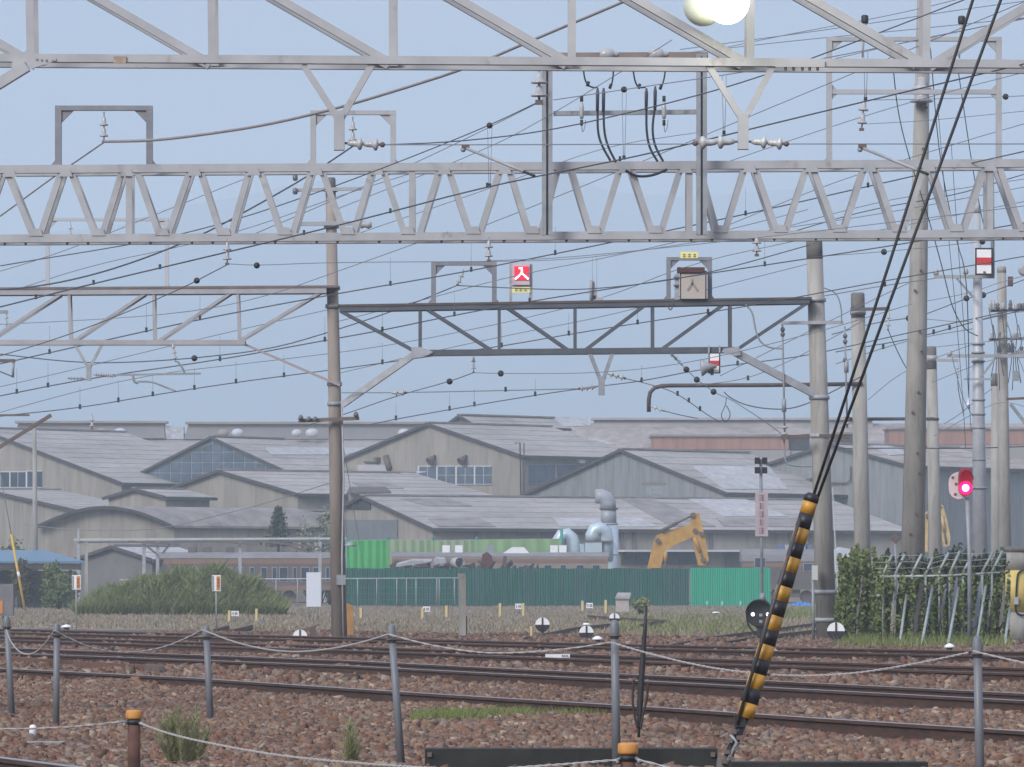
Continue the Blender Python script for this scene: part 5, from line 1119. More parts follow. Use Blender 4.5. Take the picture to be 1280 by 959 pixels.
ro_ = bpy.data.objects.new('signal_light', rl); COL.objects.link(ro_); ro_.location = P(1207, 610, YS - 0.35)
# ------------------------------------------------------------------ fences, stored trains, machinery
GD = mat('dark_green_sheet', (0.010, 0.10, 0.075), 0.6, 0, 1.2, 0.25, stretch=(4, 4, 0.3))
GD2 = mat('dull_teal_sheet', (0.022, 0.10, 0.09), 0.6, 0, 1.2, 0.2, stretch=(4, 4, 0.3))
GB = mat('bright_green_sheet', (0.02, 0.36, 0.22), 0.55, 0, 1.0, 0.1, stretch=(4, 4, 0.3))
def sheet_panel(t, x0, x1, y0, y1, Y, mt, ribs=5, name='fence_panel'):
    a, b = P(x0, y1, Y), P(x1, y0, Y); mm = MB(); n = ribs*4; V = []
    for i in range(n + 1):
        x = a.x + (b.x - a.x)*i/n; d = (0, 0.05, 0.05, 0)[i % 4]
        V += [(x, Y - d, 0.0), (x, Y - d, b.z)]
    mm.add(V, [(2*i, 2*i+2, 2*i+3, 2*i+1) for i in range(n)])
    o = mm.build(name, mt, t); return o
YF = 278
t = thing('sheet_fence', 'long green corrugated sheet fence in front of the scrap trains', 'fence', tuple(P(435, 757, YF)))
xs = [432 + i*15.9 for i in range(28)]
for i, (a, b) in enumerate(zip(xs[:-1], xs[1:])):
    sheet_panel(t, a, b - 0.25, 710.5 + 0.8*((i*7) % 3 - 1)*0.5, 757, YF, (GD, GD, GD2, GD)[(i*5) % 4] if a < 815 else GD2)
    MB().tube([(P(a, 0, YF).x, YF + 0.12, 0), (P(a, 0, YF).x, YF + 0.12, P(0, 712, YF).z)], 0.04, 6).build('fence_post', STEELD, t)
MB().bar(P(432, 716, YF + 0.1), P(862, 716, YF + 0.1), 0.05).build('rail', STEELD, t)
t = thing('sheet_fence', 'short brighter green sheet fence right of the dark one', 'fence', tuple(P(915, 757, YF - 1)))
xs = [863.5 + i*14.25 for i in range(8)]
for i, (a, b) in enumerate(zip(xs[:-1], xs[1:])):
    sheet_panel(t, a, b - 0.25, 710, 757, YF - 1, GB)
    MB().tube([(P(a + 1, 0, YF).x, YF - 0.8, 0), (P(a + 1, 0, YF).x, YF - 0.8, P(0, 713, YF).z)], 0.04, 6).build('fence_post', STEELD, t)
for i, x in enumerate((884, 903, 926)):
    t = thing('low_barrier_post', 'pale green low rail post before the bright green fence, %s' % ('leftmost', 'middle one', 'rightmost')[i], 'post', tuple(G(x, 759)), 'low rail posts')
    b = G(x, 760); MB().tube([b, b + UP*0.35], 0.06, 6).build('post', mat('pale_green', (0.25, 0.42, 0.35), 0.6), t)
# bright green tarpaulins
TG = mat('bright_green_tarp', (0.05, 0.36, 0.10), 0.6, 0, 0.8, 0.12); TG2 = mat('faded_green_tarp', (0.17, 0.34, 0.14), 0.7, 0, 0.6, 0, col2=(0.29, 0.33, 0.24))
def tarp(label, poly, Y, mt):
    V = [P(x, y, Y) for x, y in poly]; t = thing('green_tarpaulin', label, 'tarpaulin', (V[0].x, Y, 0), 'green tarpaulin screens')
    n = 18; x0, x1 = poly[0][0], poly[1][0]; mm = MB(); VV = []
    for i in range(n + 1):
        k = i/n; a = V[0].lerp(V[1], k); b = V[3].lerp(V[2], k); d = 0.12*math.sin(i*1.9) + 0.06*math.sin(i*3.7)
        for j in range(5): VV.append(a.lerp(b, j/4) + Vector((0, d, 0)))
    mm.add(VV, [(i*5+j, i*5+5+j, i*5+6+j, i*5+1+j) for i in range(n) for j in range(4)], True); mm.build('sheet', mt, t)
    for x in (x0, x1):
        q = P(x, poly[0][1] - 4, Y + 0.15); MB().tube([(q.x, q.y, 0), q], 0.09, 6).build('post', mat('teal_post', (0.04, 0.30, 0.25), 0.6), t)
    MB().bar(P(x0, poly[0][1], Y + 0.15), P(x1, poly[1][1], Y + 0.15), 0.06).build('top_rail', STEELM, t)
tarp('vivid green tarpaulin screen behind the end of the brown train', [(434, 676), (485, 675), (485, 722), (434, 722)], 296, TG)
tarp('faded green tarpaulin in the middle of the screen', [(485, 675), (541, 675), (541, 722), (485, 722)], 296, TG2)
tarp('pale yellowish green tarpaulin beside the white boxes', [(541, 676), (596, 675), (596, 722), (541, 722)], 296, TG2)
tarp('green tarpaulin left of the pale ducts', [(596, 675), (702, 674), (702, 722), (596, 722)], 296, mat('light_green_tarp', (0.21, 0.36, 0.17), 0.7, 0, 0.5, 0.15))
# stored trains
TB = mat('dull_grey_brown_body', (0.115, 0.095, 0.09), 0.7, 0, 0.8, 0.2); TO = mat('faded_orange_stripe', (0.21, 0.125, 0.085), 0.7, 0, 1, 0.15); TR = mat('grey_train_roof', (0.21, 0.20, 0.21), 0.8, 0, 0.6, 0.2)
def train(label, x0, x1, yroof, ybody, Y, stripes, wins, zlow=0.9, w=2.8, cab=True, mt=TB, name='passenger_car'):
    X0, X1 = P(x0, 0, Y).x, P(x1, 0, Y).x; zb, zr = P(0, ybody, Y).z, P(0, yroof, Y).z
    t = thing(name, label, 'train', (X0, Y, 0), 'stored passenger cars')
    MB().box(X0, X1, Y, Y + w, zlow, zb).build('body', mt, t)
    prof = [(Y - 0.03, zb), (Y + 0.15, zb + (zr-zb)*0.55), (Y + 0.7, zr - 0.04), (Y + w/2, zr), (Y + w - 0.7, zr - 0.04), (Y + w - 0.15, zb + (zr-zb)*0.55), (Y + w + 0.03, zb)]
    MB().prism([Vector((X0 - 0.05, a, b)) for a, b in prof], (X1 - X0 + 0.1, 0, 0)).build('roof', TR, t)
    for ya, yb in stripes: MB().box(X0 - 0.01, X1 + 0.01, Y - 0.02, Y - 0.002, P(0, yb, Y).z, P(0, ya, Y).z).build('stripe', TO, t)
    for a, b, ya, yb in wins:
        fr = MB().box(P(a, 0, Y).x, P(b, 0, Y).x, Y - 0.03, Y - 0.003, P(0, yb, Y).z, P(0, ya, Y).z).build('window', STEELM, t)
        MB().box(P(a + 0.7, 0, Y).x, P(b - 0.7, 0, Y).x, Y - 0.05, Y - 0.031, P(0, yb - 0.7, Y).z, P(0, ya + 0.7, Y).z).build('pane', GLASSD, fr)
    n = 0
    for k in (0.15, 0.28, 0.72, 0.85):
        xx = X0 + (X1 - X0)*k; MB().lathe((xx, Y + 0.5, 0.43), (0, 1, 0), [(0.43, 0), (0.43, 0.12)], 14).build('wheel', DARK, t)
    MB().box(X0 + (X1-X0)*0.35, X1 - (X1-X0)*0.35, Y + 0.3, Y + w - 0.3, 0.4, zlow - 0.01).build('underframe', DARK, t)
    return t
wl = [(312, 318, 709, 727), (326, 334, 709, 727), (340, 346, 709, 727), (349, 360, 709, 727), (366, 371, 709, 727), (376, 387, 709, 727), (391, 402, 709, 727), (407, 412, 709, 727), (417, 422, 709, 727), (296, 304, 709, 727), (282, 290, 709, 727), (268, 276, 709, 727)]
t = train('long grey-brown stored passenger car with orange stripes at the left', 196, 425, 690, 698, 300, [(699, 705), (732, 738)], wl)
for k, x in enumerate((240, 258, 287)):
    q = P(x, 690, 301); MB().box(q.x - 0.25, q.x + 0.25, 301, 302, q.z - 0.05, q.z + 0.28).build('roof_vent', DARK, t)
t = train('front end of a stored brown car beside the pole', 427, 453, 692, 699, 299.5, [(700, 705)], [(430, 436, 709, 722), (440, 450, 708, 722)], name='car_end')
MB().box(P(443, 0, 299).x, P(450, 0, 299).x, 299.44, 299.49, P(0, 704.5, 299).z, P(0, 700, 299).z).build('destination_box', DARK, t)
t = train('scrapped grey car shell with brown side behind the green fence', 490, 760, 690, 696, 286, [(699, 704)], [(654, 666, 706, 714), (680, 690, 706, 714), (700, 708, 706, 714), (720, 730, 706, 714), (740, 750, 706, 714)], mt=mat('pinkish_brown_side', (0.26, 0.215, 0.195), 0.8, 0, 1, 0.2))
for x in (557, 573, 612, 692, 703):
    q = P(x, 689, 287); MB().box(q.x - 0.2, q.x + 0.25, 287, 288, q.z - 0.1, q.z + 0.35).build('roof_box', WHITE if x in (557, 573, 692, 703) else STEELD, t)
MB().prism([P(628, 692, 286.5), P(640, 684, 286.5), P(655, 684, 286.5), P(662, 692, 286.5)], (0, 1.6, 0)).build('bent_roof_sheet', WHITE, t)
t = thing('scrap_heap', 'dark heap of scrap with torn sheets on the fence line', 'scrap', tuple(P(560, 715, 283)))
mm = MB()
for i in range(70):
    x = 484 + nr.rand()*190; y = 709 + nr.rand()*8 - (5*nr.rand() if x < 640 else 0); c = P(x, y, 281 + nr.rand()*2.5); s_ = 0.15 + 0.45*nr.rand()
    a = Vector(nr.randn(3)).normalized(); mm.bar(c - a*s_, c + a*s_, 0.2*nr.rand() + 0.05, 0.3*nr.rand() + 0.05)
mm.build('scrap_pieces', mat('dark_scrap', (0.06, 0.05, 0.05), 0.8, 0, 2, 0.4), t)['kind'] = 'stuff'
X0 = P(480, 0, 283).x; MB().box(X0, P(675, 0, 283).x, 281.5, 284.5, 0, P(0, 716, 283).z).build('heap_core', DARK, t)
MB().prism([P(495, 709, 280.6), P(537, 703, 280.6), P(540, 701, 280.6), P(515, 701, 280.6), P(496, 706, 280.6)], (0, 0.1, 0.1)).build('torn_sheet', STEELM, t)
MB().prism([P(540, 706, 280.8), P(558, 704, 280.8), P(556, 699, 280.8), P(545, 698, 280.8)], (0, 0.1, 0.1)).build('torn_sheet', STEELM, t)
t = thing('scrap_drum', 'open rusty drum lying on the scrap heap', 'drum', tuple(P(578, 708, 280.5)))
MB().lathe(P(575, 703.5, 281.5), (0.5, -1, 0), [(0.32, -0.7), (0.34, 0), (0.28, 0.0), (0.27, -0.5)], 14).build('shell', STEEL, t)
t = thing('scrap_lump', 'dark red rusty lump of scrap on the heap', 'scrap', tuple(P(608, 710, 280.5)))
MB().prism([P(x, y, 280.4) for x, y in ((601, 704), (603, 693), (609, 690), (615, 695), (616, 704), (610, 711))], (0, 0.7, 0)).build('lump', mat('dark_red_rust', (0.10, 0.035, 0.03), 0.9, 0, 3, 0.3), t)
t = train('grey end of a stored car at the right behind the striped arm', 928, 1040, 686, 702, 302, [(704, 709)], [(943, 957, 697, 710), (1004, 1016, 704, 714)], name='passenger_car')
for x in (975, 985, 1005, 1011):
    q = P(x, 686, 303); MB().box(q.x - 0.2, q.x + 0.2, 303, 304, q.z - 0.2, q.z + 0.25).build('roof_box', mat('blue_roof_box', (0.10, 0.16, 0.28), 0.5) if x in (975, 1011) else STEEL, t)
t = thing('tarped_pile', 'white sheeted low pile behind the thick pole', 'pile', tuple(P(1058, 720, 295))); MB().prism([P(1035, 715, 295), P(1040, 690, 295), P(1050, 684, 295), P(1066, 687, 295), P(1072, 715, 295)], (0, 2, 0)).build('sheet', mat('pale_blue_sheet', (0.5, 0.55, 0.62), 0.6, 0, 1, 0.15), t)
t = thing('blue_tarp_bundle', 'bright blue crumpled tarpaulin on the ground behind the striped arm', 'tarpaulin', tuple(G(1002, 757)))
b = G(1002, 757); mm = MB(); n = 14; VV = []
for i in range(n + 1):
    for j in range(5): VV.append((b.x + (-0.65 + 1.3*i/n), b.y - 0.3 + 0.15*j, max(0.0, 0.26*math.sin(math.pi*i/n)**0.5*math.sin(math.pi*j/4)*(0.8 + 0.35*math.sin(i*2.7 + j)))))
mm.add(VV, [(i*5+j, i*5+5+j, i*5+6+j, i*5+1+j) for i in range(n) for j in range(4)]); mm.build('sheet', mat('bright_blue_tarp', (0.04, 0.19, 0.55), 0.5, 0, 6, 0.25), t)
# ducts
DU = mat('pale_blue_galvanised_duct', (0.47, 0.57, 0.64), 0.4, 0.2, 1.5, 0.12); DUG = mat('grey_duct', (0.33, 0.35, 0.39), 0.5, 0.1, 2, 0.15)
YU = 306; t = thing('exhaust_stack', 'pale blue exhaust stack with a grey elbow on top', 'duct', (P(760, 0, YU).x, YU, 0))
r = pm(11, YU); c = P(762, 0, YU)
MB().tube([(c.x, YU, 0), P(762, 656, YU)], r, 18).build('lower_pipe', DU, t)
MB().tube([P(761, 655, YU), P(760.5, 636, YU)], r*0.9, 18).build('upper_pipe', DUG, t)
MB().tube([P(760.5, 636.5, YU), P(760, 629, YU), P(757, 623, YU), P(751, 620.5, YU), P(744, 620.5, YU)], [r*0.9, r*0.92, r*0.92, r*0.85, r*0.8], 18).build('elbow', DUG, t)
for y in (637, 656): MB().lathe(P(761, y, YU), UP, [(r*1.08, 0), (r*1.08, 0.1)], 18).build('flange', DARK if y == 637 else DUG, t)
MB().lathe(P(762, 694, YU), UP, [(r*1.06, 0), (r*1.06, 0.08)], 18).build('flange', DUG, t)
t = thing('duct_bend', 'large pale blue bent duct joining the exhaust stack', 'duct', tuple(P(745, 720, YU - 0.4)))
r2 = pm(9.5, YU); MB().tube([P(741, 676, YU - 0.5), P(741, 669, YU - 0.5), P(744, 663, YU - 0.5), P(750, 661, YU - 0.5), P(756, 664, YU - 0.4), P(758, 674, YU - 0.3), P(758, 700, YU - 0.3)], r2, 16).build('bend', DU, t)
MB().box(P(731, 0, YU).x, P(752, 0, YU).x, YU - 1.0, YU - 0.1, 0, P(0, 678, YU).z).build('duct_box', DU, t)
MB().box(P(729, 0, YU).x, P(766, 0, YU).x, YU - 1.05, YU + 0.05, P(0, 678, YU).z + 0.01, P(0, 676.5, YU).z + 0.02).build('flange', DARK, t)
t = thing('duct_bend', 'smaller pale blue bent duct left of the stack', 'duct', tuple(P(705, 720, YU - 0.4)))
MB().tube([P(698, 685, YU - 0.6), P(698, 676, YU - 0.6), P(702, 669, YU - 0.6), P(709, 668, YU - 0.6), P(715, 673, YU - 0.6), P(718, 684, YU - 0.6), P(719, 710, YU - 0.6)], r2*0.85, 16).build('bend', DU, t)
MB().box(P(694, 0, YU).x, P(703, 0, YU).x, YU - 0.9, YU - 0.3, 0, P(0, 685, YU).z).build('inlet', DU, t)
MB().tube([(P(702, 0, YU-1.6).x, YU - 1.6, 0), P(702, 662, YU - 1.6)], 0.1, 6).build('green_post', MATS['teal_post'], t)
MB().box(P(719, 0, YU).x, P(730, 0, YU).x, YU - 0.8, YU - 0.2, 0, P(0, 680, YU).z).build('connector', DU, t)
# excavators
EX = mat('worn_orange_yellow_paint', (0.55, 0.32, 0.035), 0.6, 0, 2.5, 0, 0.1, col2=(0.36, 0.18, 0.04))
def excavator(label, Y, boom, stick, cyl, pins, bx, mt):
    S = F/Y; t = thing('excavator', label, 'excavator', (P(bx, 0, Y).x, Y, 0), 'excavators behind the fence')
    MB().prism([P(x, y, Y) for x, y in boom], (0, 0.55, 0)).build('boom', mt, t)
    MB().prism([P(x, y, Y - 0.08) for x, y in stick], (0, 0.7, 0)).build('stick', mt, t)
    for k, (a, b) in enumerate(cyl):
        A_, B_ = P(*a, Y - 0.15), P(*b, Y - 0.15); m_ = A_.lerp(B_, 0.55)
        c_ = MB().tube([A_, m_], 0.11, 8).build('cylinder', mt if k else DARK, t); MB().tube([m_, B_], 0.06, 8).build('piston_rod', DARK, c_)
    for x, y in pins: MB().lathe(P(x, y, Y - 0.1), (0, -1, 0), [(0.16, 0), (0.16, 0.12)], 10).build('pivot_pin', DARK, t)
    cx = P(bx, 0, Y).x
    MB().box(cx - 1.5, cx + 1.6, Y - 0.9, Y + 1.7, 1.0, 1.75).build('upper_body', mt, t)
    cb = MB().box(cx - 1.45, cx - 0.45, Y - 0.9, Y - 0.02, 1.76, 2.05).build('cab', mt, t)
    for dy in (-1.2, 1.5):
        prof = [Vector((cx + 1.7*math.cos(k), Y + dy, 0.42 + 0.42*math.sin(k))) for k in [2*math.pi*i/16 for i in range(16)]]
        MB().prism(prof, (0, 0.5, 0)).build('crawler_track', DARK, t)
    return t
excavator('orange-yellow excavator with its boom raised behind the green fence', 291,
    [(809, 712), (812, 700), (819, 676), (822, 672), (824, 668), (866, 658), (870, 664), (868, 671), (842, 684), (831, 688), (827, 712)] if False else
    [(808, 716), (814, 690), (818, 675), (821, 669), (840, 662), (864, 655.5), (870, 657), (870, 670), (848, 679), (832, 688), (829, 698), (824, 716)],
    [(863, 643), (867, 640.5), (874, 642), (879, 663), (881, 669), (886, 700), (882, 707), (873, 707), (869, 690), (865, 669)],
    [((826, 664), (864, 645)), ((868, 672), (881, 704)), ((832, 690), (832, 712))], [(822, 676), (869, 664), (866, 644), (879, 700), (877, 668)], 800, EX)
excavator('second yellow excavator half hidden behind the concrete poles', 297,
    [(1150, 690), (1153, 660), (1156, 645), (1158, 640), (1165, 638), (1166, 646), (1160, 652), (1160, 690)],
    [(1176, 631), (1179, 632), (1184, 650), (1188, 672), (1187, 682), (1180, 684), (1176, 668)],
    [((1158, 648), (1177, 633)), ((1177, 645), (1183, 680))], [(1178, 655), (1160, 645)], 1160, mat('pale_yellow_paint', (0.50, 0.36, 0.14), 0.6, 0, 2, 0.25))
# pipe bridge at the left
YB = 292; t = thing('pipe_bridge', 'low pale pipe bridge on posts running across the left yard', 'pipe rack', tuple(P(98, 700, YB)))
MB().bar(P(92, 674.5, YB), P(432, 673, YB), 0.13, 0.12).build('upper_pipe', mat('pale_green_pipe', (0.42, 0.46, 0.44), 0.6, 0, 2, 0.15), t)
MB().bar(P(92, 678, YB + 0.3), P(432, 676.5, YB + 0.3), 0.1).build('lower_pipe', STEELM, t)
for x in (98, 108, 180, 197, 300, 400): q = P(x, 676, YB + 0.15); MB().box(q.x - 0.1, q.x + 0.1, q.y - 0.1, q.y + 0.1, 0, q.z - 0.05).build('post', STEELM if x != 108 else CONC, t)
for x in (98,): q = P(x, 665, YB); MB().box(q.x - 0.07, q.x + 0.07, YB - 0.1, YB + 0.1, q.z - 0.6, q.z + 0.2).build('head_post', STEEL, t)
for a, b in (((184, 683), (195, 692)), ((212, 681), (203, 692)), ((160, 677), (225, 681)), ((270, 677), (322, 681)), ((335, 678), (400, 684)), ((360, 682), (385, 690))): MB().bar(P(*a, YB - 0.2), P(*b, YB - 0.2), 0.12).build('bracing', DARK, t)
# chain-link fence before the train
YK = 272; t = thing('chain_fence', 'thin pale wire fence on slim posts before the brown train', 'fence', tuple(P(270, 757, YK)))
zt = P(0, 723.5, YK).z
MB().tube([P(150, 725, YK), P(576, 722.5, YK)], 0.035, 6).build('top_rail', mat('pale_fence_rail', (0.42, 0.46, 0.50), 0.5), t)
for x in (160, 205, 250, 300, 345, 372, 447, 471, 496, 508, 520, 546, 549, 568): q = P(x, 0, YK); MB().tube([(q.x, YK, 0), (q.x, YK, zt + 0.02)], 0.03, 6).build('post', STEELM, t)
for z_ in (0.35, 0.7, 1.05): MB().tube([(P(150, 0, YK).x, YK - 0.03, z_), (P(576, 0, YK).x, YK - 0.03, z_)], 0.008, 4).build('wire', WIREG, t)
for a, b in (((436, 676), (441, 757)), ((444, 672), (462, 757))): 
    t = thing('stay_wire', 'thin pale stay wire %s of the brown pole down to the ground' % ('nearest right' if a[0] < 440 else 'farther right'), 'wire', tuple(P(*b, 200)), 'stay wires'); MB().tube([P(423, 545 if a[0] < 440 else 520, 106.6), P(*b, 200)], 0.009, 5).build('strand', STEEL, t)
# security fence at the right with slanting arms
YR = 101; t = thing('security_fence', 'metal fence with slanting barbed-wire arms at the right', 'fence', tuple(P(1180, 806, YR)))
FS = mat('pale_green_grey_pipe', (0.29, 0.33, 0.32), 0.5, 0.1, 5, 0.2)
MB().tube([P(1100, 721, YR), P(1180, 720, YR), P(1262, 715.5, YR)], pm(1.7, YR), 8).build('top_rail', FS, t)
ar = [((1104,718),(1115,694)), ((1119,718),(1131,693)), ((1140,717),(1152,693)), ((1157,718),(1166,697)), ((1174,714),(1186,691)), ((1187,717),(1200,689)), ((1204,716),(1216,692)), ((1228,715),(1242,689)), ((1240,715),(1253,689))]
for a, b in ar:
    A_, B_ = P(*a, YR), P(*b, YR + 0.15); MB().tube([(A_.x, YR, -0.1), A_], pm(1.5, YR), 8).build('post', FS, t); MB().tube([A_, B_], pm(1.7, YR), 8).build('slanting_arm', FS, t)
for k in (0.3, 0.62, 0.94): MB().tube([P(1094, 718 - 24*k, YR + 0.1*k)] + [P(*a, YR).lerp(P(*b, YR + 0.15), k) for a, b in ar] + [P(1268, 715 - 26*k, YR + 0.1)], 0.008, 4).build('barbed_wire', STEELM, t)
for a, b in (((1098,744),(1090,791)), ((1133,744),(1124,807)), ((1165,736),(1151,809)), ((1198,735),(1184,809)), ((1232,733),(1220,806)), ((1262,760),(1255,810))):
    B_ = G(*b); MB().tube([P(*a, YR - 0.5), B_ - UP*0.05], pm(1.7, YR), 8).build('strut', FS, t)
# vegetation around that fence
def ivy(label, x0, x1, y0, y1, Y, n, mt, size, prof=None, name='climbing_plant', dp=0.5):
    t = thing(name, label, 'plant', (P((x0+x1)/2, 0, Y).x, Y, 0), 'plants around the right fence')
    px_ = x0 + (x1 - x0)*nr.rand(n)
    top = np.interp(px_, [p[0] for p in prof], [p[1] for p in prof]) if prof else np.full(n, float(y0))
    top = top + 5*np.sin(px_*0.31) + 4*np.sin(px_*0.83 + 1)
    k = nr.rand(n)**0.8; py = y1 - (y1 - top)*k
    # gaps between hanging strands
    keep = (np.sin(px_*0.42 + 1.3*np.sin(py*0.05)) + 0.6*np.sin(px_*0.17 + py*0.03)) > (-1.1 if prof else (-0.45 if x1 < 1170 else -0.3))
    px_, py = px_[keep], py[keep]; n = len(px_)
    d = dp*nr.randn(n)*0.5 + 0.25*np.sin(px_*0.5) ; Yv = Y + d
    pts = np.stack([(px_ - 640)/F*Yv, Yv, np.maximum(0.0, H + (HY - py)/F*Yv)], 1)
    V, Fc = leaf_cloud(pts, size); raw_mesh('foliage', V, Fc, mt, t)
    mm = MB()
    for i in range(7):
        x = x0 + (x1 - x0)*(i + 0.5)/7; q = P(x, 0, Y); zt_ = P(0, (y0 + 2*y1)/3, Y).z
        mm.tube([(q.x, Y + 0.4, -0.1), (q.x + 0.1*nr.randn(), Y + 0.35, zt_*0.6), (q.x + 0.15*nr.randn(), Y + 0.3, zt_)], [0.02, 0.015, 0.006], 5)
    mm.build('stem', LEAFD, t)['kind'] = 'stuff'; return t
ivy('dense green bush between the thick pole and the security fence', 1044, 1112, 690, 805, 103.5, 9000, LEAF, 0.045, [(1044, 706), (1055, 694), (1070, 688), (1090, 684), (1104, 700), (1112, 712)], 'leafy_bush', 1.2)
ivy('dark green creeper hanging on the left part of the security fence', 1095, 1165, 722, 808, 101.3, 9500, LEAF, 0.04)
ivy('dark green creeper hanging on the right part of the security fence', 1165, 1262, 722, 808, 101.3, 12500, LEAF, 0.04)
ivy('green shrubs behind the slanting arms of the fence', 1100, 1262, 690, 730, 108, 7000, LEAFD, 0.05, [(1100, 694), (1150, 700), (1190, 690), (1230, 696), (1262, 690)], 'leafy_bush', 1.0)
ivy('sparse light green creeper climbing over the arms and struts of the security fence', 1098, 1262, 700, 806, 100.6, 900, LEAF, 0.045)
blades('weeds_strip', patch(1050, 1262, 800, 812, -0.05), 5000, 0.05, 0.35, 0.03, GRN, 'weeds along the foot of the security fence', lean=0.6)
shrub('dark_shrub', 'dark round shrub behind the red signal', 'shrub', 1203, 740, 30, 90, 1.2, 1800, LEAFD, 0.10, Y=240)
# pale sheeting behind the fence
t = thing('sheet_screen', 'dull blue-grey sheet screen behind the security fence', 'screen', tuple(P(1200, 805, 110)))
for i, (a, b) in enumerate(((1155, 1168), (1180, 1197), (1199, 1212), (1218, 1234))): MB().box(P(a, 0, 110).x, P(b, 0, 110).x, 110, 110.05, 0, P(0, 722, 110).z).build('sheet', mat('blue_grey_sheet', (0.22, 0.26, 0.31), 0.7, 0, 2, 0.2), t)
# trees by the train
t = thing('conifer', 'small dark conifer standing before the white wall', 'tree', (P(348, 0, 304).x, 304, 0), 'trees behind the yard'); c = P(348, 0, 304)
MB().tube([(c.x, 304, 0), (c.x, 304, P(0, 636, 304).z)], [0.18, 0.04], 8).build('trunk', BARK, t); pts = []
for i in range(26):
    z_ = P(0, 680 - 46*i/26, 304).z; rr = (0.95*(1 - i/26)**0.8 + 0.15)*(0.75 + 0.5*nr.rand()); a0 = nr.rand()*6.28
    for k in range(5):
        a = a0 + k*1.257 + 0.3*nr.randn(); L = rr*(0.7 + 0.5*nr.rand())
        for j in range(16): s_ = (j + nr.rand())/16*L; pts.append((c.x + s_*math.cos(a) + 0.05*nr.randn(), 304 + s_*math.sin(a) + 0.05*nr.randn(), z_ - 0.15*s_ + 0.06*nr.randn()))
V, Fc = leaf_cloud(np.array(pts), 0.09); raw_mesh('crown', V, Fc, LEAFD, t)
shrub('pale_tree', 'pale greyish green willow-like tree left of the brown pole', 'tree', 400, 735, 66, 126, 2.0, 3200, LEAFP, 0.12, group='trees behind the yard', Y=303)
shrub('leafy_tree', 'small green tree top beside the brown pole', 'tree', 412, 735, 26, 128, 1.4, 700, LEAF, 0.11, group='trees behind the yard', Y=306)
shrub('leafy_bush', 'dark green bush under the blue roof right of the slim pole', 'bush', 74, 762, 58, 60, 1.5, 3000, LEAF, 0.09, Y=250)
shrub('leafy_bush', 'brownish green bush behind the yellow stay guard', 'bush', 28, 762, 34, 66, 1.2, 1500, mat('leaf_brownish', (0.10, 0.08, 0.04), 0.8, island=[(0.05, 0.045, 0.025), (0.10, 0.08, 0.04), (0.09, 0.10, 0.045)]), 0.09, Y=250)
shrub('leafy_bush', 'green shrub above the blue roof at the left edge', 'bush', 14, 735, 46, 92, 1.5, 1500, LEAF, 0.11, Y=268)
shrub('leafy_bush', 'round olive bush beside the little concrete box', 'bush', 801, 767, 24, 22, 0.8, 700, LEAFY, 0.07)
# ------------------------------------------------------------------ yard furniture and near objects
def disc_ind(label, x, y, r, ybase, Y=None, flip=False):
    b = G(x, ybase); Y = b.y; c = P(x, y, Y); rr = pm(r, Y)
    t = thing('point_indicator', label, 'indicator', tuple(b), 'black and white point indicators')
    up = [c + Vector((rr*math.cos(k), 0, rr*math.sin(k))) for k in [math.pi*i/14 for i in range(15)]]
    dn = [c + Vector((rr*math.cos(k), 0, -rr*math.sin(k))) for k in [math.pi*i/14 for i in range(15)]]
    MB().prism(up, (0, 0.03, 0)).build('white_half', WHITE, t); MB().prism(dn, (0, 0.03, 0)).build('black_half', BLACK, t)
    MB().box(c.x - rr*0.10, c.x + rr*0.10, Y - 0.02, Y - 0.002, c.z - rr*0.75, c.z + rr*0.98).build('centre_bar', BLACK, t)
    MB().tube([(c.x, Y + 0.05, -0.1), (c.x, Y + 0.05, c.z)], pm(1.8, Y), 8).build('stem', DARK, t)
    MB().box(c.x - rr*0.9, c.x + rr*0.9, Y - 0.1, Y + 0.3, -0.05, 0.1).build('base_box', DARK, t)
disc_ind('black and white disc indicator left of centre in the dry grass', 678, 781, 9, 800)
disc_ind('black and white disc indicator with a dark box just above the far rail', 733, 791, 9, 803)
disc_ind('small half-hidden indicator disc behind the grey rope post', 768, 773, 6.6, 786)
disc_ind('large black and white disc indicator at the foot of the thick pole', 1045, 789, 11, 809)
disc_ind('white indicator dome near the brown pole just over the far rail', 375, 796, 9, 802)
for x, y, tx in ((83, 787, 'small white rail marker beside the second grey post'), (1187, 815, 'small white rail marker on the far rail at the right'), (747, 804, 'tiny white rail marker left of the middle rope post'), (733, 779, 'small white lamp top behind the disc indicator'), (895, 764, 'tiny white marker on the siding before the bright fence')):
    b = G(x, y + 3); t = thing('rail_marker', tx, 'marker', tuple(b), 'small white rail markers'); w_ = pm(7 if y > 780 else 5, b.y)
    MB().lathe((b.x, b.y, 0.02 if y < 780 else 0.12), UP, [(w_, 0), (w_*0.9, 0.03), (w_*0.5, 0.06), (w_*0.1, 0.075)], 14).build('dome', WHITE, t); MB().tube([(b.x, b.y, -0.1), (b.x, b.y, 0.13)], w_*0.5, 8).build('stem', DARK, t)
t = thing('lever_stand', 'small dark point lever with a slanting handle left of the brown pole', 'lever', tuple(G(391, 800))); b = G(391, 800)
MB().cbox(b + UP*0.14, 0.12, 0.12, 0.32).build('stand', DARK, t); MB().bar(b + Vector((0.15, 0, 0.34)), b + Vector((-0.3, 0, 0.2)), 0.035).build('handle', DARK, t)
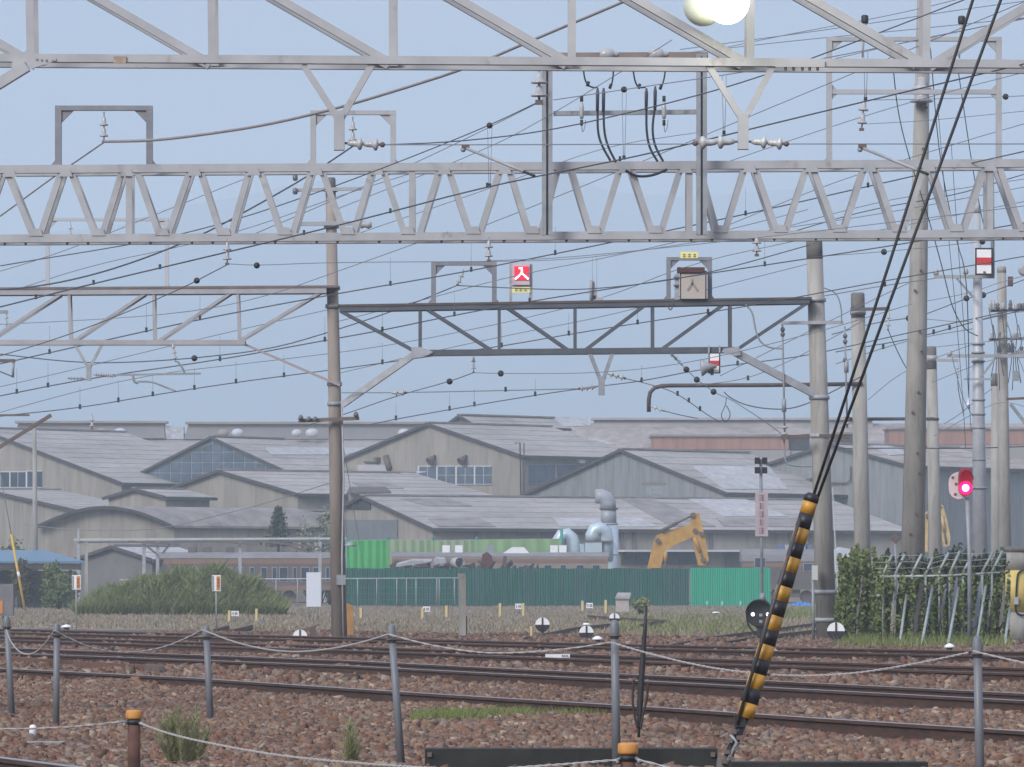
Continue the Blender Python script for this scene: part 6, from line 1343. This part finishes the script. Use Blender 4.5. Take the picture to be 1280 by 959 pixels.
# shunting signal
b = G(952, 800); Y = b.y; t = thing('shunting_signal', 'round black shunting signal with two small white lights', 'signal', tuple(b))
c = P(949, 767, Y); MB().lathe(c + Vector((0, 0.05, 0)), (0, -1, 0), [(pm(17, Y), 0), (pm(17, Y), 0.10), (pm(16, Y), 0.12)], 28).build('disc', BLACK, t)
mm = MB(); k0 = [math.pi*(0.0 + 1.0*i/12) for i in range(13)]; a = [c + Vector((pm(17.5, Y)*math.cos(k), 0, pm(17.5, Y)*math.sin(k))) for k in k0]
for p, q in zip(a[:-1], a[1:]): mm.prism([p, q, q + Vector((0, -0.28, 0)), p + Vector((0, -0.28, 0))], (0, 0, 0.012))
mm.build('hood', BLACK, t)
for x in (941, 960): MB().lathe(P(x, 768, Y - 0.08), (0, -1, 0), [(pm(2.2, Y), 0), (pm(1.8, Y), 0.03)], 10).build('lamp', mat('lit_white_lamp', (1, 1, 1), 0.3, emit=((1.0, 1.0, 1.0), 2.5)), t)
for y in (769, 777): MB().cbox(P(951, y, Y - 0.08), pm(4, Y), 0.02, pm(3.5, Y)).build('number_plate', STEELM, t)
MB().prism([P(x, y, Y) for x, y in ((943, 780), (960, 780), (957, 792), (953, 798), (949, 792))], (0, 0.15, 0)).build('lower_body', BLACK, t)
MB().tube([(b.x, Y + 0.08, -0.05), P(952, 785, Y + 0.08)], pm(2.5, Y), 8).build('stem', DARK, t); swag(t, [(933, 768), (935, 782), (942, 790), (950, 796)], 0.02, Y - 0.05, BLACK, 'cable')
# mast with four black squares and a pale board
YM = 112; t = thing('marker_mast', 'slim mast with four black squares above a pale board with red lettering', 'signal', tuple(P(951, 800, YM)))
MB().tube([(P(953, 0, YM).x, YM, -0.1), P(951, 574, YM)], pm(2.0, YM), 8).build('mast', STEELD, t)
for x in (946.5, 956):
    for y in (576, 588): MB().cbox(P(x, y, YM - 0.06), pm(6.2, YM), 0.08, pm(8, YM)).build('black_square', BLACK, t)
bd = MB().cbox(P(952, 643, YM - 0.05), pm(16, YM), 0.03, pm(55, YM)).build('board', mat('pale_pink_board', (0.52, 0.46, 0.49), 0.7, 0, 5, 0.08), t)
mm = MB()
for i in range(5):
    y = 622 + i*10.3
    for q in ((-3.2, -2.6, 6.4, 1.1), (-3.2, 0.2, 6.4, 1.1), (-3.2, 3.0, 6.4, 1.1)): mm.cbox(P(952 + q[0] + q[2]/2, y + q[1], YM - 0.07), pm(q[2]*(0.8 if i % 2 else 1), YM), 0.01, pm(q[3], YM))
    mm.cbox(P(952 + (-1) ** i*1.2, y, YM - 0.07), pm(1.2, YM), 0.01, pm(7, YM))
mm.build('lettering', mat('faded_red_lettering', (0.46, 0.27, 0.31), 0.8), bd)
MB().lathe((P(953, 0, YM).x, YM, P(0, 752, YM).z), UP, [(0.1, 0), (0.05, 0.2)], 8).build('collar', STEELD, t)
# small square on a stalk and concrete post
t = thing('diamond_marker', 'small dark diamond plate behind the security fence', 'marker', tuple(P(1121, 740, 120))); MB().prism([P(x, y, 120) for x, y in ((1113, 674), (1119, 667), (1126, 673), (1120, 680))], (0, 0.05, 0)).build('plate', DARK, t); MB().tube([P(1119, 674, 120.06), (P(1121, 0, 120).x, 120.06, 0)], 0.025, 6).build('stalk', STEELD, t)
b = G(578, 798); t = thing('concrete_post', 'short square concrete post with a cap before the green fence', 'post', tuple(b)); Y = b.y
MB().prism([(b.x - pm(4.6, Y), Y - 0.1, -0.1), (b.x + pm(4.6, Y), Y - 0.1, -0.1), (b.x + pm(4.4, Y), Y - 0.1, P(0, 722, Y).z), (b.x - pm(4.6, Y), Y - 0.1, P(0, 722, Y).z)], (0, 0.2, 0)).build('shaft', CONC, t)
MB().cbox(P(577, 719.5, Y), pm(9.4, Y), 0.22, pm(5, Y)).build('cap', CONC, t); MB().box(b.x + pm(4.7, Y), b.x + pm(6, Y), Y - 0.05, Y + 0.05, 0, P(0, 770, Y).z).build('side_bar', DARK, t)
# white panel
b = G(392, 772); Y = b.y; t = thing('white_board', 'tall blank white board on a short stand left of the brown pole', 'board', tuple(b))
MB().cbox(P(392, 737, Y), pm(18, Y), 0.06, pm(43, Y)).build('panel', mat('white_panel', (0.60, 0.63, 0.70), 0.5, 0, 4, 0.06, stretch=(8, 8, 0.4)), t)
for dx in (-5, 5): MB().tube([(b.x + pm(dx, Y), Y + 0.05, -0.05), P(392 + dx, 745, Y + 0.05)], 0.03, 6).build('leg', STEELD, t)
# little white and orange signs
for x, y0, y1, yb, tx in ((95.5, 719, 737, 785, 'small white and orange sign on a stake beside the mound left end'), (270.5, 719, 739, 792, 'small white and orange sign on a stake before the mound')):
    b = G(x, yb); Y = b.y; t = thing('stake_sign', tx, 'sign', tuple(b), 'white and orange stake signs')
    MB().tube([(b.x, Y, -0.05), P(x - 0.5, y0 + 2, Y)], 0.018, 6).build('stake', STEELM, t); pn = MB().cbox(P(x, (y0+y1)/2, Y - 0.03), pm(11, Y), 0.03, pm(y1-y0, Y)).build('panel', WHITE, t)
    MB().cbox(P(x + 2.3, (y0+y1)/2, Y - 0.05), pm(4.4, Y), 0.012, pm((y1-y0)*0.86, Y)).build('orange_strip', mat('orange_paint', (0.55, 0.22, 0.06), 0.6), pn); MB().cbox(P(x - 4.2, (y0+y1)/2, Y - 0.05), pm(2, Y), 0.012, pm((y1-y0)*0.9, Y)).build('grey_strip', STEELD, pn)
    mm = MB()
    for k in range(3): mm.cbox(P(x + 2.3, y0 + 5 + k*4, Y - 0.062), pm(2.6, Y), 0.008, pm(1.2, Y)); mm.cbox(P(x + 2.0, y0 + 6.2 + k*4, Y - 0.062), pm(1, Y), 0.008, pm(2, Y))
    mm.build('lettering', mat('brown_lettering', (0.24, 0.10, 0.05), 0.8), pn)
# yellow stakes and number boards
st = [(286.5, 763, 776), (320.5, 761, 774), (451, 760, 771), (528, 760, 773), (558, 757, 770), (625, 754, 770), (654, 754, 769), (728, 751, 763), (757, 750, 766), (664, 783, 800)]
for i, (x, y0, y1) in enumerate(st):
    b = G(x, y1); Y = b.y; t = thing('yellow_stake', 'short yellow stake in the dry grass, %s of ten from the left' % ('first', 'second', 'third', 'fourth', 'fifth', 'sixth', 'eighth', 'ninth', 'tenth', 'seventh')[i], 'stake', tuple(b), 'yellow stakes in the grass')
    MB().box(b.x - pm(1.5, Y), b.x + pm(1.5, Y), Y - 0.04, Y + 0.04, -0.05, pm(y1 - y0, Y)).build('stake', mat('pale_yellow', (0.58, 0.47, 0.22), 0.7), t); MB().box(b.x + pm(1.5, Y), b.x + pm(2.4, Y), Y - 0.035, Y + 0.035, -0.05, pm(y1 - y0 - 1, Y)).build('dark_edge', DARK, t)
for x, y, ww, tx in ((293.5, 767, 10, 'small white number board beside the first yellow stakes'), (533, 761.5, 9, 'small white number board near the brown pole stakes'), (648, 758, 8, 'small white number board between the stakes at centre'), (737, 757, 8, 'small white number board left of the little concrete box')):
    b = G(x, y + 9); Y = b.y; t = thing('number_board', tx, 'sign', tuple(b), 'small white number boards')
    pn = MB().cbox(P(x, y, Y), pm(ww, Y), 0.03, pm(6.5, Y)).build('panel', WHITE, t); MB().tube([(b.x, Y + 0.04, -0.05), P(x, y, Y + 0.04)], 0.03, 6).build('stake', STEELD, t)
    mm = MB()
    for k in (-2.2, 0.6, 2.4): mm.cbox(P(x + k, y, Y - 0.02), pm(1.3, Y), 0.01, pm(3.6, Y))
    mm.build('number', mat('grey_digits', (0.2, 0.2, 0.22), 0.8), pn)
b = G(778, 764); Y = b.y; t = thing('concrete_box', 'little pale concrete box with a slanted lid before the green fence', 'box', tuple(b))
MB().box(b.x - pm(8, Y), b.x + pm(8, Y), Y, Y + 0.8, -0.05, pm(14, Y)).build('body', mat('pinkish_concrete', (0.42, 0.37, 0.36), 0.9, 0, 4, 0.15), t); MB().prism([P(769, 749, Y - 0.1), P(787, 749, Y - 0.1), P(789, 743, Y + 0.6), P(772, 743, Y + 0.6)], (0, 0, 0.08)).build('lid', CONC, t)
# white board on the second track
b = G(697, 824); Y = b.y; t = thing('rail_board', 'long narrow white board lying against the second track', 'board', tuple(b)); pn = MB().cbox(P(697, 820, 75.4), pm(31, 75), 0.03, pm(4.6, 75)).build('panel', WHITE, t)
mm = MB()
for k in range(3): mm.cbox(P(703 + k*3, 819.7, 75.37), pm(1.6, Y), 0.008, pm(1.8, Y))
mm.build('lettering', MATS['grey_digits'], pn); MB().cbox(P(697, 824.5, 75.42), pm(26, 75), 0.03, pm(6, 75)).build('support', DARK, t)
# yellow stay guard at the left
t = thing('stay_guard', 'long yellow guard tube on a slanting stay wire at the left', 'stay guard', tuple(P(31, 762, 235)))
MB().tube([P(14, 668, 235), P(31, 763, 235)], pm(1.5, 235), 8).build('tube', YEL, t); MB().tube([P(22.6, 715, 234.9), P(24, 722, 234.9)], pm(1.8, 235), 8).build('white_band', WHITE, t); MB().tube([P(-8, 545, 235), P(14, 668, 235)], 0.02, 5).build('stay_wire', WIREG, t)
MB().tube([P(31, 762, 235), (P(31.5, 0, 235).x, 235, -0.05)], pm(1.6, 235), 8).build('foot', BLACK, t)
# rope posts
PO = mat('grey_plastic_post', (0.145, 0.155, 0.175), 0.5, 0, 8, 0.12); ROPE = mat('pale_rope', (0.35, 0.34, 0.34), 0.9, 0, 60, 0.25, 0.3)
posts = [(16, 897, 8, 771, 9, 'leftmost grey rope post at the left edge'), (70, 908, 71, 781, 9.5, 'second grey rope post from the left'), (264, 904, 257.5, 784, 10, 'third grey rope post, leaning, above the green weed'), (503, 957, 489, 782, 11, 'fourth grey rope post, leaning left, in open ballast'), (771, 962, 768, 776, 12, 'fifth grey rope post behind an orange cap'), (1226, 1000, 1221.5, 797, 13, 'rightmost grey rope post')]
for xb, yb, xt, yt, wpx, tx in posts:
    b = G(xb, yb); Y = b.y; t = thing('rope_post', tx, 'post', tuple(b), 'grey rope posts'); top = P(xt, yt, Y); r = pm(wpx*0.44, Y)
    MB().tube([b - UP*0.1, top], [r*1.05, r*0.9], 14).build('tube', PO, t)
    MB().lathe(b.lerp(top, 0.93), (top - b), [(r*1.1, -0.05), (r*1.2, -0.01), (r*1.15, 0.02), (r*0.95, 0.055), (r*0.8, 0.068), (r*0.3, 0.075)], 14).build('cap', PO, t)
    MB().tube([b.lerp(top, 0.9) + Vector((-r*1.6, -r, 0)), b.lerp(top, 0.9) + Vector((0, -r*1.5, 0)), b.lerp(top, 0.9) + Vector((r*1.6, -r, 0))], 0.006, 6).build('rope_hook', DARK, t)
t = thing('post_box', 'grey box with an orange edge standing behind the leftmost post', 'box', tuple(G(5, 775)))
b = G(5, 790); MB().cbox(P(5, 750, b.y), pm(24, b.y), 0.3, pm(40, b.y)).build('box', mat('grey_box', (0.17, 0.165, 0.18), 0.7, 0, 3, 0.15), t); MB().cbox(P(1, 759, b.y - 0.16), pm(5, b.y), 0.02, pm(16, b.y)).build('orange_label', MATS['orange_paint'], t); MB().tube([(P(7, 0, b.y).x, b.y, -0.1), P(7, 768, b.y)], pm(4, b.y), 8).build('post', PO, t)
def rope(label, pts, Y0, Y1_, wpx):
    q = wire_pts(pts, Y0, Y1_); ps = smooth([P(*k) for k in q]); t = thing('rope', label, 'rope', tuple(ps[0]), 'sagging ropes between the posts')
    # two twisted strands
    L = 0; A_, B_ = [], []; dense = []
    for a, b in zip(ps[:-1], ps[1:]):
        n = max(1, int((b - a).length/0.02))
        dense += [a.lerp(b, i/n) for i in range(n)]
    dense.append(ps[-1]); r = pm(wpx*0.4, (Y0 + Y1_)/2)
    for i, p in enumerate(dense):
        k = i*0.9; off = Vector((0, math.cos(k), math.sin(k)))*r*0.5; A_.append(p + off); B_.append(p - off)
    mm = MB(); mm.tube(A_, r*0.62, 5); mm.tube(B_, r*0.62, 5); mm.build('twisted_strand', ROPE, t)
yb = {k: G(k[0], k[1]).y for k in [(p[0], p[1]) for p in posts]}; PY = [G(p[0], p[1]).y for p in posts]
rope('short pale rope between the two leftmost grey posts', [(8, 787), (12, 800), (22, 814), (34, 819), (46, 815), (58, 803), (68, 788)], PY[0] - 0.1, PY[1] - 0.1, 2.6)
rope('pale rope sagging between the second and third grey posts', [(68, 788), (90, 800), (120, 812), (155, 816.5), (190, 813), (220, 804), (252, 788)], PY[1] - 0.1, PY[2] - 0.1, 2.6)
rope('pale rope sagging between the third and fourth grey posts', [(252, 787), (290, 802), (330, 812), (370, 815.5), (410, 812), (450, 804), (485, 793)], PY[2] - 0.1, PY[3] - 0.1, 2.8)
rope('pale rope sagging between the fourth and fifth grey posts', [(486, 793), (530, 805), (580, 814), (620, 817), (670, 815), (720, 810), (763, 803)], PY[3] - 0.1, PY[4] - 0.1, 3)
rope('long pale rope sagging to the rightmost grey post', [(763, 803), (810, 817), (880, 834), (950, 843), (1010, 845.5), (1070, 842), (1140, 831), (1210, 816)], PY[4] - 0.1, PY[5] - 0.1, 3.4)
rope('pale rope leaving the rightmost post at the right edge', [(1216, 814), (1250, 822), (1290, 831), (1340, 840)], PY[5] - 0.1, PY[5] - 1, 3.4)
# rusty posts with orange caps
OC = mat('orange_cap', (0.55, 0.27, 0.05), 0.6, 0, 20, 0, 0.1, col2=(0.42, 0.17, 0.05)); RP = mat('rusty_brown_post', (0.06, 0.027, 0.02), 0.8, 0, 10, 0, 0.2, col2=(0.13, 0.06, 0.045))
CY = []
for x, yt, wpx, cw, tx in ((167.5, 888, 16, 20, 'rusty brown post with an orange cap at the lower left'), (785, 929, 19, 26, 'rusty brown post with a wide orange cap at the bottom centre')):
    S = (yt - HY)/(H - 0.45); Y = F/S; CY.append(Y); c = P(x, 0, Y); zt = 0.45
    t = thing('capped_post', tx, 'post', (c.x, Y, 0), 'rusty posts with orange caps'); r = pm(wpx/2, Y); rc = pm(cw/2, Y)
    MB().lathe((c.x, Y, -0.1), UP, [(r, 0), (r, zt + 0.1 - 0.05)], 18).build('shaft', RP, t)
    MB().lathe((c.x, Y, zt - 0.055), UP, [(rc*0.96, 0), (rc, 0.012), (rc, 0.045), (rc*0.9, 0.055), (rc*0.5, 0.058)], 20).build('cap', OC, t)
    MB().lathe((c.x, Y, zt - 0.09), UP, [(r*1.12, 0), (r*1.15, 0.03)], 16).build('collar', BLACK, t)
    for sx in (-1, 1): MB().tube([(c.x + sx*r, Y - 0.02, zt - 0.075), (c.x + sx*r*1.5, Y - 0.04, zt - 0.085), (c.x + sx*r*1.3, Y - 0.05, zt - 0.1)], 0.009, 6).build('rope_hook', STEELD, t)
rope('brownish rope from the left edge to the left orange-capped post', [(-60, 911), (0, 911.5), (60, 910.5), (110, 907), (157, 901.5)], CY[0] - 0.04, CY[0] - 0.04, 3.2)
rope('pale rope sloping down right from the left orange-capped post', [(174, 904), (215, 919), (280, 933), (350, 945), (430, 953), (520, 959.5), (600, 963)], CY[0] - 0.05, CY[1] + 1, 4)
rope('twisted rope into the wide orange-capped post from the left', [(560, 966), (640, 960), (700, 956), (772, 950)], CY[1] + 1, CY[1] - 0.05, 4)
rope('twisted rope leaving the wide orange-capped post to the right', [(797, 950), (815, 954), (840, 961), (900, 975)], CY[1] - 0.05, CY[1] - 0.5, 4)
# striped crossing arm
YA = 30.0; t = thing('crossing_barrier', 'yellow and black striped crossing barrier arm raised at a slant', 'barrier', tuple(G(905, 978)))
A0, A1 = P(931, 897, YA), P(1014, 624, YA); d = (A1 - A0)
YB_ = mat('worn_barrier_yellow', (0.45, 0.235, 0.03), 0.5, 0, 10, 0.3); BB = mat('barrier_black', (0.014, 0.014, 0.018), 0.5)
n = 15
for i in range(n):
    a, b = A0 + d*(i/n), A0 + d*((i+1)/n); r0, r1 = pm(11.3 - 2.2*i/n, YA), pm(11.3 - 2.2*(i+1)/n, YA)
    MB().tube([a, b], [r0, r1], 18).build('yellow_band' if i % 2 == 0 else 'black_band', YB_ if i % 2 == 0 else BB, t)
cp = MB().tube([A1 - d*0.012, A1 + d*0.012, A1 + d*0.026], [pm(9.8, YA), pm(9.6, YA), pm(6, YA)], 18).build('end_cap', BB, t)
MB().tube([P(902, 966, YA), A0 + d*0.01], pm(6, YA), 10).build('arm_root', BB, t)
MB().tube([P(921, 905, YA - 0.05), P(962, 770, YA - 0.12), P(1000, 648, YA - 0.08)], pm(2.2, YA), 8).build('edge_strip', mat('dark_grey_strip', (0.05, 0.05, 0.055), 0.5), t)
MB().cbox(P(925, 901, YA), pm(14, YA), 0.08, pm(16, YA)).build('clamp', BLACK, t)
mm = MB()
for x, y in ((917, 915), (924, 922), (912, 926), (921, 936), (909, 940), (914, 948), (905, 952)): mm.cbox(P(x, y, YA - 0.06), pm(7, YA), 0.05, pm(5, YA))
mm.build('joint_links', DARK, t)
MB().tube([P(913, 918, YA - 0.07), P(921, 928, YA - 0.07), P(908, 955, YA - 0.07)], 0.012, 6).build('pull_rod', STEELD, t)
MB().tube([P(900, 985, YA), P(906, 945, YA)], pm(9, YA), 10).build('pivot', DARK, t); q = P(900, 0, YA); MB().box(q.x - 0.18, q.x + 0.18, YA - 0.15, YA + 0.2, -0.05, P(0, 975, YA).z + 0.02).build('machine_box', DARK, t)
t = thing('pull_cable', 'left of two thick black cables rising from the striped arm tip', 'cable', tuple(P(1018, 620, YA)), 'black cables above the barrier'); MB().tube([P(1016, 622, YA), P(1115, 319, YA), P(1216, 0, YA), P(1235, -60, YA)], pm(1.9, YA), 8).build('strand', BLACK, t)
t = thing('pull_cable', 'right of two thick black cables rising from the striped arm tip', 'cable', tuple(P(1024, 620, YA)), 'black cables above the barrier'); MB().tube([P(1022, 622, YA), P(1134, 319, YA), P(1251, 0, YA), P(1273, -60, YA)], pm(1.9, YA), 8).build('strand', BLACK, t)
# black spear-like rod with two prongs
b = G(798, 925); Y = b.y; t = thing('pronged_rod', 'tall black tapering rod with two curved prongs before the rails', 'rod', tuple(b))
MB().tube([b - UP*0.03, P(799, 905, Y), P(800, 880, Y), P(803, 830, Y), P(806, 790, Y), P(808, 757, Y)], [pm(1.3, Y), pm(2.4, Y), pm(4, Y), pm(3.8, Y), pm(2.6, Y), pm(1.2, Y)], 10).build('rod', BLACK, t)
for pts in ([(797, 910), (793, 894), (790.5, 876), (791, 858), (792, 850)], [(801, 910), (804, 890), (809, 874), (809.5, 862), (809, 853)]): swag(t, pts, pm(1.6, Y), Y - 0.02, mat('dark_brown_prong', (0.035, 0.022, 0.022), 0.7), 'prong')
# dark crossing edge beams, white peg and flat plate
EB = mat('black_edge_timber', (0.018, 0.019, 0.018), 0.85, 0, 5, 0.4, 0.2)
def edge(label, x0, x1, yt, Y, hpx):
    a, b = P(x0, yt, Y), P(x1, yt, Y); t = thing('crossing_edge', label, 'beam', (a.x, Y, 0), 'dark crossing edge beams')
    MB().box(a.x, b.x, Y, Y + 0.25, -0.08, a.z).build('beam', EB, t)
    for x in (x0 + 6, x1 - 6): q = P(x, yt, Y); MB().cbox(q + Vector((0, -0.01, -0.04)), 0.03, 0.02, 0.03).build('bolt', DARK, t)
edge('dark timber edge beam of the crossing at the bottom centre', 531, 897, 936, 32.7, 16); edge('dark timber edge beam at the bottom right corner', 905, 1160, 953, 31.0, 16)
b = G(41, 920); t = thing('white_peg', 'small white plastic peg in the ballast at the lower left', 'peg', tuple(b)); Y = b.y; MB().lathe(b, UP, [(pm(4.5, Y), -0.02), (pm(4.5, Y), pm(10, Y)), (pm(3.6, Y), pm(13, Y)), (pm(1, Y), pm(14, Y))], 12).build('peg', WHITE, t)
t = thing('flat_plate', 'flat grey plate lying at the foot of the second post', 'plate', tuple(G(55, 920))); a, b = G(30, 921, 0.07), G(80, 921, 0.07); MB().box(a.x, b.x, a.y - 0.1, a.y + 0.2, 0.0, 0.03).build('plate', mat('grey_green_plate', (0.22, 0.235, 0.21), 0.6, 0, 6, 0.2), t)
# thin haze in the air
m = MB(); m.box(-4000, 4000, -60, 6200, -2, 400)
hz = m.build('haze', bpy.data.materials.new('haze_air')); hz['kind'] = 'stuff'; hz['label'] = 'thin bluish evening haze in the air'; hz['category'] = 'haze'
hm = hz.data.materials[0]; hm.use_nodes = True; ht = hm.node_tree; ht.nodes.clear()
ho = ht.nodes.new('ShaderNodeOutputMaterial'); hv = ht.nodes.new('ShaderNodeVolumePrincipled')
hv.inputs['Color'].default_value = (0.75, 0.89, 1.0, 1); hv.inputs['Density'].default_value = 0.0006; hv.inputs['Anisotropy'].default_value = 0.0
ht.links.new(hv.outputs[0], ho.inputs['Volume'])
